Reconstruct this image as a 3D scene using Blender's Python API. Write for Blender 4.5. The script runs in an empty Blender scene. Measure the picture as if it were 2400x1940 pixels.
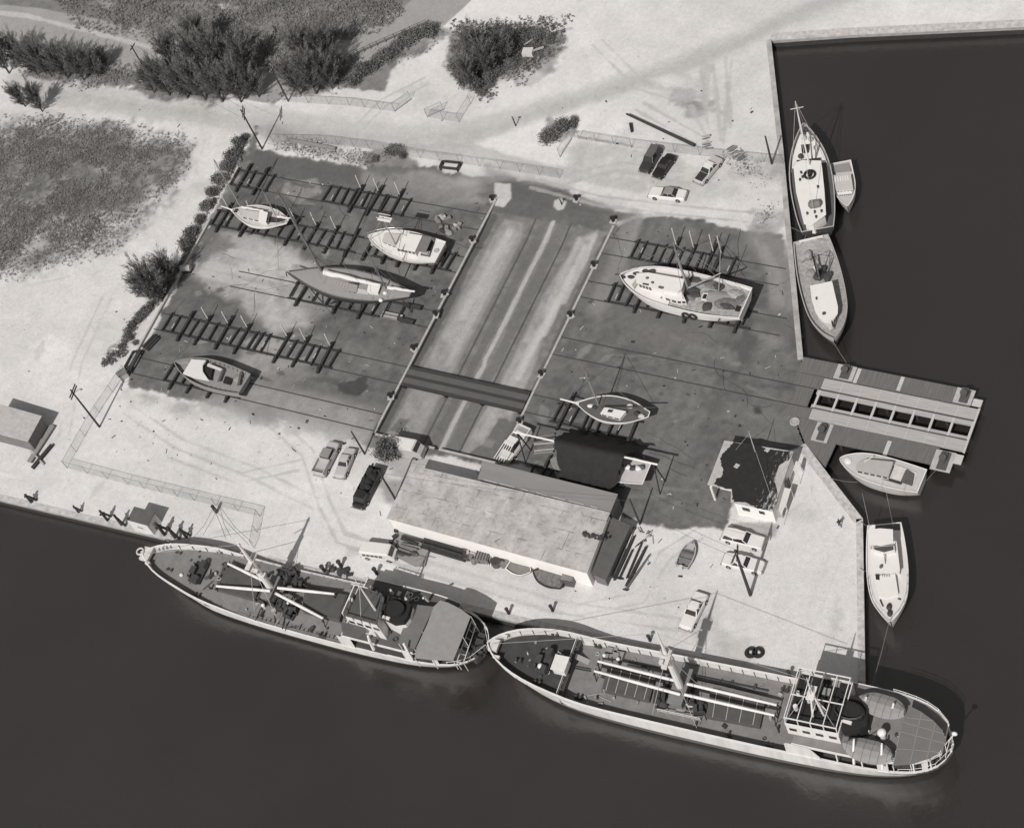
import bpy, math, random
import numpy as np
from mathutils import Vector, Matrix
random.seed(7); RNG = np.random.default_rng(7)
C = bpy.context.scene
COL = C.collection
# ------------------------------------------------------------------ camera
YAW, TILT, ROLL = math.radians(44.63), math.radians(37.62), math.radians(-25.31)
CAM = Vector((130.0, -120.0, 215.0))
ROT = Matrix.Rotation(YAW, 3, 'Z') @ Matrix.Rotation(TILT, 3, 'X') @ Matrix.Rotation(ROLL, 3, 'Z')
cd = bpy.data.cameras.new("camera"); cam = bpy.data.objects.new("camera", cd); COL.objects.link(cam)
cam.matrix_world = Matrix.Translation(CAM) @ ROT.to_4x4()
cd.sensor_fit = 'HORIZONTAL'; cd.sensor_width = 36.0; cd.lens = 36.0 * 4600 / 2400
cd.clip_start = 1.0; cd.clip_end = 20000.0
C.camera = cam
# ------------------------------------------------------------------ sky, sun, exposure
SUN_EL, SUN_AZ = math.radians(48.5), math.radians(-85.5)      # direction towards the sun, azimuth from +X
wd = bpy.data.worlds.new("World"); C.world = wd; wd.use_nodes = True
nt = wd.node_tree; nt.nodes.clear()
sky = nt.nodes.new("ShaderNodeTexSky"); sky.sky_type = 'NISHITA'; sky.sun_disc = False
sky.sun_elevation = SUN_EL; sky.sun_rotation = math.pi / 2 - SUN_AZ
bw = nt.nodes.new("ShaderNodeRGBToBW")                          # black-and-white film
bg = nt.nodes.new("ShaderNodeBackground"); bg.inputs["Strength"].default_value = 0.115
out = nt.nodes.new("ShaderNodeOutputWorld")
nt.links.new(sky.outputs[0], bw.inputs[0]); nt.links.new(bw.outputs[0], bg.inputs[0]); nt.links.new(bg.outputs[0], out.inputs[0])
sd = bpy.data.lights.new("sun", 'SUN'); sd.energy = 3.7; sd.angle = math.radians(0.5); sd.color = (1.0, 0.975, 0.945)
sun = bpy.data.objects.new("sun", sd); COL.objects.link(sun)
sv = Vector((math.cos(SUN_EL) * math.cos(SUN_AZ), math.cos(SUN_EL) * math.sin(SUN_AZ), math.sin(SUN_EL)))
sun.rotation_euler = sv.to_track_quat('Z', 'Y').to_euler(); sun.location = sv * 300
C.view_settings.view_transform = 'Standard'; C.view_settings.look = 'None'
C.view_settings.exposure = 0.15; C.view_settings.gamma = 1.0
C.cycles.max_bounces = 5; C.cycles.transparent_max_bounces = 12
try: C.cycles.use_denoising = True
except Exception: pass

# ------------------------------------------------------------------ helpers
def W(x, y, z=0.0):
    """where the sight line of photo point (x, y) meets height z"""
    d = ROT @ Vector(((x - 1200) / 4600, -(y - 970) / 4600, -1.0))
    return CAM + d * ((z - CAM.z) / d.z)
def W2(x, y, z=0.0):
    p = W(x, y, z); return (p.x, p.y)
def lin(s):
    s = s / 255.0
    return s / 12.92 if s <= 0.04045 else ((s + 0.055) / 1.055) ** 2.4
KEY = 1.28                                                      # what a white sunlit level surface reads as
def T(s): return min(0.9, lin(s) / KEY)                         # albedo of a level sunlit surface seen at grey s

_M = {}
def mat(name, tone, rough=0.75, var=0.16, scale=1.2, spec=0.3, metal=0.0, bump=0.0, stretch=None, fine=0.0):
    if name in _M: return _M[name]
    m = bpy.data.materials.new(name); m.use_nodes = True; n = m.node_tree.nodes; l = m.node_tree.links
    b = n["Principled BSDF"]
    b.inputs["Roughness"].default_value = rough; b.inputs["Metallic"].default_value = metal
    b.inputs["Specular IOR Level"].default_value = spec
    tc = n.new("ShaderNodeTexCoord"); no = n.new("ShaderNodeTexNoise")
    src = tc.outputs["Object"]
    if stretch:
        mp = n.new("ShaderNodeMapping"); mp.inputs["Scale"].default_value = stretch
        l.new(src, mp.inputs[0]); src = mp.outputs[0]
    l.new(src, no.inputs["Vector"]); no.inputs["Scale"].default_value = scale; no.inputs["Detail"].default_value = 6
    no.inputs["Roughness"].default_value = 0.65
    mr = n.new("ShaderNodeMapRange"); mr.inputs[1].default_value = 0.25; mr.inputs[2].default_value = 0.75
    mr.inputs[3].default_value = tone * (1 - var); mr.inputs[4].default_value = tone * (1 + var)
    l.new(no.outputs[0], mr.inputs[0])
    cc = n.new("ShaderNodeCombineColor")
    for i, k in enumerate((1.045, 1.0, 0.97)):
        mu = n.new("ShaderNodeMath"); mu.operation = 'MULTIPLY'; mu.inputs[1].default_value = k
        l.new(mr.outputs[0], mu.inputs[0]); l.new(mu.outputs[0], cc.inputs[i])
    l.new(cc.outputs[0], b.inputs["Base Color"])
    if bump:
        bp = n.new("ShaderNodeBump"); bp.inputs["Strength"].default_value = bump
        l.new(no.outputs[0], bp.inputs["Height"]); l.new(bp.outputs[0], b.inputs["Normal"])
    _M[name] = m
    return m

class MB:
    """collects boxes, bars, tubes and lofts; build() links them as one mesh object"""
    def __init__(s): s.v = []; s.f = []; s.m = []; s.mi = 0
    def add(s, vs, fs):
        o = len(s.v); s.v += [tuple(v) for v in vs]
        for f in fs: s.f.append(tuple(i + o for i in f)); s.m.append(s.mi)
        return s
    def box(s, x, y, z, sx, sy, sz, rz=0.0):
        c, n = math.cos(rz), math.sin(rz); vs = []
        for dz in (-.5, .5):
            for dx, dy in ((-.5, -.5), (.5, -.5), (.5, .5), (-.5, .5)):
                a, b = dx * sx, dy * sy
                vs.append((x + a * c - b * n, y + a * n + b * c, z + dz * sz))
        return s.add(vs, [(3, 2, 1, 0), (4, 5, 6, 7), (0, 1, 5, 4), (1, 2, 6, 5), (2, 3, 7, 6), (3, 0, 4, 7)])
    def bar(s, p, q, w, h=None):
        h = h or w; p, q = Vector(p), Vector(q); d = (q - p)
        if d.length < 1e-6: return s
        d.normalize()
        u = d.cross(Vector((0, 0, 1)))
        u = Vector((1, 0, 0)) if u.length < 1e-3 else u.normalized()
        t = u.cross(d).normalized(); vs = []
        for c in (p, q):
            for a, b in ((-.5, -.5), (.5, -.5), (.5, .5), (-.5, .5)): vs.append(c + u * a * w + t * b * h)
        return s.add(vs, [(0, 1, 2, 3), (7, 6, 5, 4), (0, 4, 5, 1), (1, 5, 6, 2), (2, 6, 7, 3), (3, 7, 4, 0)])
    def tube(s, pts, r, n=6):
        pts = [Vector(p) for p in pts]; rs = r if isinstance(r, (list, tuple)) else [r] * len(pts); rings = []
        for i, p in enumerate(pts):
            d = (pts[min(i + 1, len(pts) - 1)] - pts[max(i - 1, 0)]).normalized()
            u = d.cross(Vector((0, 0, 1)))
            u = Vector((1, 0, 0)) if u.length < 1e-3 else u.normalized()
            t = d.cross(u)
            rings.append([p + (u * math.cos(2 * math.pi * k / n) + t * math.sin(2 * math.pi * k / n)) * rs[i] for k in range(n)])
        return s.loft(rings)
    def loft(s, rings, cap=True, closed=True):
        n = len(rings[0]); vs = [v for r in rings for v in r]; fs = []
        for i in range(len(rings) - 1):
            for k in range(n if closed else n - 1):
                a, b = i * n + k, i * n + (k + 1) % n
                fs.append((a, b, b + n, a + n))
        if cap:
            fs.append(tuple(reversed(range(n)))); fs.append(tuple((len(rings) - 1) * n + k for k in range(n)))
        return s.add(vs, fs)
    def cyl(s, x, y, z0, z1, r, n=10, r1=None):
        r1 = r if r1 is None else r1
        return s.loft([[(x + rr * math.cos(2 * math.pi * k / n), y + rr * math.sin(2 * math.pi * k / n), z) for k in range(n)] for z, rr in ((z0, r), (z1, r1))])
    def prism(s, poly, z0, z1):
        n = len(poly)
        a = sum(poly[i][0] * poly[(i + 1) % n][1] - poly[(i + 1) % n][0] * poly[i][1] for i in range(n))
        if a < 0: poly = list(reversed(poly))
        f0 = z0 if callable(z0) else (lambda x, y: z0); f1 = z1 if callable(z1) else (lambda x, y: z1)
        return s.loft([[(x, y, f0(x, y)) for x, y in poly], [(x, y, f1(x, y)) for x, y in poly]])
    def sph(s, c, rx, ry, rz, n=10, m=6):
        rings = []
        for i in range(m + 1):
            a = math.pi * i / m; k = max(0.02, math.sin(a))
            rings.append([(c[0] + rx * k * math.cos(2 * math.pi * j / n), c[1] + ry * k * math.sin(2 * math.pi * j / n), c[2] - rz * math.cos(a)) for j in range(n)])
        return s.loft(rings)
    def torus(s, c, R, r, axis='z', n=14, k=6):
        rings = []
        for i in range(n + 1):
            a = 2 * math.pi * i / n; ring = []
            for j in range(k):
                b = 2 * math.pi * j / k; q = R + r * math.cos(b); h = r * math.sin(b)
                p = {'z': (q * math.cos(a), q * math.sin(a), h), 'y': (q * math.cos(a), h, q * math.sin(a)), 'x': (h, q * math.cos(a), q * math.sin(a))}[axis]
                ring.append((c[0] + p[0], c[1] + p[1], c[2] + p[2]))
            rings.append(ring)
        return s.loft(rings, cap=False)
    def quad(s, a, b, c, d): return s.add([a, b, c, d], [(0, 1, 2, 3)])
    def build(s, name, mats, parent=None, smooth=False, label=None, cat=None, group=None, kind=None):
        me = bpy.data.meshes.new(name); me.from_pydata(s.v, [], s.f)
        for m in (mats if isinstance(mats, (list, tuple)) else [mats]): me.materials.append(m)
        if len(me.materials) > 1: me.polygons.foreach_set("material_index", s.m)
        if smooth: me.polygons.foreach_set("use_smooth", [True] * len(me.polygons))
        me.update()
        o = bpy.data.objects.new(name, me); COL.objects.link(o)
        if parent: o.parent = parent
        return tag(o, label, cat, group, kind)

def tag(o, label=None, cat=None, group=None, kind=None):
    if label: o["label"] = label
    if cat: o["category"] = cat
    if group: o["group"] = group
    if kind: o["kind"] = kind
    return o
def thing(name, label, cat, loc=(0, 0, 0), rz=0.0, group=None):
    o = bpy.data.objects.new(name, None); COL.objects.link(o)
    o.location = loc; o.rotation_euler = (0, 0, rz); o.empty_display_size = 0.5
    return tag(o, label, cat, group)
def copy_tree(o, parent=None, label=None):
    c = o.copy(); COL.objects.link(c); c.parent = parent
    if label: c["label"] = label
    for ch in o.children: copy_tree(ch, c)
    return c
def lerp(a, b, t): return a + (b - a) * t
def interp(tab, t):
    for (a, u), (b, v) in zip(tab, tab[1:]):
        if t <= b: return lerp(u, v, (t - a) / (b - a) if b > a else 0)
    return tab[-1][1]
def sm(tab, t):                                                 # smooth (Catmull) lookup
    i = 0
    while i < len(tab) - 2 and t > tab[i + 1][0]: i += 1
    (a, u), (b, v) = tab[i], tab[i + 1]
    p = tab[i - 1] if i else tab[i]; q = tab[i + 2] if i + 2 < len(tab) else tab[i + 1]
    h = b - a; s_ = min(1, max(0, (t - a) / h))
    m0 = (v - p[1]) / (b - p[0]) * h if b > p[0] else 0; m1 = (q[1] - u) / (q[0] - a) * h
    return (2*s_**3 - 3*s_**2 + 1) * u + (s_**3 - 2*s_**2 + s_) * m0 + (-2*s_**3 + 3*s_**2) * v + (s_**3 - s_**2) * m1

# ------------------------------------------------------------------ materials
WHITE = mat("white_paint", T(222), 0.5, 0.13, 0.9)
WHITE2 = mat("worn_white_paint", T(205), 0.6, 0.14, 1.5)
PALE = mat("pale_grey_paint", T(172), 0.6, 0.1, 1.0)
GREY = mat("grey_deck_paint", T(122), 0.75, 0.2, 1.2)
GREY2 = mat("mid_grey_canvas", T(142), 0.85, 0.07, 0.6)
DKGREY = mat("dark_grey_paint", T(92), 0.7, 0.15, 0.9)
DARK = mat("dark_paint", T(62), 0.6, 0.2, 1.0)
BLACK = mat("black_paint", T(44), 0.55, 0.25, 1.0)
RUST = mat("rusty_steel", T(86), 0.85, 0.3, 3.0)
TIMBER = mat("creosoted_timber", T(60), 0.9, 0.4, 2.5)
WOOD = mat("weathered_wood", T(140), 0.85, 0.2, 2.0, stretch=(6, 1, 1))
WOODX = mat("weathered_plank_deck", T(120), 0.85, 0.25, 2.0, stretch=(4, .6, 1))
TEAK = mat("bare_teak_deck", T(150), 0.85, 0.16, 3.0, stretch=(.5, 8, 1))
CONC = mat("pale_concrete", T(178), 0.9, 0.2, 1.6, bump=0.1)
GLASS = mat("dark_window_glass", T(50), 0.12, 0.15, 1.0, spec=0.6)
RUBBER = mat("black_rubber", T(46), 0.85, 0.2, 4.0)
CHROME = mat("chrome", T(200), 0.25, 0.05, 1.0, metal=0.8)
ROPE = mat("rope", T(120), 0.9, 0.2, 4.0)
# ------------------------------------------------------------------ ground sheet
WZ = -1.7                                                        # water level; the yard is 0
COAST = [(-3000, -147.0), (-51.4, -34.6), (27.8, -31.6), (73.1, -29.4), (72.8, -27.2), (65.4, -5.7), (59.5, -0.9), (54.6, 3.2),
         (52.6, 6.0), (49.9, 16.2), (41.8, 34.4), (35.0, 50.0), (25.5, 71.0), (37.0, 74.0), (90, 86), (3000, 800), (3000, 3000), (-3000, 3000)]
PX0, PX1, PY0, PY1, PYT, PD = -4.75, 15.0, -9.95, 27.5, 33.5, -0.7

def axis(a, b, st, far):
    mid = list(np.arange(a, b + st / 2, st)); lo, hi, d = [], [], st
    x, y = a, b
    while y < far:
        d *= 1.35; y += d; x -= d; hi.append(y); lo.append(x)
    return np.array(lo[::-1] + mid + hi)
XS, YS = axis(-126, 80, 0.22, 3000), axis(-42, 94, 0.22, 3000)
GX, GY = np.meshgrid(XS, YS)
def vnoise(x, y, s, seed):
    r = np.random.default_rng(seed).random((256, 256)); u, v = x / s, y / s
    i, j = np.floor(u).astype(int), np.floor(v).astype(int); fu, fv = u - i, v - j
    fu, fv = fu * fu * (3 - 2 * fu), fv * fv * (3 - 2 * fv); i, j = i % 256, j % 256; i1, j1 = (i + 1) % 256, (j + 1) % 256
    return (r[j, i] * (1 - fu) + r[j, i1] * fu) * (1 - fv) + (r[j1, i] * (1 - fu) + r[j1, i1] * fu) * fv
def fbm(x, y, s, seed, o=4):
    a, t, w = 0, 0, 1.0
    for k in range(o): a = a + w * vnoise(x + 17 * k, y - 9 * k, s / 2 ** k, seed + k); t += w; w *= .55
    return a / t - .5
def sdf(poly, x, y, closed=True):
    d = np.full(x.shape, 1e9); ins = np.zeros(x.shape, bool); n = len(poly)
    for i in range(n if closed else n - 1):
        (ax, ay), (bx, by) = poly[i], poly[(i + 1) % n]; ex, ey = bx - ax, by - ay
        h = np.clip(((x - ax) * ex + (y - ay) * ey) / (ex * ex + ey * ey + 1e-9), 0, 1)
        d = np.minimum(d, (x - ax - ex * h) ** 2 + (y - ay - ey * h) ** 2)
        if closed:
            c = ((ay > y) != (by > y)); ins ^= c & (x < (bx - ax) * (y - ay) / (by - ay + 1e-12) + ax)
    d = np.sqrt(d)
    return np.where(ins, -d, d) if closed else d
S = np.full(GX.shape, 210.0)
S += 34 * fbm(GX, GY, 24, 3) + 16 * fbm(GX, GY, 4.0, 9)
NE1, NE2, NE3 = fbm(GX, GY, 7, 21), fbm(GX, GY, 1.6, 33, 3), fbm(GX, GY, .8, 43, 2)
def paint(pts, s, soft=1.0, rag=1.0, amt=1.0, width=None, world=False, mott=0.0):
    poly = pts if world else [W2(*p) for p in pts]
    xs, ys = [p[0] for p in poly], [p[1] for p in poly]; pad = soft + rag * 2 + (width or 0) + 2
    i0, i1 = np.searchsorted(XS, [min(xs) - pad, max(xs) + pad]); j0, j1 = np.searchsorted(YS, [min(ys) - pad, max(ys) + pad])
    sl = (slice(j0, j1), slice(i0, i1)); x, y = GX[sl], GY[sl]
    if x.size == 0: return
    d = sdf(poly, x, y, width is None)
    if width: d = d - width / 2
    d = d + rag * (2.2 * NE1[sl] + 1.1 * NE2[sl] + .7 * NE3[sl]); soft = soft * (.4 if soft < 2.1 else .6); rag2 = .0
    k = np.clip(.5 - d / soft, 0, 1); k = k * k * (3 - 2 * k) * amt
    tgt = s + mott * (NE1[sl] * 1.4 + NE2[sl] + 1.1 * NE3[sl])
    S[sl] = S[sl] * (1 - k) + tgt * k
# yard surfacing
YARD = [(590,352),(700,365),(850,390),(930,396),(1010,392),(1120,410),(1230,428),(1345,455),(1410,478),(1440,500),(1500,503),(1560,503),(1750,536),(1835,548),(1852,600),(1890,837),(1894,1040),
        (1850,1055),(1740,1120),(1700,1238),(1640,1243),(1560,1232),(1480,1216),(1440,1203),(1230,1090),(1170,1085),(880,1050),(850,1045),(800,1030),(640,980),(440,940),(292,905),(300,870),(360,770),(395,710),(470,570),(520,480),(560,410)]
paint(YARD, 107, 1.4, 1.0, 1, mott=20)
paint([(855,398),(930,402),(1010,400),(1160,436),(1150,480),(1060,478),(1000,505),(950,480),(900,470),(850,455),(842,420)], 146, 2.5, .8, .95, mott=12)
paint([(846,394),(848,440),(840,460),(1000,540),(1060,480),(1150,460)], 120, 4, 1, .35)
paint([(435,630),(520,545),(610,560),(690,590),(705,640),(650,655),(700,700),(725,760),(640,790),(600,745),(560,695),(480,660)], 172, 3.0, 1.6, .95, mott=22)
paint([(640,775),(770,800),(720,850),(610,880),(540,860),(590,800)], 160, 4.0, 1.6, .8, mott=22)
paint([(455,530),(530,555),(560,600),(470,620)], 112, 3, 1.0, .8)
paint([(690,790),(760,800),(720,830),(640,840)], 98, 2.0, 1.2, .6)
paint([(292,912),(440,946),(560,890),(640,905),(760,935),(885,965),(865,1050),(800,1035),(640,990),(440,960),(290,925)], 158, 5.0, 1.3, .8, mott=16)
paint([(300,930),(440,958),(560,960),(760,1000),(850,1030),(840,1052),(640,1000),(300,950)], 182, 5.0, 1.3, .9, mott=12)
paint([(560,950),(640,940),(660,985),(590,985)], 135, 5.0, 1.5, .7)
paint([(790,900),(855,880),(860,905),(845,925),(808,918)], 74, .9, .8, .95)
paint([(690,880),(790,895)], 92, .8, .4, .8, width=.7)
paint([(1040,540),(1000,500),(880,470),(800,450),(700,470),(560,480)], 90, 6, 1, .35, width=5)
paint([(910,620),(1000,625),(960,660),(900,650)], 132, 3, 1, .6)
paint([(800,590),(960,560),(980,600),(830,640)], 122, 3, 1, .5)
paint([(590,360),(700,368),(846,392),(846,435),(700,420),(585,395)], 96, 2, .6, .7)
# around the top of the pit
paint([(1140,395),(1330,448),(1430,500),(1400,560),(1180,520),(1130,460)], 98, 5, 1.4, .7)
paint([(1160,430),(1196,432),(1198,465),(1180,484),(1158,480)], 188, .5, .25, 1)
paint([(1299,470),(1315,464),(1328,474),(1322,490),(1308,494),(1298,484)], 190, .8, .25, 1)
paint([(1440,522),(1520,495),(1620,505),(1500,512),(1450,530)], 186, .8, .5, .9)
paint([(1440,470),(1500,500),(1380,478),(1350,462)], 180, 3, 1, .6)
paint([(500,605),(600,575),(700,600),(760,640),(700,650),(560,640),(480,640)], 184, 3, 1.2, .8, mott=24)
paint([(640,660),(760,690),(770,720),(700,760),(650,720)], 166, 3, 1.4, .7, mott=30)
paint([(670,430),(740,420),(750,450),(700,470),(660,455)], 150, 1.5, .8, .8, mott=24)
paint([(560,860),(660,850),(740,880),(650,900)], 150, 3, 1.3, .6, mott=26)
for a_ in (((480,620),(700,665)),((470,640),(640,680)),((540,590),(690,620))): paint(a_, 190, 1.2, .5, .6, width=.8)
for k in range(26):
    x_ = RNG.uniform(-44, -8); y_ = RNG.uniform(-9, 31); l_ = RNG.uniform(1, 5); paint([(x_, y_), (x_ + l_, y_ + RNG.uniform(-.6, .4))], RNG.choice([84, 92, 134, 142]), .5, .4, .5, width=RNG.uniform(.2, .6), world=True)
for k in range(30):
    x_ = RNG.uniform(16, 48); y_ = RNG.uniform(-12, 30); l_ = RNG.uniform(1, 6); paint([(x_, y_), (x_ + l_, y_ + RNG.uniform(-1.6, 1.4))], RNG.choice([88, 94, 128, 136]), .5, .4, .5, width=RNG.uniform(.2, .7), world=True)
# paired wheel ruts across the sand
for pts, s_ in (([(640,990),(720,1060),(760,1180),(800,1260),(1000,1330),(1300,1420),(1500,1450),(1640,1470)], 180), ([(300,960),(420,1040),(600,1110),(740,1180)], 184), ([(700,1090),(560,1120),(400,1060)], 182), ([(1640,1250),(1560,1300),(1500,1400),(1350,1430)], 184), ([(1800,1240),(1900,1180),(1960,1300),(1900,1450),(1700,1500)], 190), ([(1250,430),(1400,470),(1560,490),(1760,510)], 172), ([(1330,420),(1450,390),(1620,420),(1700,400)], 174), ([(470,330),(440,430),(330,540),(160,640),(60,660)], 186), ([(1000,190),(900,240),(840,300)], 182), ([(1500,250),(1640,330),(1700,420)], 178), ([(1400,100),(1500,200),(1700,260)], 184), ([(250,700),(180,850),(150,1020)], 186)):
    w_ = [W2(*q) for q in pts]
    for o_ in (-.85, .85):
        ln = []
        for i, q in enumerate(w_):
            a_, b_ = w_[max(i - 1, 0)], w_[min(i + 1, len(w_) - 1)]; d_ = math.hypot(b_[0] - a_[0], b_[1] - a_[1]); ln.append((q[0] - (b_[1] - a_[1]) / d_ * o_, q[1] + (b_[0] - a_[0]) / d_ * o_))
        paint(ln, s_, .5, .25, .7, width=.42, world=True)
# right yard tyre sweep and stains
paint([(1480,515),(1440,640),(1400,720)], 140, 3, .4, .7, width=3)
paint([(1500,505),(1470,600)], 150, 1.5, .3, .6, width=1.2)
paint([(1780,555),(1835,610),(1850,700),(1820,770),(1740,830)], 138, 3, .6, .75, width=4.5)
paint([(1790,575),(1822,640),(1830,720)], 152, 1.5, .3, .6, width=1)
paint([(1770,560),(1805,640),(1812,730)], 150, 1.2, .3, .5, width=.8)
paint([(1720,800),(1755,770),(1790,800),(1745,870),(1725,880)], 82, 4, 1.5, .8)
paint([(1800,720),(1880,735),(1880,800),(1790,770)], 92, 4, 1.5, .6)
paint([(1640,920),(1700,930),(1690,980),(1640,970)], 96, 5, 1.5, .6)
paint([(1700,960),(1780,940),(1860,1000),(1800,1040)], 122, 6, 1, .5)
paint([(1480,700),(1640,740),(1700,760),(1640,830),(1480,800)], 116, 6, 1.4, .6)
paint([(1768,958),(1780,955),(1784,966),(1770,970)], 66, 1.2, .5, .8)
paint([(1500,930),(1560,960),(1500,1000)], 118, 6, 1, .4)
# sand hollows, oil, wheel tracks on the haul road
for dy, w_, s_ in ((0, 4.0, 176), (18, 1.6, 166), (30, 1.4, 168), (-14, 1.6, 180), (8, .8, 158)):
    paint([(40,190+dy),(190,218+dy),(330,242+dy),(480,258+dy),(620,278+dy),(800,305+dy),(960,318+dy),(1080,308+dy*.9),(1180,285+dy*.7),(1300,245+dy*.6),(1430,205+dy*.5),(1560,165+dy*.5),(1700,110+dy*.5),(1850,40),(2100,-60)], lerp(s_, 200, .35), 4.5, .6, .65, width=w_)
for a_, w_ in ((0, 3.5), (26, 1.2)):
    paint([(470,330+a_*.1),(455+a_*.3,400),(430+a_,460),(380+a_,520),(260+a_,590),(60,650+a_)], 205, 3, .5, .6, width=w_)
paint([(620,300),(900,345),(1100,350),(1300,400),(1500,440)], 176, 2, .5, .7, width=2.0)
paint([(1090,420),(1200,400),(1330,420)], 178, 3, .8, .5, width=3)
paint([(600,300),(640,345),(760,375),(850,388),(850,350),(700,320)], 150, 4, 1.2, .6, mott=20)
paint([(840,350),(960,350),(975,390),(900,425),(855,400)], 118, 2.5, 1.4, .8, mott=20)
paint([(1330,340),(1400,330),(1540,350),(1560,370),(1400,372),(1320,400)], 176, 3, .8, .5)
for p in ((1640,262,1.6),(1600,225,1.6),(1770,420,2.2),(1720,405,2.0),(1795,520,2.6),(1805,395,2.6),(1450,1000,0.5)):
    x_, y_ = W2(p[0], p[1]); paint([(x_-p[2],y_-p[2]),(x_+p[2],y_-p[2]*.7),(x_+p[2],y_+p[2]),(x_-p[2],y_+p[2]*.6)], 146, 2.5, 1.8, .6, world=True, mott=34)
for a_, b_ in (((1640,130),(1660,300)),((1668,120),(1690,330)),((1700,130),(1712,300)),((1715,140),(1695,340)),((1620,250),(1665,340))):
    paint([a_, b_], 178, 1.2, .4, .8, width=.5); 
paint([(1610,150),(1640,120),(1660,160),(1650,230)], 178, 2, .6, .7, width=1)
# parking pocket, aprons
paint([(1345,320),(1480,345),(1740,375),(1820,380),(1800,460),(1640,470),(1480,420),(1350,400)], 184, 4, 1, .7, mott=14)
paint([(1000,1180),(1420,1400),(1300,1440),(950,1330)], 190, 4, 1, .5)
paint([(1900,1060),(2000,1220),(2005,1580),(1700,1560),(1700,1300),(1820,1260)], 207, 6, 1, .7)
paint([(1905,1040),(1925,1070),(1900,1110),(1880,1075)], 150, 2, 1, .7)
paint([(1720,1225),(1830,1225),(1818,1258),(1712,1245)], 160, 1.2, .3, .9)
paint([(880,1120),(950,1130),(935,1175),(905,1165)], 135, 3, 1.2, .7)
paint([(930,1060),(1010,1075),(960,1120),(900,1090)], 150, 4, 1.3, .7)
paint([(1690,1490),(1760,1500),(1750,1560),(1720,1590)], 182, 3, 1, .6)
paint([(1945,1440),(1962,1405),(1970,1470),(1950,1500)], 176, 2.5, 1, .6)
paint([(560,1350),(640,1372),(700,1395),(690,1402),(560,1368)], 184, 2, .8, .6)
# ground under scrub and trees, the far road
SCRUB = [(-200,270),(64,275),(140,275),(200,292),(330,300),(420,318),(434,335),(437,375),(425,420),(395,470),(330,545),(250,595),(150,615),(64,635),(-200,660)]
paint(SCRUB, 150, 8.0, 2.0, .9, mott=60); paint([(64,300),(250,300),(400,330),(420,370),(330,470),(200,520),(64,540),(-150,520),(-150,300)], 112, 6, 2.5, .8, mott=50)
paint([(64,70),(64,180),(200,195),(320,200),(345,225),(520,236),(760,222),(870,165),(1000,120),(1050,70)], 120, 2.5, 1.6, .9, mott=30)
paint([(-300,20),(64,40),(330,78),(430,120),(560,190),(640,205),(900,215),(960,80),(990,-120),(300,-120)], 116, 1.5, .8, .9, mott=20)
paint([(-200,40),(64,66),(200,92),(330,122),(440,152)], 158, .8, .2, 1, width=9.5)
paint([(640,190),(700,165),(800,128),(880,98),(980,50),(1100,-60)], 158, .8, .2, 1, width=9.5)
paint([(440,152),(540,175),(640,190)], 158, .8, .2, 1, width=9.5)
paint([(-200,10),(64,38),(200,72),(330,105),(440,130)], 188, .8, .3, .9, width=.9)
paint([(1060,70),(1330,70),(1300,130),(1200,190),(1110,225),(1090,180),(1050,165)], 116, 2.5, 2.0, .85, mott=40)
paint([(1180,180),(1260,130),(1330,110),(1290,170),(1210,215)], 150, 2.5, 2.0, .7, mott=45)
paint([(1275,270),(1340,285),(1360,310),(1310,335),(1275,320)], 140, 2, 1.2, .8, mott=20)
paint([(600,300),(560,395),(470,545),(400,640),(340,700),(280,790),(250,830),(300,790),(395,680),(440,620),(500,520),(585,380)], 120, 2, 1.4, .9, mott=40)
for k in range(44):                                              # bleached and damp patches on the sand
    x_ = RNG.uniform(-100, 62); y_ = RNG.uniform(-30, 78); r_ = RNG.uniform(1.5, 5)
    if sdf(COAST, np.array([x_]), np.array([y_]))[0] < -3 and sdf([W2(*q) for q in YARD], np.array([x_]), np.array([y_]))[0] > 3: paint([(x_-r_,y_),(x_,y_-r_*.5),(x_+r_,y_),(x_,y_+r_*.6)], RNG.choice([182, 188, 224, 228]), 2.4, 1.4, .5, world=True)
for k in range(60):                                              # oil drips and small stains over the paved yard
    x_ = RNG.uniform(-48, 50); y_ = RNG.uniform(-10, 32)
    if PX0 - 1 < x_ < PX1 + 1: continue
    r_ = RNG.uniform(.2, .7); paint([(x_-r_,y_),(x_,y_-r_*.7),(x_+r_,y_),(x_,y_+r_*.8)], RNG.choice([80, 84, 90, 140]), .6, .3, .6, world=True)
for k in range(70):                                              # scuffs on the sand
    x_ = RNG.uniform(-110, 65); y_ = RNG.uniform(-32, 80); r_ = RNG.uniform(.4, 2.2); a_ = RNG.uniform(0, 6.28)
    c_, s_ = math.cos(a_) * r_, math.sin(a_) * r_
    if sdf(COAST, np.array([x_]), np.array([y_]))[0] < -2: paint([(x_-c_,y_-s_),(x_+s_*.4,y_-c_*.4),(x_+c_,y_+s_),(x_-s_*.4,y_+c_*.4)], RNG.choice([170, 176, 206]), 1.2, .6, .35, world=True)
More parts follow.
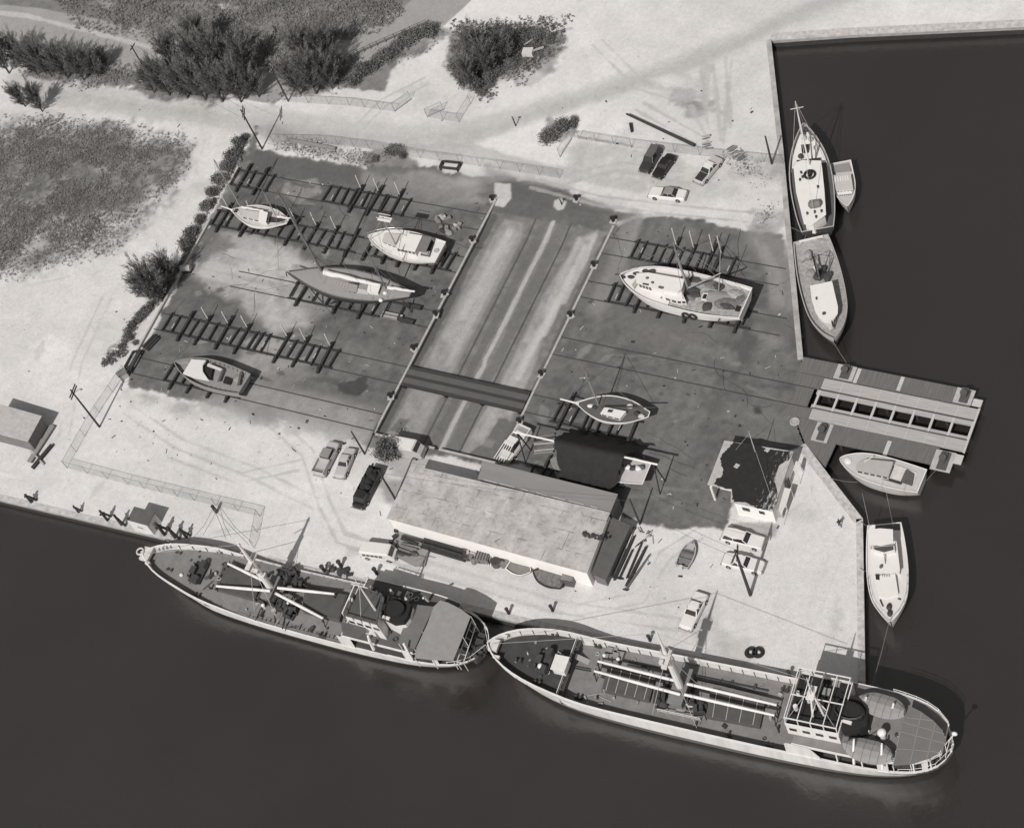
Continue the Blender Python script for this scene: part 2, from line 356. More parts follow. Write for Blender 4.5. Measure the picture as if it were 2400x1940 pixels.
# transfer pit floor: paler worn panels between the rails
paint([(PX0,PY0),(PX1,PY0),(PX1,31),(PX0,31)], 122, .5, .1, 1, world=True, mott=18)
paint([(-3.2,-9),(1.6,-9),(1.8,27),(1,30),(-2,30),(-2.8,27)], 150, 1.6, .3, .9, world=True, mott=18)
paint([(-2.4,8),(1.0,6),(.8,28),(-.6,29),(-1.6,27)], 170, 2, .5, .8, world=True, mott=20)
paint([(8.9,-9.5),(13.6,-9.5),(13.4,5),(11.8,14),(13.6,24),(13.0,31),(10.5,29),(9.6,20)], 158, 1.6, .5, .9, world=True, mott=22)
for a_ in ((11.0,2,11.4,13,178),(12.2,12,12.0,28,184),(11.0,16,10.6,29,170),(12.8,18,12.9,30,178),(10.4,-6,10.8,4,168),(11.6,4,11.9,24,186),(-1.2,12,-.6,28,178),(.3,4,.6,20,168)):
    paint([a_[:2], a_[2:4]], a_[4], 1.2, .25, .8, width=.9, world=True)
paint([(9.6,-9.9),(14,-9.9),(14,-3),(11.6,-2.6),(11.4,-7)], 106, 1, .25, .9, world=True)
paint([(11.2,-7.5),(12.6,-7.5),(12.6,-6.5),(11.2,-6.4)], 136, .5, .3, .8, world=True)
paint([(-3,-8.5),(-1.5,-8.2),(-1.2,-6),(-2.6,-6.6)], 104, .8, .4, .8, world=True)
paint([(5.6,31),(5.55,20),(5.65,10),(5.45,6),(5.75,5),(5.5,1),(5.6,-9.5)], 176, .4, .12, .95, width=.75, world=True)
paint([(4.2,31),(4.2,-9.5)], 108, .8, .15, .8, width=1.3, world=True); paint([(7.2,31),(7.2,-9.5)], 112, .8, .15, .8, width=1.6, world=True)
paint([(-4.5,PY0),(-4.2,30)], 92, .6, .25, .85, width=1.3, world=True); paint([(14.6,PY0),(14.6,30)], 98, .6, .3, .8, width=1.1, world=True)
for dx in (2.62, 8.46): paint([(dx,31),(dx,-9.8)], 64, .3, .0, .85, width=.22, world=True)

land = sdf(COAST, GX, GY); GZ = np.zeros(GX.shape)
inpit = (GX > PX0 - .05) & (GX < PX1 + .05) & (GY > PY0 - .05) & (GY < PYT)
ramp = np.clip((GY - PY1) / (PYT - PY1), 0, 1); GZ = np.where(inpit, PD * (1 - ramp), GZ)
GZ = np.where((~inpit) & (GX < -52) | (GY > 40), GZ + .25 * fbm(GX, GY, 5, 51) * np.clip((-GX - 52) / 6 + np.clip((GY - 40) / 6, 0, 1) * 2, 0, 1) * (land < -4), GZ)
NX, NY = len(XS), len(YS)
ok = land < -.05; fo = ok[:-1, :-1] & ok[1:, :-1] & ok[:-1, 1:] & ok[1:, 1:]
jj, ii = np.nonzero(fo); idx = jj * NX + ii
faces = np.stack([idx, idx + 1, idx + NX + 1, idx + NX], 1)
used = np.unique(faces); remap = np.full(NX * NY, -1); remap[used] = np.arange(len(used)); faces = remap[faces]
co = np.stack([GX.ravel(), GY.ravel(), GZ.ravel()], 1)[used].astype(np.float32)
me = bpy.data.meshes.new("ground"); me.vertices.add(len(co)); me.vertices.foreach_set("co", co.ravel())
me.loops.add(faces.size); me.loops.foreach_set("vertex_index", faces.ravel().astype(np.int32))
me.polygons.add(len(faces)); me.polygons.foreach_set("loop_start", np.arange(0, faces.size, 4, dtype=np.int32))
me.update(calc_edges=True)
at = me.attributes.new("albedo", 'FLOAT', 'POINT')
ss = np.clip(S.ravel()[used], 30, 235) / 255.0
at.data.foreach_set("value", (np.where(ss <= .04045, ss / 12.92, ((ss + .055) / 1.055) ** 2.4) / KEY).astype(np.float32))
gm = bpy.data.materials.new("sand_and_asphalt"); gm.use_nodes = True; n, l = gm.node_tree.nodes, gm.node_tree.links
b = n["Principled BSDF"]; b.inputs["Roughness"].default_value = .92; b.inputs["Specular IOR Level"].default_value = .12
aa = n.new("ShaderNodeAttribute"); aa.attribute_name = "albedo"
tc = n.new("ShaderNodeTexCoord"); acc = aa.outputs["Fac"]
for sc, lo, hi, de in ((0.28, .93, 1.07, 5), (1.3, .91, 1.09, 8), (6.0, .80, 1.20, 6)):
    no = n.new("ShaderNodeTexNoise"); no.inputs["Scale"].default_value = sc; no.inputs["Detail"].default_value = de; no.inputs["Roughness"].default_value = .7
    l.new(tc.outputs["Object"], no.inputs["Vector"])
    mr = n.new("ShaderNodeMapRange"); mr.inputs[1].default_value = .3; mr.inputs[2].default_value = .7; mr.inputs[3].default_value = lo; mr.inputs[4].default_value = hi
    l.new(no.outputs[0], mr.inputs[0]); mu = n.new("ShaderNodeMath"); mu.operation = 'MULTIPLY'; l.new(acc, mu.inputs[0]); l.new(mr.outputs[0], mu.inputs[1]); acc = mu.outputs[0]
vo = n.new("ShaderNodeTexVoronoi"); vo.inputs["Scale"].default_value = 1.1; l.new(tc.outputs["Object"], vo.inputs["Vector"]); mr = n.new("ShaderNodeMapRange"); mr.inputs[1].default_value = .06; mr.inputs[2].default_value = .13; mr.inputs[3].default_value = .72; mr.inputs[4].default_value = 1.0; l.new(vo.outputs["Distance"], mr.inputs[0]); mu = n.new("ShaderNodeMath"); mu.operation = 'MULTIPLY'; l.new(acc, mu.inputs[0]); l.new(mr.outputs[0], mu.inputs[1]); acc = mu.outputs[0]
bp = n.new("ShaderNodeBump"); bp.inputs["Strength"].default_value = .25; bp.inputs["Distance"].default_value = .06; l.new(no.outputs[0], bp.inputs["Height"]); l.new(bp.outputs[0], b.inputs["Normal"])
cc = n.new("ShaderNodeCombineColor")
for i, k in enumerate((1.03, 1.0, .978)):
    mu = n.new("ShaderNodeMath"); mu.operation = 'MULTIPLY'; mu.inputs[1].default_value = k; l.new(acc, mu.inputs[0]); l.new(mu.outputs[0], cc.inputs[i])
l.new(cc.outputs[0], b.inputs["Base Color"])
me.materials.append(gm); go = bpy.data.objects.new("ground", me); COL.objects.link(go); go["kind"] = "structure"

# fine cracks and slab joints lie 4 mm above the paving
m = MB()
def crack(pts, w):
    for a, b_ in zip(pts, pts[1:]):
        d = Vector((b_[0] - a[0], b_[1] - a[1], 0)); n_ = Vector((-d.y, d.x, 0)).normalized() * w / 2; A, B_ = Vector((*a, .005)), Vector((*b_, .005)); m.quad(A - n_, B_ - n_, B_ + n_, A + n_)
for k in range(46):
    x, y = (random.uniform(-47, -8), random.uniform(-8, 30)) if k % 2 else (random.uniform(17, 46), random.uniform(-10, 29)); a = random.choice([0, 1.57, random.uniform(0, 3.1)]); pts = [(x, y)]
    for i in range(random.randint(4, 12)): a += random.uniform(-.35, .35); x += math.cos(a) * .7; y += math.sin(a) * .7; pts.append((x, y))
    crack(pts, random.uniform(.04, .09))
m.build("ground_cracks", mat("crack_filler", T(64), .95, .3, 2.0), kind="structure")
m = MB(); msh = []
for k in range(560):
    x, y = (random.uniform(-48, 50), random.uniform(-24, 32)) if k % 4 else (random.uniform(-80, 66), random.uniform(-31, 66))
    if PX0 - .6 < x < PX1 + .6 and PY0 - .6 < y < PYT or sdf(COAST, np.array([x]), np.array([y]))[0] > -1.5: continue
    m.mi = random.randint(0, 2); q = random.random()
    if q < .45: m.box(x, y, .04, random.uniform(.2, .9), random.uniform(.05, .12), .06, random.uniform(0, 3.1))
    elif q < .8: r_ = random.uniform(.06, .2); m.sph((x, y, r_ * .3), r_, r_ * random.uniform(.6, 1), r_ * .7, 6, 4)
    else: m.box(x, y, .015, random.uniform(.2, .6), random.uniform(.2, .5), .02, random.uniform(0, 3.1))
tag(m.build("litter", [TIMBER, CONC, RUST]), "small scraps of wood, stone and rusty metal strewn over the yard and sand", "litter", None, "stuff")

# ------------------------------------------------------------------ water
wm = bpy.data.materials.new("harbour_water"); wm.use_nodes = True; n, l = wm.node_tree.nodes, wm.node_tree.links
b = n["Principled BSDF"]; b.inputs["Base Color"].default_value = (.030, .0285, .0275, 1); b.inputs["Roughness"].default_value = .24; b.inputs["IOR"].default_value = 1.6; b.inputs["Specular IOR Level"].default_value = 1.0
tc = n.new("ShaderNodeTexCoord"); no = n.new("ShaderNodeTexNoise"); no.inputs["Scale"].default_value = .9; no.inputs["Detail"].default_value = 5
n2 = n.new("ShaderNodeTexNoise"); n2.inputs["Scale"].default_value = .05; n2.inputs["Detail"].default_value = 4
l.new(tc.outputs["Object"], no.inputs["Vector"]); l.new(tc.outputs["Object"], n2.inputs["Vector"])
bp = n.new("ShaderNodeBump"); bp.inputs["Strength"].default_value = .22; bp.inputs["Distance"].default_value = .25; l.new(no.outputs[0], bp.inputs["Height"]); l.new(bp.outputs[0], b.inputs["Normal"])
mr = n.new("ShaderNodeMapRange"); mr.inputs[1].default_value = .3; mr.inputs[2].default_value = .7; mr.inputs[3].default_value = .015; mr.inputs[4].default_value = .019
l.new(n2.outputs[0], mr.inputs[0]); cc = n.new("ShaderNodeCombineColor")
for i, k in enumerate((1.2, 1.0, .94)):
    mu = n.new("ShaderNodeMath"); mu.operation = 'MULTIPLY'; mu.inputs[1].default_value = k; l.new(mr.outputs[0], mu.inputs[0]); l.new(mu.outputs[0], cc.inputs[i])
l.new(cc.outputs[0], b.inputs["Base Color"])
m = MB(); m.quad((-3000, -3000, WZ), (3000, -3000, WZ), (3000, 3000, WZ), (-3000, 3000, WZ)); m.build("water", wm, kind="structure")

# ------------------------------------------------------------------ quay walls
QW = mat("stained_quay_wall", T(150), .9, .35, .8, stretch=(1, 1, 3)); QD = mat("weedy_quay_foot", T(56), .9, .3, 1.5)
CAP = mat("pale_quay_coping", T(186), .9, .38, 1.4, bump=.2); CAP2 = mat("patched_quay_coping", T(168), .9, .45, .5)
def quay(name, pts, w, capm, label):
    for part in ("coping", "face", "foot"):
        m = MB()
        for (ax, ay), (bx, by) in zip(pts, pts[1:]):
            d = Vector((bx - ax, by - ay, 0)).normalized(); nrm = Vector((-d.y, d.x, 0))         # land lies to the left
            a, b_ = Vector((ax, ay, 0)), Vector((bx, by, 0))
            if part == "coping": z0, z1, o0, o1 = -.25, .06, -.06, w
            elif part == "face": z0, z1, o0, o1 = -.85, -.25, 0, .5
            else: z0, z1, o0, o1 = -3, -.85, -.03, .5
            vs = []
            for z in (z0, z1): vs += [a + nrm * o0 + Vector((0, 0, z)), b_ + nrm * o0 + Vector((0, 0, z)), b_ + nrm * o1 + Vector((0, 0, z)), a + nrm * o1 + Vector((0, 0, z))]
            m.add(vs, [(3, 2, 1, 0), (4, 5, 6, 7), (0, 1, 5, 4), (1, 2, 6, 5), (2, 3, 7, 6), (3, 0, 4, 7)])
        if part == "coping": root = thing(name, label, "quay wall")
        m.build(part, {"coping": capm, "face": QW, "foot": QD}[part], root)
    return root
quay("quay_wall", [(-300, -44.0), (-51.4, -34.6), (-40, -34.15), (-12, -33.1), (27.8, -31.6), (73.1, -29.4)], .75, CAP, "long pale quay wall along the two big moored coasters")
quay("quay_wall", [(73.1, -29.4), (72.8, -27.2), (65.4, -5.7)], .8, CAP, "straight quay wall beside the white motor yacht with outriggers")
quay("quay_wall", [(65.4, -5.7), (59.5, -.9), (54.6, 3.2)], 1.15, CAP, "slanting quay wall with wide coping beside the pier")
quay("quay_wall", [(49.9, 15.9), (41.8, 34.4), (35.0, 50.0), (25.5, 71.0)], .7, CAP2, "patchy seawall along the berth of the white trawler yacht")
quay("quay_wall", [(25.5, 71.0), (37.0, 74.0), (90, 86), (600, 205)], 1.2, CAP, "sunlit bulkhead across the far end of the basin")
# ------------------------------------------------------------------ transfer pit walls and rails
root = thing("transfer_pit_wall", "pale concrete curb walls round the sunken transfer pit", "pit wall")
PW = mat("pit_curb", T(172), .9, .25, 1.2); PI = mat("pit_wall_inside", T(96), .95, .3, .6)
m = MB(); m.box(PX0 - .12, 11.8, -.02, .34, 43.4, .22); m.build("curb", PW, root)
m = MB(); m.box(PX1 + .12, 11.0, -.02, .34, 42.2, .22); m.build("curb", PW, root)
m = MB(); m.box(.2, PY0 - .12, -.02, 9.6, .34, .22); m.box(10.4, PY0 - .12, -.02, 9.4, .34, .22); m.build("curb", PW, root)
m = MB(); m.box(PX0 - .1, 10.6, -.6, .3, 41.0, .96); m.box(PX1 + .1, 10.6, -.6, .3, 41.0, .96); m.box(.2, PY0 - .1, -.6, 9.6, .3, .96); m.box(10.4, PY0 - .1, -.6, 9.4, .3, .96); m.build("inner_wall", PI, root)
STEEL = mat("dark_rail_steel", T(70), .6, .2, 2.0)
BAYL = [(30.1, 27.1, -49.5), (21.85, 18.95, -49.0), (11.7, 8.75, -40.0), (1.62, -1.4, -48.5), (-6.75, -9.6, -48.0)]
BAYR = [(29.9, 26.95, 42.5), (21.8, 18.9, 45.5), (11.7, 8.65, 53.4), (1.62, -1.35, 24.0)]
for i, (a, b_, x) in enumerate(BAYL + BAYR):
    left = i < len(BAYL); x0, x1 = (x, PX0 - .3) if left else (PX1 + .3, x)
    r = thing("rail_track", "pair of thin dark rails running %s of the pit%s" % ("west" if left else "east",
        [" in the farthest berth", " past the white cabin cruiser", " under the dark hulled yawl", " in line with the transfer carriage", " under the gutted open hull",
         " above the white shrimp trawler", " below the white shrimp trawler", " out to the timber pier", " under the small dark cutter"][i]), "rails")
    for y in (a, b_):
        m = MB(); m.box((x0 + x1) / 2, y, .02, x1 - x0, .14, .06); m.build("rail", STEEL, r)
# ------------------------------------------------------------------ boat building
class Fr:
    """a boat's own frame: origin under the middle of the stern, +x forward, +y to port"""
    def __init__(s, name, label, cat, bow, stern, zb, zs, group=None):
        b, a = W(*bow, zb), W(*stern, zs); d = b - a; s.L = math.hypot(d.x, d.y); s.a = math.atan2(d.y, d.x); s.o = a
        s.root = thing(name, label, cat, (a.x, a.y, 0), s.a, group)
    def P(s, px, py, z):
        p = W(px, py, z); dx, dy = p.x - s.o.x, p.y - s.o.y; c, n = math.cos(s.a), math.sin(s.a)
        return Vector((dx * c + dy * n, -dx * n + dy * c, z))
    def G(s, x, y, z=0.0):
        c, n = math.cos(s.a), math.sin(s.a); return Vector((s.o.x + x * c - y * n, s.o.y + x * n + y * c, z))
    def poly(s, pts, z): return [tuple(s.P(px, py, z)[:2]) for px, py in pts]

class Hull:
    """levels: (height fn or number, width mid, width at the ends, set-in at bow, set-in at stern), rail first, keel last"""
    def __init__(s, L, hb, rail, levels, n=34):
        s.L, s.hb, s.rail, s.lv = L, hb, rail, levels
        s.ts = [0.5 - 0.5 * math.cos(math.pi * i / n) for i in range(n + 1)]
    def w(s, t): return max(.03, sm(s.hb, t))
    def pt(s, t, k, side):
        if k == 0: return Vector((t * s.L, side * s.w(t), sm(s.rail, t)))
        z, wm, we, bi, si = s.lv[k - 1]
        e = abs(2 * t - 1) ** 3; x = si + t * (s.L - bi - si)
        return Vector((x, side * s.w(t) * lerp(wm, we, e), z(t) if callable(z) else z))
    def shell(s, name, mats, root, slots, smooth=True):
        m = MB(); K = len(s.lv) + 1
        for k in range(K - 1):
            m.mi = slots[k]
            for sd in (-1, 1):
                m.loft([[s.pt(t, k, sd), s.pt(t, k + 1, sd)] for t in s.ts], cap=False, closed=False)
            a = [s.pt(0, k, -1), s.pt(0, k, 1), s.pt(0, k + 1, 1), s.pt(0, k + 1, -1)]; m.add(a, [(0, 1, 2, 3)])
        m.mi = slots[-1]; m.loft([[s.pt(t, K - 1, -1), s.pt(t, K - 1, 1)] for t in s.ts], cap=False, closed=False)
        return m.build(name, mats, root, smooth=False)
    def deck(s, name, mt, root, z, inset=.05, t0=0., t1=1., camber=.06):
        m = MB(); rs = []
        for t in [t0] + [t for t in s.ts if t0 < t < t1] + [t1]:
            zz = z(t) if callable(z) else z; w = max(.02, s.w(t) - inset)
            rs.append([(t * s.L, w * f, zz + camber * (1 - f * f)) for f in (-1, -.5, 0, .5, 1)])
        m.loft(rs, cap=False, closed=False); return m.build(name, mt, root)
    def bulwark(s, name, mt, root, z, th=.14, t0=0., t1=1.):
        m = MB()
        for sd in (-1, 1):
            rs = []
            for t in [t0] + [t for t in s.ts if t0 < t < t1] + [t1]:
                w = max(.01, s.w(t) - th); rs.append([(t * s.L, sd * w, sm(s.rail, t)), (t * s.L, sd * w, (z(t) if callable(z) else z) - .05)])
            m.loft(rs, cap=False, closed=False)
        return m.build(name, mt, root)
    def cap(s, name, mt, root, wd=.24, h=.08, t0=0., t1=1., out=.05, dz=0.0):
        m = MB(); ts = [t0] + [t for t in s.ts if t0 < t < t1] + [t1]
        for sd in (-1, 1):
            rs = []
            for t in ts:
                w = s.w(t); z = sm(s.rail, t) + dz; a, b = w + out, max(.005, w + out - wd)
                rs.append([(t * s.L, sd * a, z), (t * s.L, sd * a, z + h), (t * s.L, sd * b, z + h), (t * s.L, sd * b, z)])
            m.loft(rs)
        if t0 == 0:
            w = s.w(0) + out; z = sm(s.rail, 0) + dz; m.box(wd / 2 - out, 0, z + h / 2, wd, 2 * w - .02, h - .01)
        return m.build(name, mt, root)
    def railing(s, name, mt, root, h=1.0, inset=.15, t0=0., t1=1., step=1.6, z=None, sides=(-1, 1), bars=2, r=.035):
        m = MB()
        for sd in sides:
            N = max(2, int((t1 - t0) * s.L / step)); pts = []
            for i in range(N + 1):
                t = lerp(t0, t1, i / N); zz = (z(t) if callable(z) else z) if z is not None else sm(s.rail, t)
                p = Vector((t * s.L, sd * max(.02, s.w(t) - inset), zz)); pts.append(p); m.bar(p, p + Vector((0, 0, h)), r * 1.6)
            for b in range(bars): m.tube([p + Vector((0, 0, h * (b + 1) / bars)) for p in pts], r, 4)
        return m.build(name, mt, root)

def mast_lines(m, a, bs, r=.022):
    for b in bs: m.bar(a, b, r * 2)
def house(name, root, poly, z0, z1, wall, roof, over=.12, th=.14, wins=None, winm=None, roofname="roof", crown=0.0):
    """deckhouse: walls, an overhanging roof and a row of separate windows"""
    o = MB().prism(poly, z0, z1).build(name, wall, root)
    cx = sum(p[0] for p in poly) / len(poly); cy = sum(p[1] for p in poly) / len(poly)
    big = [(x + (over if x > cx else -over), y + (over if y > cy else -over)) for x, y in poly]
    MB().prism(big, z1, z1 + th).build(roofname, roof, o)
    if wins:
        for i, (p, q) in enumerate(zip(poly, poly[1:] + poly[:1])):
            if i not in wins: continue
            p, q = Vector((*p, 0)), Vector((*q, 0)); d = q - p; Ln = d.length; d.normalize(); k = wins[i]
            nrm = Vector((d.y, -d.x, 0))
            if nrm.dot(Vector(((p.x + q.x) / 2 - cx, (p.y + q.y) / 2 - cy, 0))) < 0: nrm = -nrm
            for j in range(k):
                c = p + d * (Ln * (j + .5) / k) + nrm * .012; ww = min(.9, Ln / k * .7); h = min(.6, (z1 - z0) * .4)
                w = MB(); w.box(c.x, c.y, z0 + (z1 - z0) * .62, ww, .05, h, math.atan2(d.y, d.x)); w.build("window", winm or GLASS, o)
    return o
def tyre(m, c, R=.42, r=.14, axis='y'): m.torus(c, R, r, axis, 12, 6)

# ================================================================== the two coasters
t1 = lambda x, y: (300 + x / 4.164, 1200 + y / 4.164)
t2 = lambda x, y: (750 + x / 4.164, 1250 + y / 4.164)
t3 = lambda x, y: (1130 + x / 4.164, 1400 + y / 4.164)
t4 = lambda x, y: (1600 + x * .3445, 1450 + y * .3445)
HULLW = mat("white_ship_side", T(212), .5, .2, .9, stretch=(1, 1, .12)); BOOT = mat("grey_boot_top", T(98), .7, .15, .6)
SDECK = mat("ship_deck_grey", T(126), .8, .22, .9); SDECK2 = mat("ship_deck_dark", T(68), .85, .3, .8); HATCH = mat("hatch_tarpaulin", T(84), .9, .22, .8)
AWN = mat("awning_canvas", T(144), .9, .12, 1.2); AWN2 = mat("awning_canvas_dark", T(112), .9, .12, 1.2); CASING = mat("sooty_casing_top", T(40), .9, .25, 1.0)
CLUT = mat("deck_gear_dark", T(70), .8, .35, 3.0)

def windlass(root, c, a=0.0, k=1.0):
    m = MB(); x, y, z = c
    m.box(x, y, z + .25, 1.6 * k, 2.6 * k, .4, a)
    m.loft([[(x - .3 * k + .42 * k * math.cos(b), y + yy, z + .7 + .42 * k * math.sin(b)) for b in [i * .785 for i in range(8)]] for yy in (-1.5 * k, -.6 * k)])
    m.loft([[(x - .3 * k + .42 * k * math.cos(b), y + yy, z + .7 + .42 * k * math.sin(b)) for b in [i * .785 for i in range(8)]] for yy in (.6 * k, 1.5 * k)])
    m.box(x + .5 * k, y, z + .8, .7 * k, .9 * k, .8); m.cyl(x + .8 * k, y + .8 * k, z, z + 1.0, .18 * k, 8); m.cyl(x + .8 * k, y - .9 * k, z, z + .9, .16 * k, 8)
    return m.build("windlass", CLUT, root)
def bollards(root, pts, mt=None):
    for x, y, z in pts:
        m = MB(); m.box(x, y, z + .08, 1.0, .4, .1)
        for d in (-.3, .3): m.cyl(x + d, y, z + .1, z + .6, .15, 8); m.cyl(x + d, y, z + .6, z + .68, .2, 8)
        m.build("bollard", mt or CLUT, root)
def vent(root, x, y, z, h=1.6, r=.3, mt=None):
    m = MB(); m.cyl(x, y, z, z + h, r * .6, 10); m.sph((x, y, z + h), r, r, r * .9, 10, 6); return m.build("ventilator", mt or WHITE, root)
def winch(root, x, y, z, a=0.0):
    m = MB(); c, s_ = math.cos(a), math.sin(a)
    m.box(x, y, z + .2, 1.7, 1.4, .3, a); m.box(x - .5 * c, y - .5 * s_, z + .65, .5, 1.0, .7, a)
    p, q = Vector((x + .2 * c + .7 * s_, y + .2 * s_ - .7 * c, z + .7)), Vector((x + .2 * c - .7 * s_, y + .2 * s_ + .7 * c, z + .7))
    m.tube([p, lerp(p, q, .12)], .5, 10); m.tube([lerp(p, q, .12), lerp(p, q, .88)], .3, 10); m.tube([lerp(p, q, .88), q], .5, 10)
    return m.build("winch", CLUT, root)
def hatch(root, poly, z0, z1, name="cargo_hatch", lines=5):
    o = MB().prism(poly, z0, z1).build(name, DKGREY, root)
    cx = sum(p[0] for p in poly) / 4; cy = sum(p[1] for p in poly) / 4
    m = MB(); m.prism([(cx + (x - cx) * .955, cy + (y - cy) * .93) for x, y in poly], z1, z1 + .1); m.build("tarpaulin", HATCH, o)
    m = MB(); A, B, C_, D = [Vector((*p, z1 + .14)) for p in poly]
    for i in range(lines):
        f = (i + .5) / lines; m.bar(lerp(A, B, f), lerp(D, C_, f), .09, .05)
    m.build("batten", PALE, o); return o
def boom(root, a, b, r=.17, name="cargo_boom"):
    a, b = Vector(a), Vector(b); m = MB(); m.tube([a, lerp(a, b, .5), b], [r, r * 1.1, r * .8], 8); return m.build(name, WHITE, root)
def crutch(root, p, z0):
    m = MB()
    for d in (-.9, .9): m.bar((p.x, p.y + d * .6, z0), (p.x, p.y + d * .15, p.z - .1), .12)
    m.bar((p.x, p.y - .5, p.z - .2), (p.x, p.y + .5, p.z - .2), .12); m.build("boom_crutch", CLUT, root)
def lifeboat(root, bow, stern, z, w=1.15, name="lifeboat"):
    """canvas covered boat on chocks with two white davits"""
    d = (bow - stern); L = d.length; d.normalize(); n = Vector((-d.y, d.x, 0)); tab = [(0, .25), (.12, .7), (.3, .97), (.5, 1), (.7, .95), (.88, .66), (1, .18)]
    lo, up = [], []
    for i in range(13):
        t = i / 12; c = stern + d * (L * t); k = sm(tab, t) * w; sh = .35 * (2 * t - 1) ** 2
        up.append([c - n * k + Vector((0, 0, z + .75 + sh - c.z)), c - n * k * .55 + Vector((0, 0, z + 1.06 + sh * .8 - c.z)), c + Vector((0, 0, z + 1.22 + sh * .6 - c.z)), c + n * k * .55 + Vector((0, 0, z + 1.06 + sh * .8 - c.z)), c + n * k + Vector((0, 0, z + .75 + sh - c.z))])
        lo.append([c - n * k + Vector((0, 0, z + .75 + sh - c.z)), c - n * k * .8 + Vector((0, 0, z + .3 - c.z)), c + Vector((0, 0, z + sh * .5 - c.z)), c + n * k * .8 + Vector((0, 0, z + .3 - c.z)), c + n * k + Vector((0, 0, z + .75 + sh - c.z))])
    o = MB().loft(lo, cap=True, closed=False).build(name, WHITE2, root)
    MB().loft(up, cap=True, closed=False).build("canvas_cover", AWN, o)
    m = MB()
    for i in range(1, 12, 2): m.tube([v + Vector((0, 0, .02)) for v in up[i]], .025, 4)
    m.build("lashing", AWN2, o); return o
def davit(root, foot, top, r=.13):
    m = MB(); f, t = Vector(foot), Vector(top); m.tube([f, f + (t - f) * .45 + Vector((0, 0, (t.z - f.z) * .25)), t + Vector((0, 0, .1)), t + (t - f) * .12 + Vector((0, 0, -.15))], [r * 1.3, r * 1.2, r, r * .7], 6)
    return m.build("davit", WHITE, root)
def awning(root, poly, z, mt, name="awning", posts=True, lines=0, sag=.0, z0=None, seam=None):
    o = MB().prism(poly, z, z + .07).build(name, mt, root)
    if posts and z0 is not None:
        m = MB()
        for x, y in poly: m.bar((x, y, z0), (x, y, z), .09)
        m.build("awning_post", WHITE, o)
    return o

# ---------------------------------------------------------------- nearer coaster (right)
f = Fr("coaster_ship", "larger white coaster with four white booms and two lifeboats aft", "ship", t3(50, 440), t4(1840, 890), 4.5, 2.0, "coasters moored at the quay")
R0, L0 = f.root, f.L
h = Hull(L0, [(0, .5), (.012, 2.1), (.03, 3.1), (.06, 3.95), (.107, 4.5), (.17, 4.75), (.3, 4.8), (.5, 4.75), (.75, 4.55), (.84, 4.25), (.9, 3.65), (.95, 2.6), (.985, 1.2), (1, .04)],
         [(0, 2.5), (.1, 2.3), (.2, 2.2), (.27, 2.25), (.305, 2.15), (.33, 1.95), (.6, 1.9), (.75, 2.0), (.80, 2.5), (.85, 3.3), (.91, 3.9), (1, 4.6)],
         [(lambda t: lerp(sm(h.rail, t), -.5, .55), 1.0, .88, .8, .5), (-.5, 1.0, .74, 1.7, 1.4), (-1.4, .99, .68, 2.1, 1.8), (-2.6, .9, .5, 3.2, 4.0)])
h.shell("hull", [HULLW, BOOT], R0, [0, 0, 1, 1, 1])
zfc = lambda t: sm(h.rail, t) - lerp(1.15, 1.25, (t - .8) / .2)
h.deck("forecastle_deck", SDECK2, R0, zfc, .12, .818, .995)
h.deck("main_deck", SDECK, R0, lambda t: .55, .1, .30, .82)
h.bulwark("bulwark", WHITE, R0, lambda t: .5 if t < .818 else zfc(t), .13, .3, 1)
h.cap("cap_rail", WHITE, R0, .26, .09)
m = MB(); w = h.w(.818) - .12; m.box(.818 * L0, 0, .95, .14, 2 * w, 1.3); m.build("forecastle_break", DKGREY, R0)
m = MB()
for sd in (-1, 1):                                                 # frames of the bulwark stand out as dark ribs
    for i in range(26):
        t = .33 + i * .0255; zl = zfc(t) if t > .82 else .55
        m.mi = 0; m.box(t * L0, sd * (h.w(t) - .2), (zl + sm(h.rail, t)) / 2, .07, .12, sm(h.rail, t) - zl - .1)
m.build("bulwark_stay", GREY, R0, kind="stuff")
# forecastle gear
zf = zfc(.88)
windlass(R0, (.872 * L0, .2, zf), 0, 1.15)
bollards(R0, [(*f.P(*t3(360, 630), zfc(.93))[:2], zfc(.93)), (*f.P(*t3(550, 840), zfc(.86))[:2], zfc(.86)), (*f.P(*t3(720, 380), zfc(.85))[:2], zfc(.85))])
p = f.P(*t3(760, 640), zf + 1.5); m = MB(); m.box(p.x, p.y, zf + .75, 1.6, 1.8, 1.4); m.box(p.x, p.y, zf + 1.5, 1.9, 2.1, .14); m.build("companionway", WHITE, R0)
p = f.P(*t3(570, 670), zf + .7); vent(R0, p.x, p.y, zf, .8, .38)
p = f.P(*t3(260, 500), zf); m = MB(); m.prism([(p.x - .8, p.y - .8), (p.x + .9, p.y - .6), (p.x + .7, p.y + .8), (p.x - .9, p.y + .5)], zf + .12, zf + .22); m.build("canvas_heap", GREY2, R0)
m = MB(); a, b = f.P(*t3(395, 430), zf + .3), f.P(*t3(450, 560), zf + .3); m.bar(a, b, .14); m.build("gangplank", WHITE2, R0)
m = MB()
for y0, y1 in ((-4.0, -1.2), (1.0, 3.9)):
    m.bar((.823 * L0, y0, zfc(.823) + .95), (.823 * L0, y1, zfc(.823) + .95), .07); m.bar((.823 * L0, y0, zfc(.823) + .5), (.823 * L0, y1, zfc(.823) + .5), .05)
    for i in range(4): yy = lerp(y0, y1, i / 3); m.bar((.823 * L0, yy, zfc(.823) - .1), (.823 * L0, yy, zfc(.823) + .95), .07)
m.build("break_railing", WHITE, R0)
m = MB(); a = f.P(*t3(850, 560), 1.6)
m.bar((.818 * L0, a.y, zfc(.823)), (.818 * L0 - 1.6, a.y, .6), .7, .12); m.build("ladder", PALE, R0)
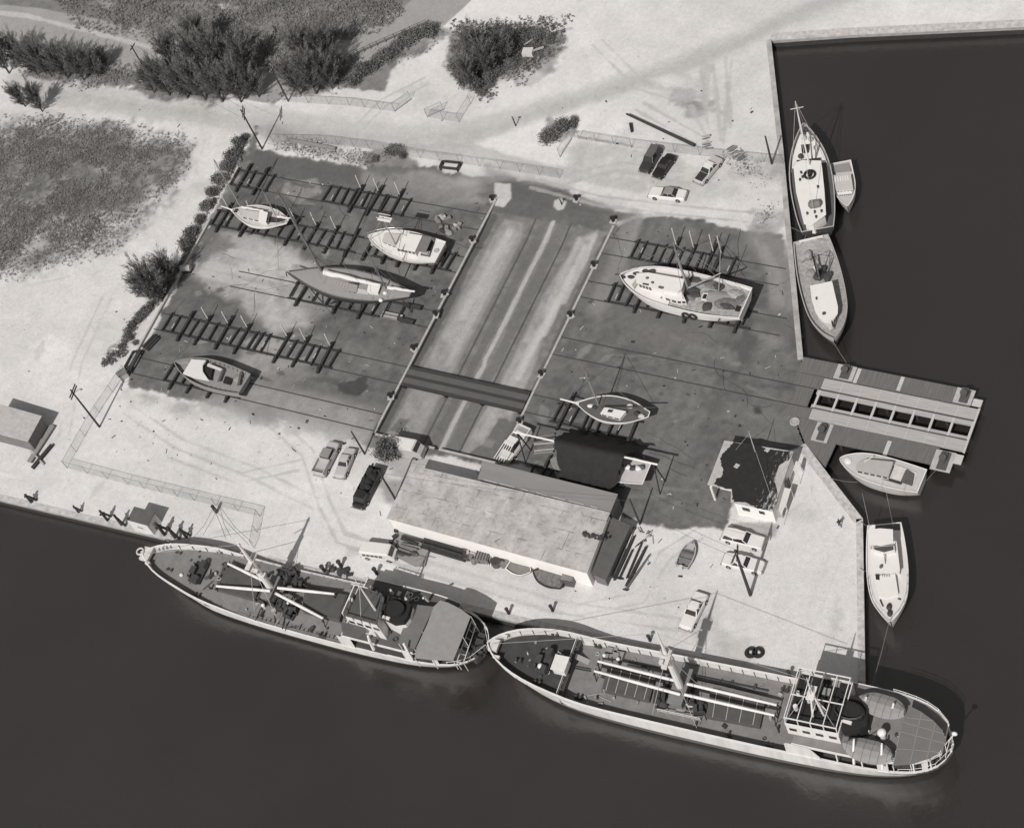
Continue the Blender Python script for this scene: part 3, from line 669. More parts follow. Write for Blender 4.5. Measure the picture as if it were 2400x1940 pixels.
m = MB(); m.box(.985 * L0, 0, 4.1, 1.2, 1.6, .5); m.box(.97 * L0, -1.5, 4.2, .9, .35, .4); m.box(.97 * L0, 1.5, 4.2, .9, .35, .4)
m.build("bow_chock", WHITE2, R0)
# hatches, trunk, gear on the well deck
hatch(R0, f.poly([t3(1225, 690), t3(1690, 790), t3(1630, 1010), t3(1165, 905)], 1.2), .6, 1.3, lines=5)
hatch(R0, f.poly([t4(190, 480), t4(560, 575), t4(525, 735), t4(160, 665)], 1.2), .6, 1.3, lines=4)
for p_ in (t3(1830, 860), t3(1900, 1010), t3(1740, 980)):
    q = f.P(*p_, .8); winch(R0, q.x, q.y, .62, random.uniform(-.3, .3))
for p_ in (t4(40, 470), t4(120, 620), t4(60, 560)):
    q = f.P(*p_, .8); winch(R0, q.x, q.y, .62, random.uniform(-.4, .4) + 3.14)
for p_, mt_ in ((t3(1900, 960), GREY2), (t3(1940, 1080), GREY2), (t3(2030, 1030), PALE), (t3(1760, 1040), CLUT), (t4(20, 560), GREY2)):
    q = f.P(*p_, .9); m = MB(); m.sph((q.x, q.y, .75), .75, .6, .5, 8, 5); m.build("canvas_bundle", mt_, R0)
for p_ in (t3(1270, 520), t3(1330, 570), t3(1230, 580)):
    q = f.P(*p_, .9); m = MB(); m.box(q.x, q.y, .9, 1.4, 1.1, .6); m.box(q.x + .2, q.y + .1, 1.3, .8, .6, .3); m.build("deck_locker", random.choice([CLUT, GREY2]), R0)
for p_ in (t3(1330, 605), t3(1195, 570)):
    q = f.P(*p_, 1.3); vent(R0, q.x, q.y, .6, .9, .26)
m = MB()
for off in (0, .35): m.tube([f.P(*t3(1060, 700 + off * 60), .75), f.P(*t3(850, 660 + off * 60), .75)], .07, 6)
a, b = f.P(*t3(1420, 640), .8), f.P(*t4(560, 560), .8); a.y = b.y = -3.0
for off in (0, .5): m.tube([a + Vector((0, off, 0)), b + Vector((0, off, 0))], .1, 6)
m.build("deck_pipe", CLUT, R0)
a, b = f.P(*t3(1705, 1085), 1.5), f.P(*t4(110, 690), 1.5); m = MB(); b.y = a.y
m.bar(a, b, .09); m.bar(a - Vector((0, 0, .45)), b - Vector((0, 0, .45)), .06)
for i in range(6): q = lerp(a, b, i / 5); m.bar((q.x, q.y, .55), q, .08)
m.build("winch_railing", WHITE2, R0)
bollards(R0, [(*f.P(*t3(945, 985), .6)[:2], .6), (*f.P(*t3(1135, 480), .6)[:2], .6), (*f.P(*t4(590, 875), .6)[:2], .6), (*f.P(*t4(700, 490), .6)[:2], .6)])
# mast, booms, rigging
mb = f.P(*t3(1962, 935), .6); m = MB()
m.tube([mb + Vector((0, 0, 0)), mb + Vector((0, 0, 9.5))], [.48, .38], 10); m.tube([mb + Vector((0, 0, 9.5)), mb + Vector((0, 0, 16.2))], [.26, .07], 8)
mast = m.build("cargo_mast", WHITE, R0)
m = MB(); m.box(mb.x, mb.y, 10.2, .7, 3.0, .3); m.box(mb.x, mb.y, 11.2, 1.3, 1.3, .12); m.box(mb.x + .4, mb.y + .9, 10.6, .5, .5, .6); m.box(mb.x + .4, mb.y - .9, 10.6, .5, .5, .6)
m.torus((mb.x, mb.y, 11.7), .65, .04, 'z'); m.build("crosstree", WHITE2, mast)
m = MB()
for dz in range(24): m.bar((mb.x - .5, mb.y - .22, 1 + dz * .4), (mb.x - .5, mb.y + .22, 1 + dz * .4), .03)
m.bar((mb.x - .5, mb.y - .22, .6), (mb.x - .42, mb.y - .22, 10.2), .04); m.bar((mb.x - .5, mb.y + .22, .6), (mb.x - .42, mb.y + .22, 10.2), .04); m.build("mast_ladder", PALE, mast)
m = MB(); m.box(mb.x, mb.y, 1.6, 1.6, 4.6, 2.0); m.box(mb.x, mb.y, 2.65, 1.9, 5.0, .12); mh = m.build("mast_house", GREY, R0)
bz = 3.0
for A_, B_ in ((t3(1130, 620), t3(1905, 815)), (t3(1095, 715), t3(1935, 945)), (t4(640, 585), t3(2000, 840)), (t4(625, 655), t3(1975, 945))):
    a, b = f.P(*A_, bz - .5), f.P(*B_, bz); boom(R0, b, a, .19); crutch(R0, a, .6)
m = MB(); top = mb + Vector((0, 0, 10.4))
for px_ in (t3(1660, 1140), t4(95, 740), t3(1740, 560), t4(130, 470)):
    q = f.P(*px_, 1.7); m.bar(top, q, .05)
mx_ = 15.6; m.bar(mb + Vector((0, 0, 15.8)), Vector((.985 * L0, 0, 4.6)), .04); m.bar(mb + Vector((0, 0, 15.8)), Vector((mx_, 0, 13)), .04)
m.build("rigging", PALE, R0)
def clutter(root, pts, z, n_, mts, par="deck_gear"):
    m = MB(); xs = [p[0] for p in pts]; ys = [p[1] for p in pts]
    for i in range(n_):
        x, y = random.uniform(min(xs), max(xs)), random.uniform(min(ys), max(ys)); m.mi = random.randint(0, len(mts) - 1); q = random.random()
        if q < .35: m.box(x, y, z + .12, random.uniform(.2, .8), random.uniform(.15, .5), random.uniform(.15, .4), random.uniform(0, 3))
        elif q < .6: m.torus((x, y, z + .08), random.uniform(.15, .35), .07, 'z', 10, 5)
        elif q < .8: m.cyl(x, y, z, z + random.uniform(.3, .8), random.uniform(.08, .2), 8)
        else: a = random.uniform(0, 3); L_ = random.uniform(.6, 2.2); m.bar((x, y, z + .1), (x + L_ * math.cos(a), y + L_ * math.sin(a), z + .1), .08)
    return m.build(par, mts, root, kind="stuff")
clutter(R0, [(20, -3.8), (46, 3.8)], .58, 60, [CLUT, DARK, GREY2, PALE]); clutter(R0, [(49.5, -2.2), (55, 2.2)], zfc(.88), 26, [CLUT, RUST, GREY2, PALE]); clutter(R0, [(3, -2.5), (9, 2.5)], 4.75, 10, [CLUT, PALE])
# --- aft: main house, boat deck, bridge, casing, awning
BD = 4.7
poop = [(x, y) for x, y in [(1.0, -1.0), (1.6, -2.3), (3.2, -3.2), (6, -3.7), (10, -3.75), (23.6, -3.75), (23.6, 3.75), (10, 3.75), (6, 3.7), (3.2, 3.2), (1.6, 2.3), (1.0, 1.0)]]
h.deck("poop_deck", SDECK2, R0, 1.6, .1, 0, .305)
house("aft_house", R0, [(4, -2.4), (8, -2.9), (17.6, -3.1), (17.6, 3.1), (8, 2.9), (4, 2.4)], 1.6, BD - .1, WHITE, WHITE, over=0, th=.05, wins={1: 6, 3: 6}, winm=GLASS)
bdh = Hull(L0, [(t, max(.03, w - .18)) for t, w in h.hb], [(0, BD), (1, BD)], h.lv)
bdh.deck("boat_deck", SDECK, R0, BD, 0, .012, .3, .05)
m = MB()
for sd in (-1, 1):
    rs = [[(t * L0, sd * bdh.w(t), BD - .35), (t * L0, sd * bdh.w(t), BD + .06), (t * L0, sd * (bdh.w(t) - .12), BD + .06), (t * L0, sd * (bdh.w(t) - .12), BD - .35)] for t in [.012 + i * .0222 for i in range(14)]]
    m.loft(rs)
m.box(.012 * L0, 0, BD - .14, .14, 2 * bdh.w(.012), .4); m.build("boat_deck_edge", WHITE, R0)
m = MB()
for sd in (-1, 1):
    for t in (.03, .06, .16, .21): m.bar((t * L0, sd * (h.w(t) - .12), 2.2), (t * L0, sd * (bdh.w(t) - .06), BD - .3), .16)
m.build("side_pillar", WHITE, R0, kind="stuff")
for sd in (-1, 1):
    for (ta, tb) in ((.108, .13), (.035, .045)):                       # plated side panels between the openings
        m = MB(); rs = [[(t * L0, sd * (h.w(t) - .02), sm(h.rail, t)), (t * L0, sd * (bdh.w(t) + .03), BD - .3)] for t in (ta, (ta + tb) / 2, tb)]; m.loft(rs, cap=False, closed=False); m.build("side_plating", HULLW, R0)
    m = MB(); rs = [[(t * L0, sd * (h.w(t) - .02), sm(h.rail, t)), (t * L0, sd * (lerp(h.w(t), bdh.w(t) + .05, k)), lerp(sm(h.rail, t), BD + .1, k))] for t, k in ((.245, .25), (.26, .8), (.27, 1), (.31, 1), (.316, .9))]; m.loft(rs, cap=False, closed=False); m.build("side_plating", HULLW, R0)
bdh.railing("boat_deck_railing", WHITE, R0, 1.0, .12, .012, .13, 1.3, z=BD, bars=2, r=.04)
h.railing("poop_railing", WHITE, R0, .9, .1, .0, .09, 1.2, z=lambda t: sm(h.rail, t), bars=1, r=.035)
m = MB()
for x in range(4): m.bar((.4, -1.5 + x, 2.5), (.4, -1.5 + x, 3.4), .07)
m.bar((.4, -1.6, 3.4), (.4, 1.6, 3.4), .08); m.build("taffrail", WHITE, R0)
# bridge house (front) with pipe frame over its dark top
BT = 6.9
bx0, bx1 = 12.0, 18.3
brp = [(bx0, -3.3), (bx1, -3.4), (bx1, 3.4), (bx0, 3.3)]
bo = house("bridge_house", R0, brp, BD, BT, WHITE, CASING, over=.0, th=.1, wins={0: 4, 1: 7, 2: 4}, winm=GLASS, roofname="bridge_top")
m = MB()
for a, b in zip(brp, brp[1:] + brp[:1]): m.bar((*a, BT + .32), (*b, BT + .32), .12, .5)
m.build("bridge_coaming", WHITE, bo)
m = MB(); FZ = BT + 1.8
gx = [lerp(bx0 + .1, bx1 - .05, i / 4) for i in range(5)]
for x in gx:
    m.bar((x, -3.25, FZ), (x, 3.25, FZ), .1)
    for y in (-3.25, 3.25): m.bar((x, y, BT), (x, y, FZ), .1)
for y in (-3.25, 0.2, 3.25): m.bar((bx0, y, FZ), (bx1, y, FZ), .12)
m.bar((gx[1], 1.4, FZ), (gx[2], .3, FZ), .1); m.build("awning_frame", WHITE, bo)
for y in (-2.6, -1.2):
    m = MB(); m.box(bx0 + 2.2 + (y + 2) * .6, y - .4, BT + .3, .9, .9, .35); m.build("roof_hatch", GREY2, bo)
m = MB(); m.cyl(bx1 - .7, 1.2, BT, BT + 1.0, .28, 8); m.cyl(bx1 - .5, -.6, BT, BT + .9, .22, 8); m.cyl(bx1 - 1.9, 0, BT + .1, BT + 1.3, .2, 8); m.build("binnacle", WHITE, bo)
# navigating mast on the bridge
q = f.P(*t4(920, 640), BT + .3); m = MB(); mx, my = q.x, q.y
for dx, dy in ((.5, .5), (.5, -.5), (-.7, 0)): m.tube([(mx + dx, my + dy, BT), (mx, my, BT + 6.8)], [.16, .11], 6)
m.tube([(mx, my, BT + 6.5), (mx, my, BT + 9.4)], [.12, .05], 6); m.bar((mx, my - 1.3, BT + 6.9), (mx, my + 1.3, BT + 6.9), .1); m.box(mx, my, BT + 5.6, .9, 1.8, .12)
for i in range(9): m.bar((mx - .5 + i * .05, my - .2, BT + .8 + i * .6), (mx - .5 + i * .05, my + .2, BT + .8 + i * .6), .04)
m.build("navigation_mast", WHITE, R0)
m = MB()
for s_ in (-1, 1): m.bar((mx, my, BT + 6.9), (bx1, s_ * 3.3, BT + .6), .045)
m.bar((mx, my, BT + 6.9), (bx0, 3.2, BT + .5), .045); m.build("bridge_rigging", PALE, R0)
# casing and funnel
cas = f.poly([t4(1075, 500), t4(1190, 530), t4(1255, 620), t4(1250, 725), t4(1200, 748), t4(1085, 735), t4(1040, 660)], 7.2)
o = MB().prism(cas, BD, 7.1).build("engine_casing", BLACK, R0); MB().prism(cas, 7.1, 7.25).build("casing_top", CASING, o)
q = f.P(*t4(1130, 620), 8.0)
m = MB(); rings = []
for z, k in ((7.2, 1), (8.0, .97), (8.1, .85), (7.7, .8)): rings.append([(q.x + 1.9 * k * math.cos(a * .4488), q.y + 1.2 * k * math.sin(a * .4488), z) for a in range(14)])
m.loft(rings); m.build("funnel", BLACK, R0)
a, b = f.P(*t4(1090, 690), 7.6), f.P(*t4(1150, 710), 7.6); m = MB(); m.bar(a, b, .35, .3); m.bar(a + Vector((0, -.5, 0)), b + Vector((0, -.5, 0)), .12, .2); m.build("skylight", WHITE, R0)
q = f.P(*t4(1355, 775), 6.2); vent(R0, q.x, q.y, BD, 1.6, .55)
q = f.P(*t4(1265, 770), 5.0); vent(R0, q.x, q.y, BD, .7, .16)
# lifeboats and davits
lifeboat(R0, f.P(*t4(1200, 545), 6.2), f.P(*t4(1512, 640), 6.2), 5.5, 1.45)
lifeboat(R0, f.P(*t4(1097, 862), 6.0), f.P(*t4(1428, 945), 6.0), 5.4, 1.45)
for a, b in ((t4(1165, 985), t4(1165, 830)), (t4(1358, 1020), t4(1355, 860)), (t4(1240, 615), t4(1250, 535)), (t4(1425, 675), t4(1435, 580))):
    davit(R0, f.P(*a, BD), f.P(*b, 7.2))
# stern awning with seams
aw = f.poly([t4(1540, 590), t4(1620, 630), t4(1705, 690), t4(1765, 755), t4(1785, 800), t4(1785, 850), t4(1745, 905), t4(1660, 955), t4(1550, 990), t4(1430, 997), t4(1450, 900), t4(1480, 770)], 6.6)
aw_o = awning(R0, aw, 6.6, mat("grid_awning", T(112), .9, .1, .6), z0=BD)
m = MB()
for A_, B_ in ((t4(1520, 670), t4(1700, 690)), (t4(1485, 765), t4(1785, 845)), (t4(1455, 880), t4(1745, 905)), (t4(1625, 635), t4(1545, 985)), (t4(1720, 705), t4(1660, 952)), (t4(1480, 770), t4(1432, 995)), (t4(1500, 700), t4(1780, 780))):
    m.bar(f.P(*A_, 6.69), f.P(*B_, 6.69), .07, .03)
m.build("seam", GREY2, aw_o)
a = f.P(*t4(1790, 850), BD + .5); b = f.P(*t4(1850, 780), BD + 2.2); m = MB(); m.bar(a, b, .1); m.sph(tuple(b), .35, .25, .3, 8, 5); m.build("stern_light", WHITE, R0)
m = MB(); b = f.P(*t4(1800, 860), 2.6)
for i in range(5): m.box(1.2 + i * .5, 2.2 + i * .35, 1.9, .4, .3, .5)
m.build("stern_gear", CLUT, R0)

# ---------------------------------------------------------------- farther coaster (left)
f = Fr("coaster_ship", "grey decked coaster with crossed white booms moored ahead of the larger one", "ship", t1(130, 390), t2(1635, 1080), 4.0, 2.0, "coasters moored at the quay")
R0, L0 = f.root, f.L
h = Hull(L0, [(0, .4), (.018, 2.1), (.06, 3.6), (.144, 4.4), (.25, 4.55), (.4, 4.55), (.6, 4.4), (.73, 4.2), (.81, 3.95), (.88, 3.2), (.93, 2.5), (.965, 1.6), (1, .04)],
         [(0, 1.7), (.1, 1.4), (.3, 1.0), (.4, .65), (.6, .6), (.68, .9), (.75, 1.6), (.82, 2.5), (.9, 3.3), (1, 4.1)],
         [(lambda t: lerp(sm(h.rail, t), -.7, .5), 1.0, .86, .8, .5), (-.8, 1.0, .72, 1.7, 1.4), (-1.2, .99, .7, 1.9, 1.6), (-2.6, .9, .5, 3.0, 4.0)])
h.shell("hull", [HULLW, mat("dark_boot_top", T(64), .7, .2, .6)], R0, [0, 0, 1, 1, 1])
zfa = lambda t: sm(h.rail, t) - .08 - 1.0 * min(1, max(0, (t - .7) / .12))
h.deck("main_deck", SDECK, R0, zfa, .1, .345, .995, .1)
h.bulwark("bulwark", WHITE, R0, zfa, .13, .68, 1); h.cap("cap_rail", WHITE, R0, .22, .08, 0, 1)
h.railing("deck_railing", DKGREY, R0, .9, .25, .36, .69, 1.9, bars=2, r=.02)
m = MB()
for i in range(7):
    t = .74 + i * .035; m.box(t * L0, -(h.w(t) - .2), (zfa(t) + sm(h.rail, t)) / 2, .07, .12, .9); m.box(t * L0, h.w(t) - .2, (zfa(t) + sm(h.rail, t)) / 2, .07, .12, .9)
m.build("bulwark_stay", DKGREY, R0)
m = MB(); m.box(.985 * L0, 0, 3.75, 1.4, 2.0, .5); 
for i in range(4): m.box(.965 * L0 - i * .5, -1.5 - i * .25, 3.3, .22, .6, .6)
m.box(.97 * L0, 1.2, 3.6, .7, .4, .5); m.torus((1.0 * L0 + .1, 0, 4.2), .5, .12, 'z'); m.build("bow_chock", WHITE2, R0)
zz = zfa(.84); windlass(R0, (.838 * L0, .1, zz), 0, 1.15)
bollards(R0, [(*f.P(*t1(420, 580), zfa(.88))[:2], zfa(.88)), (*f.P(*t1(510, 415), zfa(.87))[:2], zfa(.87)), (*f.P(*t1(700, 395), zfa(.8))[:2], zfa(.8)), (*f.P(*t1(690, 820), zfa(.77))[:2], zfa(.77)), (*f.P(*t1(780, 900), zfa(.73))[:2], zfa(.73)), (*f.P(*t1(1900, 1215), .6)[:2], .6), (*f.P(*t1(910, 405), zfa(.74))[:2], zfa(.74))])
q = f.P(*t1(525, 615), zz + .4); vent(R0, q.x, q.y, zz, .5, .3)
m = MB()
for A_, B_ in ((t1(390, 470), t1(490, 490)), (t1(370, 530), t1(480, 545)), (t1(350, 440), t1(360, 490))): m.bar(f.P(*A_, zz + .15), f.P(*B_, zz + .15), .22)
m.build("anchor_chain", CLUT, R0)
hatch(R0, f.poly([t1(940, 490), t1(1330, 600), t1(1240, 860), t1(850, 760)], 1.4), .5, 1.5, lines=0)
hatch(R0, f.poly([t1(1730, 720), t2(270, 600), t2(190, 850), t1(1700, 960)], 1.4), .5, 1.5, lines=0)
mb = f.P(*t1(1425, 780), .6); m = MB(); hm = 15.0
m.tube([mb, mb + Vector((0, 0, 8.5))], [.5, .4], 10); m.tube([mb + Vector((0, 0, 8.5)), mb + Vector((0, 0, 13.2))], [.3, .14], 8); mast = m.build("cargo_mast", WHITE, R0)
m = MB(); m.box(mb.x, mb.y, 9.0, .7, 2.6, .25); m.build("crosstree", WHITE2, mast)
MB().box(mb.x + .1, mb.y, 7.0, 1.0, 1.2, .35).build("mast_platform", WHITE2, mast); MB().box(mb.x - .4, mb.y, 5.4, .5, .8, .4).build("floodlight", WHITE2, mast); MB().sph((mb.x, mb.y, 13.3), .25, .25, .3, 8, 5).build("masthead_lamp", WHITE2, mast); MB().bar((mb.x, mb.y, 12), (mb.x + 1.2, mb.y - .2, 10.4), .08).build("stay_bar", WHITE2, mast)
m = MB(); m.box(mb.x, mb.y, 1.3, 1.5, 3.6, 1.6); m.build("mast_house", GREY, R0)
for A_, B_, z_ in ((t1(975, 500), t1(1390, 700), 2.5), (t1(862, 720), t1(1390, 768), 2.5), (t1(2015, 797), t1(1460, 738), 2.6), (t1(1905, 1035), t1(1440, 790), 2.4)):
    a, b = f.P(*A_, z_ - .3), f.P(*B_, z_); boom(R0, b, a, .2); crutch(R0, a, .6)
for p_ in (t1(1330, 850), t1(1420, 870), t1(1510, 920), t1(1580, 990), t1(1620, 940), t1(1560, 640), t1(1660, 730), t1(1600, 600)):
    q = f.P(*p_, .9); winch(R0, q.x, q.y, .62, random.uniform(0, 3.1))
for p_ in (t1(1320, 910), t1(1560, 890)):
    q = f.P(*p_, 1.2); vent(R0, q.x, q.y, .6, .7, .28)
m = MB(); top = mb + Vector((0, 0, 9.0))
for p_ in (t1(1235, 970), t1(1465, 1065), t1(1060, 440), t1(1600, 580)): m.bar(top, f.P(*p_, .7), .05)
m.bar(mb + Vector((0, 0, 12.8)), Vector((.98 * L0, 0, 4.1)), .04); m.build("rigging", PALE, R0)
m = MB()
for A_ in ((t1(1300, 930), t1(1240, 1060)), (t1(1470, 920), t1(1440, 990)), (t1(1530, 1010), t1(1505, 1140))): m.bar(f.P(*A_[0], .75), f.P(*A_[1], .75), .1)
m.build("gangway", CLUT, R0)
m = MB()
for i in range(26): x = .37 * L0 + i * .66; m.bar((x, 3.4 + .3 * math.sin(i * 2.1), .68), (x, 3.9, .7), .1)
m.build("deck_fitting", CLUT, R0)
# aft structures
h.deck("poop_deck", SDECK2, R0, 1.2, .1, 0, .35)
BD = 3.6
house("aft_house", R0, [(5.5, -3.2), (19.0, -3.4), (19.0, 3.4), (5.5, 3.2)], .7, BD - .05, WHITE, WHITE, over=0, th=.04, wins={0: 7, 2: 7})
bdh = Hull(L0, [(t, max(.03, w - .1)) for t, w in h.hb], [(0, BD), (1, BD)], h.lv)
bdh.deck("boat_deck", DKGREY, R0, BD, .05, .095, .36, .03)
m = MB()
for sd in (-1, 1): m.loft([[(t * L0, sd * bdh.w(t), BD - .3), (t * L0, sd * bdh.w(t), BD + .08), (t * L0, sd * (bdh.w(t) - .14), BD + .08), (t * L0, sd * (bdh.w(t) - .14), BD - .3)] for t in [.095 + i * .0265 for i in range(11)]])
m.box(.36 * L0 - .07, 0, BD - .1, .14, 2 * bdh.w(.36), .36); m.build("boat_deck_edge", WHITE, R0)
m = MB()
for sd in (-1, 1):
    for ta, tb in ((.335, .375), (.17, .19), (.1, .115)):
        m = MB(); m.loft([[(t * L0, sd * (h.w(t) - .02), sm(h.rail, t)), (t * L0, sd * bdh.w(t), BD - .25)] for t in (ta, (ta + tb) / 2, tb)], cap=False, closed=False); m.build("side_plating", HULLW, R0)
bo = house("bridge_house", R0, f.poly([t2(350, 510), t2(600, 590), t2(550, 880), t2(230, 790)], 8.0), BD, 7.9, WHITE, mat("bridge_top_grey", T(84), .85, .15, 1.2), over=.1, th=.1, wins={0: 4, 2: 4, 3: 6})
pts = [f.P(*t2(*p), 8.9) for p in ((350, 510), (600, 590), (550, 880), (230, 790))]
m = MB()
for a, b in zip(pts, pts[1:] + pts[:1]):
    m.bar(a, b, .1, .1)
    for i in range(4): q = lerp(a, b, i / 4); m.bar((q.x, q.y, 7.9), q, .08)
m.build("bridge_railing", DKGREY, bo)
MB().prism(f.poly([t2(205, 868), t2(425, 890), t2(452, 960), t2(395, 1008), t2(222, 985)], 5.6), 5.5, 5.65).build("bridge_wing", DKGREY, R0)
m = MB(); a, b = f.P(*t2(345, 515), 8.4), f.P(*t2(225, 790), 8.4); m.bar(a, b, .14, .8); m.build("wind_dodger", WHITE, bo)
q = f.P(*t2(300, 640), 8.5); vent(R0, q.x, q.y, 8.0, .5, .35)
q = f.P(*t2(540, 745), 8.0); m = MB(); m.tube([q, q + Vector((0, 0, 6.3))], [.16, .09], 6); t_ = q + Vector((0, 0, 6.3)); m.bar(t_ - Vector((0, 1.2, 0)), t_ + Vector((0, 1.2, 0)), .08); m.bar(t_ - Vector((1.2, 0, 0)), t_ + Vector((1.2, 0, 0)), .08); m.tube([t_, t_ + Vector((0, 0, 1.6))], .05, 5); m.bar(t_, Vector((q.x + 1.5, -3.0, 8.0)), .04); m.bar(t_, Vector((q.x + 1.5, 3.0, 8.0)), .04); m.build("navigation_mast", WHITE, R0)
# rounded black topped casing with pale band
cp = f.poly([t2(640, 600), t2(720, 612), t2(890, 690), t2(860, 800), t2(815, 860), t2(720, 872), t2(610, 815), t2(585, 720)], 6.8)
o = MB().prism(cp, BD, 6.0).build("engine_casing", WHITE, R0); MB().prism(cp, 6.0, 6.8).build("casing_top", CASING, o)
cx = sum(p[0] for p in cp) / 8; cy = sum(p[1] for p in cp) / 8
m = MB(); m.loft([[(cx + 1.5 * math.cos(a * .4488), cy + 1.1 * math.sin(a * .4488), z) for a in range(14)] for z in (6.8, 7.4)]); m.build("funnel", BLACK, R0)
a, b = f.P(*t2(612, 812), 7.0), f.P(*t2(680, 832), 7.0); m = MB(); m.bar(a, b, .4, .25); m.build("skylight", WHITE, R0)
p2 = f.poly([t2(900, 690), t2(1115, 715), t2(1000, 960), t2(925, 1130), t2(770, 1075), t2(790, 980)], 5.2); awning(R0, p2, 5.2, AWN2, z0=BD)
p2 = f.poly([t2(1175, 655), t2(1250, 675), t2(1370, 735), t2(1472, 810), t2(1395, 1010), t2(1300, 1240), t2(1100, 1235), t2(925, 1215), t2(945, 1110), t2(1050, 880), t2(1110, 715)], 5.9); awning(R0, p2, 5.9, AWN, z0=BD)
for a, b in ((t2(525, 1130), t2(470, 1000)), (t2(900, 1225), t2(820, 1080)), (t2(710, 590), t2(690, 555)), (t2(1060, 660), t2(1010, 630)), (t2(855, 660), t2(840, 640))): davit(R0, f.P(*a, BD), f.P(*b, 6.4), .16)
m = MB()
for A_, B_ in ((t2(1335, 1250), t2(1480, 850)), (t2(1400, 1260), t2(1520, 900)), (t2(1335, 1250), t2(1400, 1260))): m.bar(f.P(*A_, 3.4), f.P(*B_, 3.4), .1)
for i in range(6):
    u = i / 5; m.bar(lerp(f.P(*t2(1335, 1250), 3.4), f.P(*t2(1480, 850), 3.4), u), lerp(f.P(*t2(1400, 1260), 3.4), f.P(*t2(1520, 900), 3.4), u), .08)
for p_ in ((1335, 1250), (1480, 850), (1400, 1260), (1520, 900), (1405, 1060)): q = f.P(*t2(*p_), 3.4); m.bar((q.x, q.y, 1.2), q, .09)
m.build("stern_catwalk", WHITE2, R0)
for p_ in (t2(1480, 1150), t2(1570, 1120), t2(1540, 1200), t2(1580, 1050)): q = f.P(*p_, 1.4); winch(R0, q.x, q.y, 1.25, random.uniform(0, 3))
h.railing("stern_railing", WHITE, R0, .8, .1, .0, .08, 1.3, bars=1, r=.035)
clutter(R0, [(21, -3.6), (38, 3.6)], .62, 70, [CLUT, DARK, GREY2, PALE]); clutter(R0, [(41, -2.2), (47, 2.2)], zfa(.83), 22, [CLUT, RUST, GREY2, PALE]); clutter(R0, [(2, -2.6), (6.5, 2.6)], 1.25, 24, [CLUT, PALE, RUST]); clutter(R0, [(11, -3.6), (18, -2.2)], 3.7, 16, [WHITE2, CLUT, PALE]); clutter(R0, [(8, 2.0), (18, 3.6)], 3.7, 14, [WHITE2, CLUT, PALE])
# ================================================================== boats
K_ = .288
tl = lambda x0, y0: (lambda x, y: (x0 + x * K_, y0 + y * K_))
def zl(x0, y0, s): return lambda x, y: (x0 + x / s, y0 + y / s)
BOATW = mat("white_boat_gloss", T(224), .4, .05, 1.0); BOATP = mat("pale_boat_deck", T(190), .6, .08, 1.5); BHULL = mat("dark_boat_hull", T(58), .5, .15, .8)
BUFF = mat("buff_spar", T(150), .6, .12, 2.0); SPAR = mat("varnished_spar", T(112), .5, .2, 2.0); SAIL = mat("furled_sail_cover", T(214), .9, .06, 3.0); NETS = mat("heaped_fishing_net", T(112), .95, .5, 3.0, bump=.4)
CANV = mat("grey_canvas", T(118), .9, .1, 1.5); ANTIF = mat("dark_antifouling", T(84), .8, .2, 1.0); OLDW = mat("bare_old_planking", T(140), .9, .3, 2.0, stretch=(1, 6, 6)); STAIN = mat("stained_working_deck", T(160), .9, .4, 2.2)
VHULL = lambda zk, flare=.9: None
SECT = {  # levels below the rail as (fraction of depth, width mid, width ends, set-in bow, set-in stern)
    "motor": [(.35, .97, .8, .25, .05), (.62, .9, .55, .6, .1), (.85, .6, .25, 1.0, .3), (1.0, .06, .05, 1.6, .5)],
    "sail": [(.2, 1.0, .9, .15, .3), (.45, .9, .6, .5, .9), (.65, .55, .25, .9, 1.6), (.8, .12, .08, 1.5, 2.2), (1.0, .06, .05, 2.6, 2.8)],
    "work": [(.3, .98, .85, .25, .05), (.55, .95, .65, .6, .15), (.82, .75, .3, 1.1, .4), (1.0, .06, .05, 1.6, .6)]}
def boat(name, label, cat, bow, stern, zb, zs, beam, shape, sect, zk, mats, slots, deckm, capm, deckdrop=.12, sheer=.2, stem=None, group=None, k=1.0):
    f = Fr(name, label, cat, bow, stern, zb, zs, group); L = f.L
    hb = [(t, w * beam / 2) for t, w in shape]; rail = [(0, zs + sheer * .35), (.25, zs), (.5, zs + (zb - zs) * .25), (.8, zs + (zb - zs) * .7), (1, zb)]
    lv = [((lambda t, q=q: lerp(sm(rail, t), zk, q)), wm, we, bi * k, si * k) for q, wm, we, bi, si in SECT[sect]]
    h = Hull(L, hb, rail, lv, 26); h.shell("hull", mats, f.root, slots)
    if deckm: h.deck("deck", deckm, f.root, lambda t: sm(rail, t) - deckdrop, .05, 0, .995, .05)
    if capm: h.cap("rail_cap", capm, f.root, .14, .06)
    if deckdrop > .3: h.bulwark("bulwark", capm, f.root, lambda t: sm(rail, t) - deckdrop, .1)
    f.h = h; return f
SH_M = [(0, .78), (.1, .86), (.3, .97), (.5, 1), (.7, .86), (.85, .56), (.95, .24), (1, .03)]
SH_S = [(0, .2), (.08, .42), (.25, .82), (.45, 1), (.62, .95), (.8, .62), (.92, .26), (1, .03)]
SH_W = [(0, .82), (.1, .9), (.3, 1), (.55, 1), (.75, .88), (.88, .6), (.95, .33), (1, .04)]
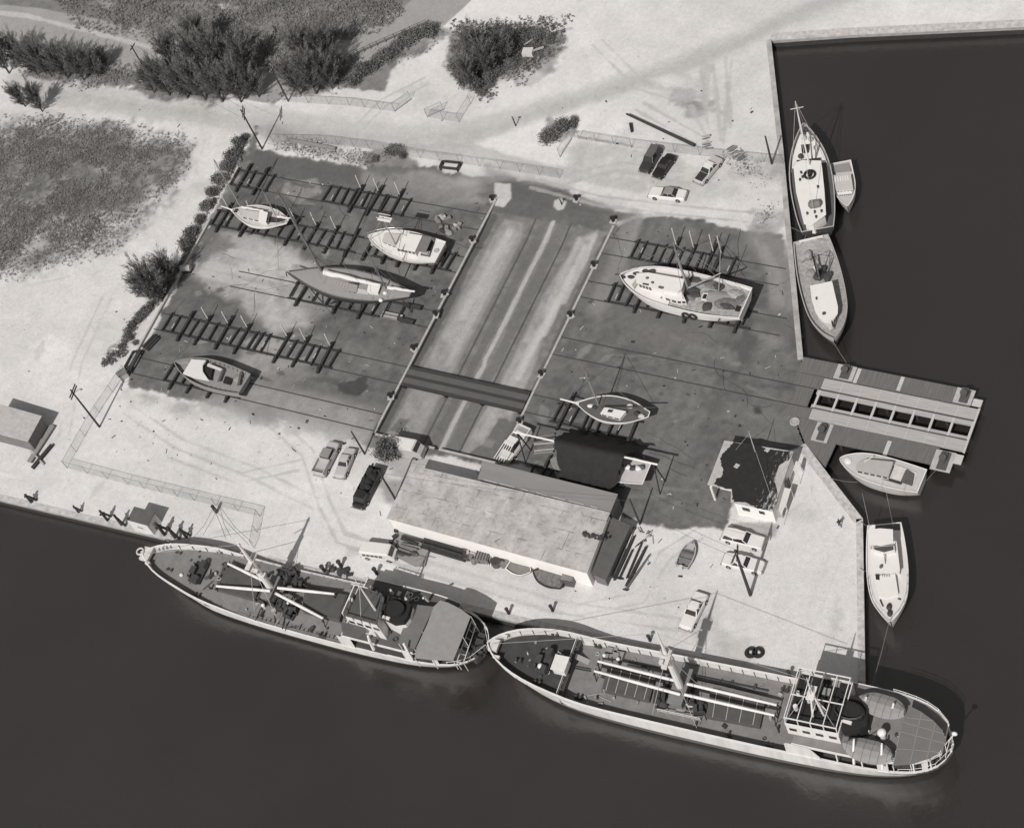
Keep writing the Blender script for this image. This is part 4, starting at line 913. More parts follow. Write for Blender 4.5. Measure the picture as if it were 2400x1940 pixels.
def zmast(f, foot, z, h, r, mt, name="mast", rake=0.0, spread=None, parent=None):
    b = f.P(*foot, z); m = MB(); t_ = b + Vector((-rake, 0, h)); m.tube([b, lerp(b, t_, .6), t_], [r, r * .85, r * .45], 8); o = m.build(name, mt, parent or f.root)
    if spread:
        m = MB()
        for q, w in spread: c = lerp(b, t_, q); m.bar(c - Vector((0, w, 0)), c + Vector((0, w, 0)), .07)
        m.build("spreader", mt, o)
    return b, t_, o
def stays(f, top, pts, r=.018, mt=None):
    m = MB()
    for p in pts: m.bar(top, p, r * 2)
    return m.build("rigging", mt or ROPE, f.root)
def box_(f, name, px, z0, z1, mt, roof=None, wins=None, over=.06):
    return house(name, f.root, f.poly(px, z1), z0, z1, mt, roof or mt, over=over, th=.07, wins=wins)
def lump(f, name, p, z, r, mt, hz=.3):
    q = f.P(*p, z); m = MB(); m.sph((q.x, q.y, z), r[0], r[1], hz, 9, 5)
    m.v = [(x + .12 * r[0] * math.sin(7 * y + 3 * z), y + .12 * r[1] * math.sin(6 * x), zz) for x, y, zz in m.v]; return m.build(name, mt, f.root)
def cover(f, a, b, z0, z1, r, name, mt=None):
    A, B = f.P(*a, z0), f.P(*b, z1); m = MB(); n = 7; m.tube([lerp(A, B, i / n) + Vector((0, .05 * math.sin(i * 2.3), -.06 * math.sin(i * 1.7))) for i in range(n + 1)], [r * (1.15 - .55 * i / n) * (1 + .12 * math.sin(i * 2.7)) for i in range(n + 1)], 8); return m.build(name, mt or SAIL, f.root)

# -- 1 small white ketch on the farthest berth
z = zl(520, 470, 10.74)
f = boat("ketch", "small white ketch with two bare masts and a bowsprit ashore on timbers", "sailboat", z(225, 235), z(1660, 540), 2.9, 2.4, 4.0, SH_S, "sail", .75, [BOATW, BHULL], [0, 0, 1, 1, 1, 1], BOATP, BOATW)
box_(f, "cabin", [z(560, 250), z(960, 300), z(930, 500), z(500, 400)], 2.4, 3.0, BOATW, BOATP, {0: 3, 2: 3}); box_(f, "pilothouse", [z(960, 270), z(1150, 310), z(1110, 540), z(930, 500)], 2.4, 3.3, BOATW, BOATW, {1: 3, 3: 3})
m = MB(); m.prism(f.poly([z(1170, 400), z(1600, 480), z(1560, 560), z(1130, 540)], 2.4), 2.25, 2.46); m.build("cockpit", DARK, f.root)
m = MB(); a, b = f.P(*z(280, 245), 2.9), f.P(518, 483, 3.3); m.tube([a, b], [.12, .08], 6); m.build("bowsprit", BOATW, f.root)
m = MB(); q = f.P(*z(360, 260), 2.8); m.box(q.x, q.y, 2.85, .5, .6, .2); m.build("fore_hatch", DARK, f.root)
b, t_, o = zmast(f, z(480, 180), 2.5, 11.5, .1, BUFF, rake=.2, spread=[(.62, .8)]); stays(f, t_, [a, b + Vector((-1, 1.5, 0)), b + Vector((-1, -1.5, 0)), f.P(518, 483, 3.3)])
b2, t2_, o = zmast(f, z(1370, 400), 2.5, 6.6, .08, BUFF, "mizzen_mast", .2, [(.55, .6)]); stays(f, t2_, [b2 + Vector((-.8, 1.2, 0)), b2 + Vector((-.8, -1.2, 0)), b + Vector((-.2, 0, 8))])
cover(f, z(490, 160), z(1050, 260), 3.4, 3.5, .16, "main_boom"); cover(f, z(1390, 400), z(1730, 450), 3.2, 3.2, .16, "mizzen_boom")
f.h.railing("stern_rail", WHITE, f.root, .6, .05, 0, .25, 1.0, bars=1, r=.025)
# -- 2 white cabin cruiser
z = tl(600, 520)
f = boat("cabin_cruiser", "white cabin cruiser with grey cockpit canopy hauled out west of the transfer pit", "motor boat", z(912, 112), z(1500, 250), 3.1, 2.4, 5.0, SH_M, "motor", .75, [BOATW, ANTIF], [0, 0, 1, 1, 1], BOATW, BOATW)
box_(f, "cabin", [z(1215, 100), z(1345, 118), z(1290, 240), z(1140, 210)], 2.4, 3.6, BOATW, BOATW, {0: 5, 2: 5, 3: 4}, over=.15); box_(f, "trunk_cabin", [z(1050, 95), z(1210, 105), z(1140, 205), z(1030, 160)], 2.5, 3.0, BOATW, BOATP, {0: 3, 2: 3})
MB().prism(f.poly([z(1348, 112), z(1432, 128), z(1382, 245), z(1293, 238)], 3.5), 3.42, 3.52).build("cockpit_canopy", CANV, f.root)
m = MB()
for p_ in f.poly([z(1432, 128), z(1382, 245)], 3.5): m.bar((*p_, 2.3), (*p_, 3.42), .08)
m.build("canopy_post", CHROME, f.root)
MB().prism(f.poly([z(1400, 140), z(1455, 165), z(1415, 285), z(1340, 270)], 2.4), 2.25, 2.47).build("cockpit", DARK, f.root)
MB().prism(f.poly([z(1360, 230), z(1420, 245), z(1410, 275), z(1350, 262)], 2.5), 2.45, 2.7).build("cockpit_seat", PALE, f.root)
q = f.P(*z(1468, 232), 2.5); m = MB(); m.cyl(q.x, q.y, 2.4, 2.52, .4, 14); m.build("deck_hatch", PALE, f.root)
b, t_, o = zmast(f, (928, 574), 3.0, 6.4, .09, BUFF); m = MB(); m.box(t_.x - .3, t_.y, t_.z - .3, 2.2, .8, .12); m.bar(t_ + Vector((-1.3, -.4, .3)), t_ + Vector((.8, -.4, .3)), .06); m.bar(t_ + Vector((-1.3, .4, .3)), t_ + Vector((.8, .4, .3)), .06); m.build("lookout_platform", BOATW, o)
stays(f, t_, [b + Vector((-1.5, 1.6, 0)), b + Vector((-1.5, -1.6, 0)), b + Vector((4.5, 0, .2))], .03, BUFF)
f.h.railing("bow_rail", CHROME, f.root, .6, .06, .6, 1.0, 1.1, bars=1, r=.022)
m = MB(); q = f.P(*z(935, 165), 2.6); m.bar(f.P(*z(915, 112), 3.0), f.P(*z(940, 175), 1.8), .14); m.sph((q.x, q.y, 1.9), .3, .2, .3, 8, 5); m.build("anchor", PALE, f.root)
m = MB(); m.box(-.06, 0, 2.0, .1, 3.4, .55); m.build("transom_panel", CANV, f.root)
# -- 3 big dark yawl
z = zl(640, 560, 5.114)
f = boat("yawl", "long dark hulled yawl with bare plank deck and tall wooden mainmast propped upright ashore", "sailboat", z(158, 390), z(1650, 668), 4.4, 3.5, 5.2, SH_S, "sail", .75, [BHULL, ANTIF], [0, 0, 0, 1, 1, 1], TEAK, DKGREY, k=1.7)
box_(f, "deckhouse", [z(730, 490), z(1010, 560), z(1000, 640), z(720, 600)], 3.2, 3.75, PALE, TEAK, {0: 5, 2: 5}); box_(f, "doghouse", [z(1150, 540), z(1285, 560), z(1255, 650), z(1130, 640)], 3.2, 3.9, BOATW, BOATW, {1: 2, 3: 2}); box_(f, "aft_cabin", [z(1020, 600), z(1130, 620), z(1140, 660), z(1010, 650)], 3.2, 3.6, BOATP)
m = MB()
for i in range(5): A = f.P(*z(760 + i * 36, 500 + i * 9), 3.86); B = f.P(*z(735 + i * 36, 555 + i * 9), 3.86); m.bar(A, B, .12, .05)
m.build("ladder", PALE, f.root)
for p_, mm in ((z(380, 430), BOATW), (z(485, 445), BOATW), (z(440, 440), DARK), (z(680, 530), BOATW), (z(1290, 735), BOATW), (z(1345, 650), BOATW), (z(970, 610), DKGREY)): lump(f, "deck_gear", p_, 3.5, (.35, .3), mm)
MB().prism(f.poly([z(910, 530), z(1040, 545), z(1000, 590), z(900, 570)], 3.5), 3.3, 3.8).build("skylight", DARK, f.root)
MB().prism(f.poly([z(1150, 660), z(1300, 670), z(1290, 690), z(1150, 685)], 3.4), 3.2, 3.4).build("cockpit", DARK, f.root)
MB().prism(f.poly([z(1400, 640), z(1540, 660), z(1520, 690), z(1390, 680)], 3.4), 3.2, 3.42).build("steering_well", DKGREY, f.root)
m = MB(); a, b0 = f.P(*z(200, 393), 4.4), f.P(*z(65, 355), 4.7); m.tube([a, b0], [.13, .08], 6); m.build("bowsprit", BUFF, f.root)
b, t_, o = zmast(f, z(600, 420), 3.2, 20.0, .2, SPAR, spread=[(.45, 1.1), (.72, .8)]); b2, t2_, o2 = zmast(f, z(1362, 605), 3.2, 9.6, .12, SPAR, "mizzen_mast", 0, [(.5, .7)])
stays(f, t_, [b0, b + Vector((-1.5, 2.2, 0)), b + Vector((-1.5, -2.2, 0)), b2 + Vector((1, 2.2, 0)), b2 + Vector((1, -2.2, 0))]); stays(f, t2_, [b2 + Vector((-1, 1.6, 0)), b2 + Vector((-1, -1.6, 0))])
cover(f, z(615, 400), z(1290, 560), 4.4, 4.6, .38, "furled_mainsail"); cover(f, z(1375, 580), z(1700, 632), 4.1, 4.2, .24, "furled_mizzen")
m = MB()
for i in range(11): t = .12 + i * .075; m.bar((t * f.L, f.h.w(t) - .1, 3.4), (t * f.L, f.h.w(t) - .1, 4.1), .04); m.bar((t * f.L, -f.h.w(t) + .1, 3.4), (t * f.L, -f.h.w(t) + .1, 4.1), .04)
m.build("stanchion", PALE, f.root, kind="stuff")
for i, (p_, q_) in enumerate(((z(450, 600), z(600, 770)), (z(780, 720), z(680, 780)), (z(930, 760), z(1040, 960)), (z(1560, 740), z(1665, 880)))):
    A = f.P(*p_, 2.6); B = f.P(*q_, 0.0); MB().bar(A, B, .14).build("shore_prop", TIMBER, f.root)
# -- 4 shrimp trawler
z = zl(1430, 540, 5.653)
f = boat("shrimp_trawler", "white shrimp trawler hauled out with net heaps on its stained after deck", "fishing boat", z(130, 585), z(1795, 965), 5.0, 3.9, 6.3, SH_W, "work", .8, [BOATW, ANTIF, ANTIF], [0, 0, 1, 1, 1], STAIN, BOATW, deckdrop=.55)
f.h.deck("foredeck", BOATW, f.root, lambda t: sm(f.h.rail, t) - .32, .12, .56, .97, .05)
box_(f, "wheelhouse", [z(360, 590), z(520, 580), z(960, 660), z(940, 760), z(880, 800), z(540, 740), z(370, 690)], 3.8, 5.6, BOATW, BOATW, {5: 4, 6: 3}, over=.2)
box_(f, "after_cabin", [z(720, 790), z(930, 800), z(1000, 930), z(880, 930), z(720, 880)], 3.6, 4.6, BOATW, BOATW, {2: 2, 3: 2}); MB().prism(f.poly([z(525, 815), z(690, 850), z(690, 900), z(530, 860)], 4.2), 3.6, 4.1).build("engine_hatch", OLDW, f.root)
MB().prism(f.poly([z(285, 720), z(345, 640), z(370, 690), z(320, 770)], 4.7), 4.1, 4.7).build("anchor_locker", PALE, f.root)
for p_ in (z(170, 620), z(275, 620), z(350, 575), z(470, 545), z(555, 540)): lump(f, "deck_gear", p_, 4.6, (.55, .3), DARK)
MB().prism(f.poly([z(435, 695), z(515, 710), z(510, 730), z(430, 715)], 5.7), 5.6, 5.72).build("roof_vent", DARK, f.root)
for p_ in (z(660, 750), z(690, 760), z(490, 630), z(560, 690)): lump(f, "roof_fitting", p_, 5.75, (.25, .2), DKGREY, .15)
for p_, r, mm in ((z(1080, 800), (1.3, .9), CLUT), (z(1010, 850), (.8, .7), BLACK), (z(1120, 850), (1.0, .7), CLUT), (z(1060, 900), (.9, .5), NETS), (z(1120, 660), (1.1, .6), CLUT), (z(1340, 720), (1.3, .7), NETS), (z(1420, 740), (1.2, .6), CLUT), (z(1450, 880), (2.0, 1.1), GREY2), (z(1530, 960), (2.1, 1.1), NETS), (z(1540, 1000), (1.4, .7), CLUT), (z(1280, 1010), (.8, .8), CLUT), (z(1720, 920), (.7, .9), NETS), (z(1210, 990), (.6, .5), GREY2), (z(1650, 850), (1.2, .9), STAIN), (z(1330, 860), (1.3, .8), GREY2)):
    lump(f, "net_heap", p_, 3.45, r, mm, .38)
MB().prism(f.poly([z(1235, 830), z(1300, 835), z(1275, 915), z(1205, 905)], 3.8), 3.4, 3.85).build("fish_hold_hatch", BOATW, f.root); MB().prism(f.poly([z(1242, 842), z(1288, 846), z(1268, 905), z(1216, 898)], 3.9), 3.85, 3.9).build("hatch_opening", BLACK, f.root)
q = f.P(*z(1695, 1040), 3.6); MB().box(q.x, q.y, 3.6, .6, .7, .4).build("fish_box", BLACK, f.root)
b, t_, o = zmast(f, z(1035, 790), 3.4, 10.4, .16, BUFF, spread=[(.75, .9)])
A, B = f.P(*z(1040, 760), 4.9), f.P(*z(1470, 565), 8.6); MB().tube([A, B], [.14, .09], 8).build("trawl_boom", BUFF, f.root); stays(f, t_, [B, f.P(*z(150, 590), 4.9), b + Vector((-.5, 2.8, 0)), b + Vector((-.5, -2.8, 0)), f.P(*z(1800, 900), 3.9)], .022)
A2, B2 = f.P(*z(985, 660), 4.7), f.P(*z(882, 375), 9.6); MB().tube([A2, B2], [.11, .06], 6).build("outrigger", BUFF, f.root)
A3, B3 = f.P(*z(1440, 800), 3.7), f.P(*z(1462, 250), 9.0); MB().tube([A3, B3], [.07, .04], 6).build("gallows_pole", BUFF, f.root)
for p_ in (z(1020, 1080), z(1115, 1088)):
    m = MB(); q = f.P(*p_, 3.2); tyre(m, (q.x, f.h.w(q.x / f.L) + .12, 3.1), .5, .17, 'y'); m.build("fender_tyre", RUBBER, f.root)
m = MB(); q = f.P(*z(1515, 1100), 2.7); m.bar((q.x, f.h.w(.2) + .05, 3.6), (q.x + .5, f.h.w(.2) + .05, 2.4), .12); m.build("mooring_line", CLUT, f.root)
m = MB(); m.bar(f.P(*z(135, 580), 4.9), f.P(*z(65, 585), 5.1), .12); m.build("bow_roller", CLUT, f.root)
# -- 5 small dark cutter
z = tl(1150, 520)
f = boat("cutter", "small dark decked cutter with white rail and long bowsprit beside the tarpaulin tent", "sailboat", z(688, 1472), z(1290, 1570), 2.9, 2.4, 4.2, SH_S, "sail", .7, [BOATW, BHULL], [0, 1, 1, 1, 1, 1], DKGREY, BOATW)
box_(f, "cabin", [z(930, 1512), z(1100, 1545), z(1050, 1600), z(895, 1560)], 2.4, 2.95, BOATW, BOATW, {0: 3, 2: 3}); MB().prism(f.poly([z(960, 1525), z(1000, 1530), z(985, 1550), z(950, 1545)], 3.05), 2.95, 3.08).build("skylight", DARK, f.root)
for p_, mm in ((z(812, 1500), BOATW), (z(850, 1510), DARK), (z(1135, 1500), BOATW), (z(1190, 1560), DARK), (z(1225, 1580), BOATP)): lump(f, "deck_gear", p_, 2.55, (.5, .35), mm)
a, b0 = f.P(*z(720, 1480), 2.8), f.P(*z(565, 1440), 3.1); MB().tube([a, b0], [.14, .1], 6).build("bowsprit", BOATW, f.root)
b, t_, o = zmast(f, z(880, 1495), 2.4, 9.4, .1, BUFF, spread=[(.7, .7)]); stays(f, t_, [b0, b + Vector((-.8, 1.7, 0)), b + Vector((-.8, -1.7, 0)), f.P(*z(1290, 1560), 2.5)], .02)
m = MB(); c = lerp(b, t_, .72); m.bar(c, c + Vector((.5, .9, 1.0)), .08); m.bar(c + Vector((0, -.5, -.8)), c + Vector((.1, .5, .5)), .12); m.build("gaff", BOATW, o)
MB().tube([f.P(*z(900, 1505), 3.5), f.P(*z(1340, 1510), 3.7)], .09, 6).build("boom", DARK, f.root)
# -- 6 boat under the dark tent
z = zl(1180, 980, 4.882)
f = boat("sloop", "pale sloop lying under a black tarpaulin tent with only its stern showing", "sailboat", z(640, 420), z(1640, 640), 2.6, 2.4, 4.2, SH_M, "sail", .6, [BOATW, BHULL], [0, 0, 1, 1, 1, 1], BOATP, BOATW)
for p_, mm in ((z(1480, 570), DARK), (z(1540, 570), BOATW), (z(1420, 560), BOATW), (z(1580, 560), DKGREY)): lump(f, "deck_gear", p_, 2.6, (.5, .4), mm)
A, B = W(*z(110, 155), 6.0), W(*z(1765, 530), 6.0); d = (B - A).normalized(); n_ = Vector((-d.y, d.x, 0))
tent = thing("tarpaulin_tent", "black tarpaulin draped over a horizontal mast to cover a boat beside the shed", "tarpaulin tent", (0, 0, 0))
MB().tube([A, B], [.12, .14], 8).build("ridge_spar", BOATW, tent)
rs = []; s0, s1 = (W(*z(590, 250), 6) - A).length, (W(*z(1390, 450), 6) - A).length
for i in range(15):
    u = i / 14; c = A + d * lerp(s0, s1, u); row = []
    for j in range(-8, 9):
        k = j / 8; wv = .16 * math.sin(i * 1.9 + j * .7) + .1 * math.sin(i * .8 - j * 1.3)
        half = 4.3 if k < 0 else 5.0; spanx = ((u - .5) * (-3.5 if k < 0 else 1.6) + (.5 * math.sin(j * 2.3) if i in (0, 14) else 0)) * abs(k)
        row.append(c + d * spanx + n_ * (k * half) + Vector((0, 0, -abs(k) ** 1.12 * (5.0 + .35 * math.sin(i * 2.7)) + .34 + wv * abs(k) - .12 * math.sin(math.pi * abs(k)))))
    rs.append(row)
TARP = mat("black_tarpaulin", T(38), .8, .3, 1.2, bump=.2); MB().loft(rs, cap=False, closed=False).build("tarpaulin", TARP, tent, smooth=True)
for q in (A + d * .6, A + d * 6.5, B - d * .6, B - d * 6):
    m = MB(); m.bar(q + n_ * 1.0 - Vector((0, 0, 6)), q, .13); m.bar(q - n_ * 1.0 - Vector((0, 0, 6)), q, .13); m.build("trestle_leg", TIMBER, tent)
# -- 7 gutted open hull
z = tl(50, 520)
f = boat("open_hull", "gutted wooden boat hull with white canvas over its bow and dark open interior", "boat hull", z(1245, 1140), z(1815, 1320), 2.5, 2.2, 4.6, SH_M, "motor", .75, [OLDW, ANTIF], [0, 0, 1, 1, 1], None, OLDW)
f.h.deck("inner_floor", OLDW, f.root, 1.65, .15, .02, .97); f.h.bulwark("inner_planking", OLDW, f.root, 1.2, .1)
MB().prism(f.poly([z(1385, 1117), z(1503, 1125), z(1475, 1165), z(1475, 1215), z(1525, 1290), z(1400, 1265), z(1315, 1232)], 2.75), 2.5, 2.75).build("bow_canvas", SAIL, f.root)
MB().prism(f.poly([z(1480, 1160), z(1560, 1170), z(1540, 1270), z(1500, 1240), z(1475, 1215)], 2.3), 1.3, 2.3).build("engine_box", BLACK, f.root)
MB().prism(f.poly([z(1520, 1150), z(1635, 1195), z(1620, 1210), z(1510, 1170)], 2.5), 2.3, 2.5).build("thwart", WHITE2, f.root)
for a, b_ in ((z(1640, 1205), z(1605, 1300)), (z(1790, 1220), z(1765, 1330))): MB().bar(f.P(*a, 2.25), f.P(*b_, 2.25), .35, .12).build("thwart", DKGREY, f.root)
MB().prism(f.poly([z(1660, 1255), z(1720, 1280), z(1700, 1320), z(1640, 1305)], 2.0), 1.3, 2.0).build("fish_well", BLACK, f.root); lump(f, "debris", z(1770, 1280), 1.6, (.9, .8), GREY2, .5)
m = MB()
for i in range(13): t = .08 + i * .065; m.box(t * f.L, f.h.w(t) - .2, 1.75, .1, .14, .8); m.box(t * f.L, -f.h.w(t) + .2, 1.75, .1, .14, .8)
m.build("rib", OLDW, f.root, kind="stuff")
# -- 8 trawler yacht afloat
z = tl(1740, 70)
f = boat("trawler_yacht", "dark hulled motor yacht with white cabin top and cross mast in the upper basin", "yacht", z(497, 760), z(612, 1625), 2.6, 1.9, 6.0, [(0, .74), (.12, .88), (.35, 1), (.55, .98), (.72, .8), (.86, .5), (.95, .22), (1, .03)], "work", -2.3, [BHULL, BOOT], [0, 0, 1, 1, 1], DKGREY, PALE, deckdrop=.7)
f.h.deck("foredeck", BOATW, f.root, lambda t: sm(f.h.rail, t) - .5, .25, .62, .93)
box_(f, "deckhouse", [z(425, 1095), z(500, 1070), z(632, 1078), z(655, 1300), z(668, 1500), z(575, 1580), z(512, 1572), z(450, 1330)], 1.2, 3.4, BOATW, BOATW, {0: 2, 1: 3, 2: 5, 3: 4}, over=.2)
q = f.P(*z(547, 1176), 3.7); m = MB(); m.torus((q.x, q.y, 3.65), .75, .18); m.cyl(q.x, q.y, 3.4, 4.2, .35, 10); m.build("funnel_ring", BLACK, f.root)
a, b_ = f.P(*z(535, 1425), 3.8), f.P(*z(645, 1408), 3.8); m = MB(); m.tube([a, lerp(a, b_, .15), lerp(a, b_, .85), b_], [.25, .62, .62, .25], 10); m.build("life_raft", CANV, f.root)
for p_ in (z(490, 1195), z(468, 1220), z(478, 1160), z(527, 1492), z(588, 1480), z(643, 1472), z(600, 1520), z(615, 1275)): lump(f, "roof_fitting", p_, 3.55, (.3, .18), CLUT, .15)
MB().prism(f.poly([z(478, 935), z(540, 930), z(535, 980), z(482, 985)], 2.5), 1.9, 2.5).build("fore_hatch", BLACK, f.root)
for p_, mm in ((z(505, 880), PALE), (z(520, 810), CLUT), (z(475, 1030), CLUT), (z(500, 840), CLUT), (z(555, 890), PALE), (z(600, 960), BOATP), (z(560, 840), CLUT)): lump(f, "deck_gear", p_, 2.1, (.5, .4), mm)
MB().prism(f.poly([z(440, 1062), z(632, 1040), z(632, 1060), z(440, 1078)], 2.4), 1.5, 2.4).build("breakwater", DARK, f.root)
b, t_, o = zmast(f, z(545, 1110), 3.3, 13.5, .13, BOATW, spread=[(.9, .9)]); stays(f, t_, [f.P(*z(500, 770), 2.6), b + Vector((0, 2.6, -.6)), b + Vector((0, -2.6, -.6)), f.P(*z(600, 1600), 2)], .025, PALE)
MB().tube([f.P(*z(568, 1050), 3.2), f.P(*z(548, 830), 4.6)], .1, 6).build("derrick", SPAR, f.root)
m = MB(); q = f.P(*z(692, 1233), 1.7); tyre(m, (q.x, f.h.w(q.x / f.L), 1.5), .38, .13); m.build("fender_tyre", RUBBER, f.root)
MB().prism(f.poly([z(515, 1595), z(575, 1585), z(570, 1545), z(510, 1560)], 1.6), 1.2, 1.8).build("stern_locker", CLUT, f.root)
# -- 9 small cabin boat alongside
f = boat("cabin_boat", "small pale cabin boat tied alongside the dark hulled yacht", "motor boat", z(855, 1435), z(800, 1080), 1.2, .8, 3.1, [(0, .92), (.2, .97), (.5, 1), (.7, .85), (.85, .56), (.95, .25), (1, .03)], "motor", -2.1, [BOATP], [0] * 5, BOATP, BOATW)
MB().prism(f.poly([z(735, 1110), z(862, 1085), z(885, 1150), z(735, 1165)], .8), .72, .95).build("cockpit_cover", GREY2, f.root)
box_(f, "cabin", [z(740, 1190), z(880, 1180), z(900, 1300), z(765, 1310)], .7, 1.7, BOATW, BOATP, {0: 3, 2: 5}, over=.05); box_(f, "windscreen", [z(770, 1320), z(895, 1300), z(890, 1330), z(785, 1342)], .8, 1.35, BOATW, BOATW, {2: 6})
m = MB()
for i in range(6): A = f.P(*z(755 + i * 20, 1200 - i * 3), 1.8); m.bar(A, A + Vector((.8, 0, 0)), .16, .05)
m.build("roof_slat", BOATW, f.root)
# -- 10 workboat
z = tl(1740, 520)
f = boat("workboat", "weathered workboat with white wheelhouse roof and scruffy open stern deck along the seawall", "fishing boat", z(745, 945), z(557, 138), 2.1, .6, 5.9, SH_W, "work", -2.3, [BOATP, BOOT], [0, 1, 1, 1, 1], STAIN, PALE, deckdrop=.5)
box_(f, "wheelhouse", [z(560, 527), z(722, 492), z(768, 690), z(765, 745), z(735, 785), z(690, 800), z(640, 785), z(605, 735), z(575, 640)], .3, 2.7, BOATW, BOATW, {1: 4, 2: 1, 3: 2, 4: 2, 5: 2}, over=.15)
MB().prism(f.poly([z(640, 800), z(720, 790), z(745, 850), z(715, 880), z(690, 850)], 2.2), 1.2, 2.1).build("trunk_cabin", BOATP, f.root)
m = MB(); q = f.P(*z(738, 850), 2.2); m.cyl(q.x, q.y, 1.8, 3.4, .1, 8); m.build("samson_post", DARK, f.root)
for p_, r, mm in ((z(640, 420), (.9, .7), BLACK), (z(620, 440), (.8, .8), CLUT), (z(610, 380), (.8, .6), WHITE2), (z(690, 450), (.9, .6), CLUT), (z(660, 380), (.6, .5), CLUT), (z(540, 270), (.9, .5), STAIN), (z(700, 430), (.5, .7), CLUT), (z(560, 420), (.7, .8), GREY2)): lump(f, "deck_gear", p_, .55, r, mm, .45)
A, B = f.P(*z(620, 440), 1.5), f.P(*z(575, 280), 2.2); MB().tube([A, B], [.22, .14], 8).build("net_boom", BLACK, f.root)
b, t_, o = zmast(f, z(632, 480), .3, 6.0, .1, SPAR); stays(f, t_, [f.P(*z(730, 280), .8), f.P(*z(480, 330), .8), f.P(*z(690, 430), .6)], .03, CLUT)
MB().tube([f.P(*z(690, 420), .6), f.P(*z(725, 290), 1.0)], .08, 6).build("side_pole", SPAR, f.root)
MB().bar(f.P(*z(462, 160), .75), f.P(*z(655, 116), .75), .3, .1).build("transom_cap", BOATW, f.root)
lump(f, "roof_fitting", z(663, 745), 2.85, (.28, .28), CLUT, .1); lump(f, "roof_fitting", z(603, 620), 2.85, (.3, .14), CLUT, .1)
# -- 11 launch at the pier
z = tl(1740, 950)
f = boat("launch", "pale motor launch with open white cockpit tied below the timber pier", "motor boat", z(792, 430), z(1462, 618), 1.3, .8, 4.1, [(0, .86), (.3, 1), (.6, .98), (.78, .8), (.9, .5), (.97, .24), (1, .04)], "motor", -2.2, [BOATP], [0] * 5, BOATP, BOATW)
box_(f, "cabin", [z(1010, 440), z(1225, 462), z(1185, 580), z(930, 525), z(935, 470)], .9, 1.75, BOATP, mat("pale_cabin_top", T(172), .7, .08, 1.0), {2: 5, 0: 5}, over=.05)
MB().prism(f.poly([z(1235, 475), z(1420, 545), z(1390, 655), z(1190, 590)], .85), .5, .87).build("cockpit", WHITE2, f.root); MB().prism(f.poly([z(1330, 520), z(1395, 560), z(1380, 640), z(1290, 610)], 1.3), .8, 1.3).build("engine_cover", DKGREY, f.root)
MB().prism(f.poly([z(1145, 580), z(1300, 625), z(1290, 640), z(1140, 595)], .95), .8, 1.0).build("side_locker", DARK, f.root); MB().prism(f.poly([z(1200, 480), z(1232, 490), z(1195, 580), z(1180, 570)], 1.2), .8, 1.2).build("dash", DARK, f.root)
lump(f, "foredeck_hatch", z(858, 450), 1.2, (.5, .5), WHITE, .12); m = MB(); m.bar(f.P(*z(990, 460), 1.8), f.P(*z(1065, 415), 1.8), .1); m.build("boathook", WHITE, f.root)
# -- 12 motor yacht with outriggers
f = boat("motor_yacht", "gleaming white sportfishing yacht with twin outriggers moored by the corner quay", "yacht", (2087, 1456), z(1155, 968), 2.0, 1.0, 5.0, [(0, .82), (.15, .92), (.4, 1), (.62, .97), (.78, .82), (.9, .5), (.97, .22), (1, .03)], "motor", -2.2, [BOATW], [0] * 5, BOATW, BOATW)
MB().prism(f.poly([z(1085, 975), z(1275, 960), z(1285, 1010), z(1075, 1020)], 1.0), .8, 1.07).build("cockpit", DKGREY, f.root)
box_(f, "saloon", [z(1045, 1085), z(1245, 1080), z(1275, 1340), z(1180, 1360), z(1060, 1345)], .9, 2.4, BOATW, BOATW, {1: 4, 4: 4}, over=.12); box_(f, "trunk_cabin", [z(1070, 1390), z(1240, 1375), z(1265, 1530), z(1170, 1560), z(1110, 1540)], 1.2, 1.9, BOATW, BOATW, {1: 3, 4: 3})
MB().prism(f.poly([z(1020, 1010), z(1120, 1000), z(1225, 1008), z(1228, 1120), z(1130, 1140), z(1030, 1130)], 3.9), 3.84, 3.94).build("flybridge_canopy", BOATW, f.root)
m = MB()
for p_ in (z(1035, 1020), z(1220, 1015), z(1225, 1115), z(1035, 1125)): q = f.P(*p_, 3.9); m.bar((q.x, q.y, 1.0), q, .07)
m.build("canopy_post", CHROME, f.root)
box_(f, "flybridge", [z(1055, 1150), z(1235, 1135), z(1240, 1180), z(1160, 1200), z(1070, 1180)], 2.4, 3.1, BOATW, mat("flybridge_floor", T(80), .7, .3, 4.0), None, over=-.12)
MB().prism(f.poly([z(1080, 1365), z(1115, 1370), z(1115, 1412), z(1085, 1408)], 2.2), 1.7, 2.0).build("windscreen", GLASS, f.root)
m = MB()
for i in range(5): A = f.P(*z(1140 + i * 14, 1368), 2.15); m.bar(A, A + Vector((.5, 0, -.3)), .06)
m.build("windscreen_frame", DKGREY, f.root)
for p_, q_ in ((z(1035, 985), z(1010, 700)), (z(1228, 985), z(1203, 690))):
    A = f.P(*p_, 1.6); m = MB(); m.tube([A, A + Vector((-.3, 0, 7.5))], [.05, .025], 5); m.build("outrigger", CHROME, f.root)
lump(f, "roof_light", z(1130, 1308), 2.55, (.3, .25), DKGREY, .15); m = MB(); m.bar(f.P(*z(1150, 1190), 3.0), f.P(*z(1163, 1285), 2.6), .06); m.bar(f.P(*z(1165, 1190), 3.0), f.P(*z(1163, 1285), 2.6), .06); m.build("antenna", DKGREY, f.root)
for p_ in (z(1195, 1640), z(1200, 1690)): lump(f, "anchor_gear", p_, 1.9, (.5, .35), DARK)
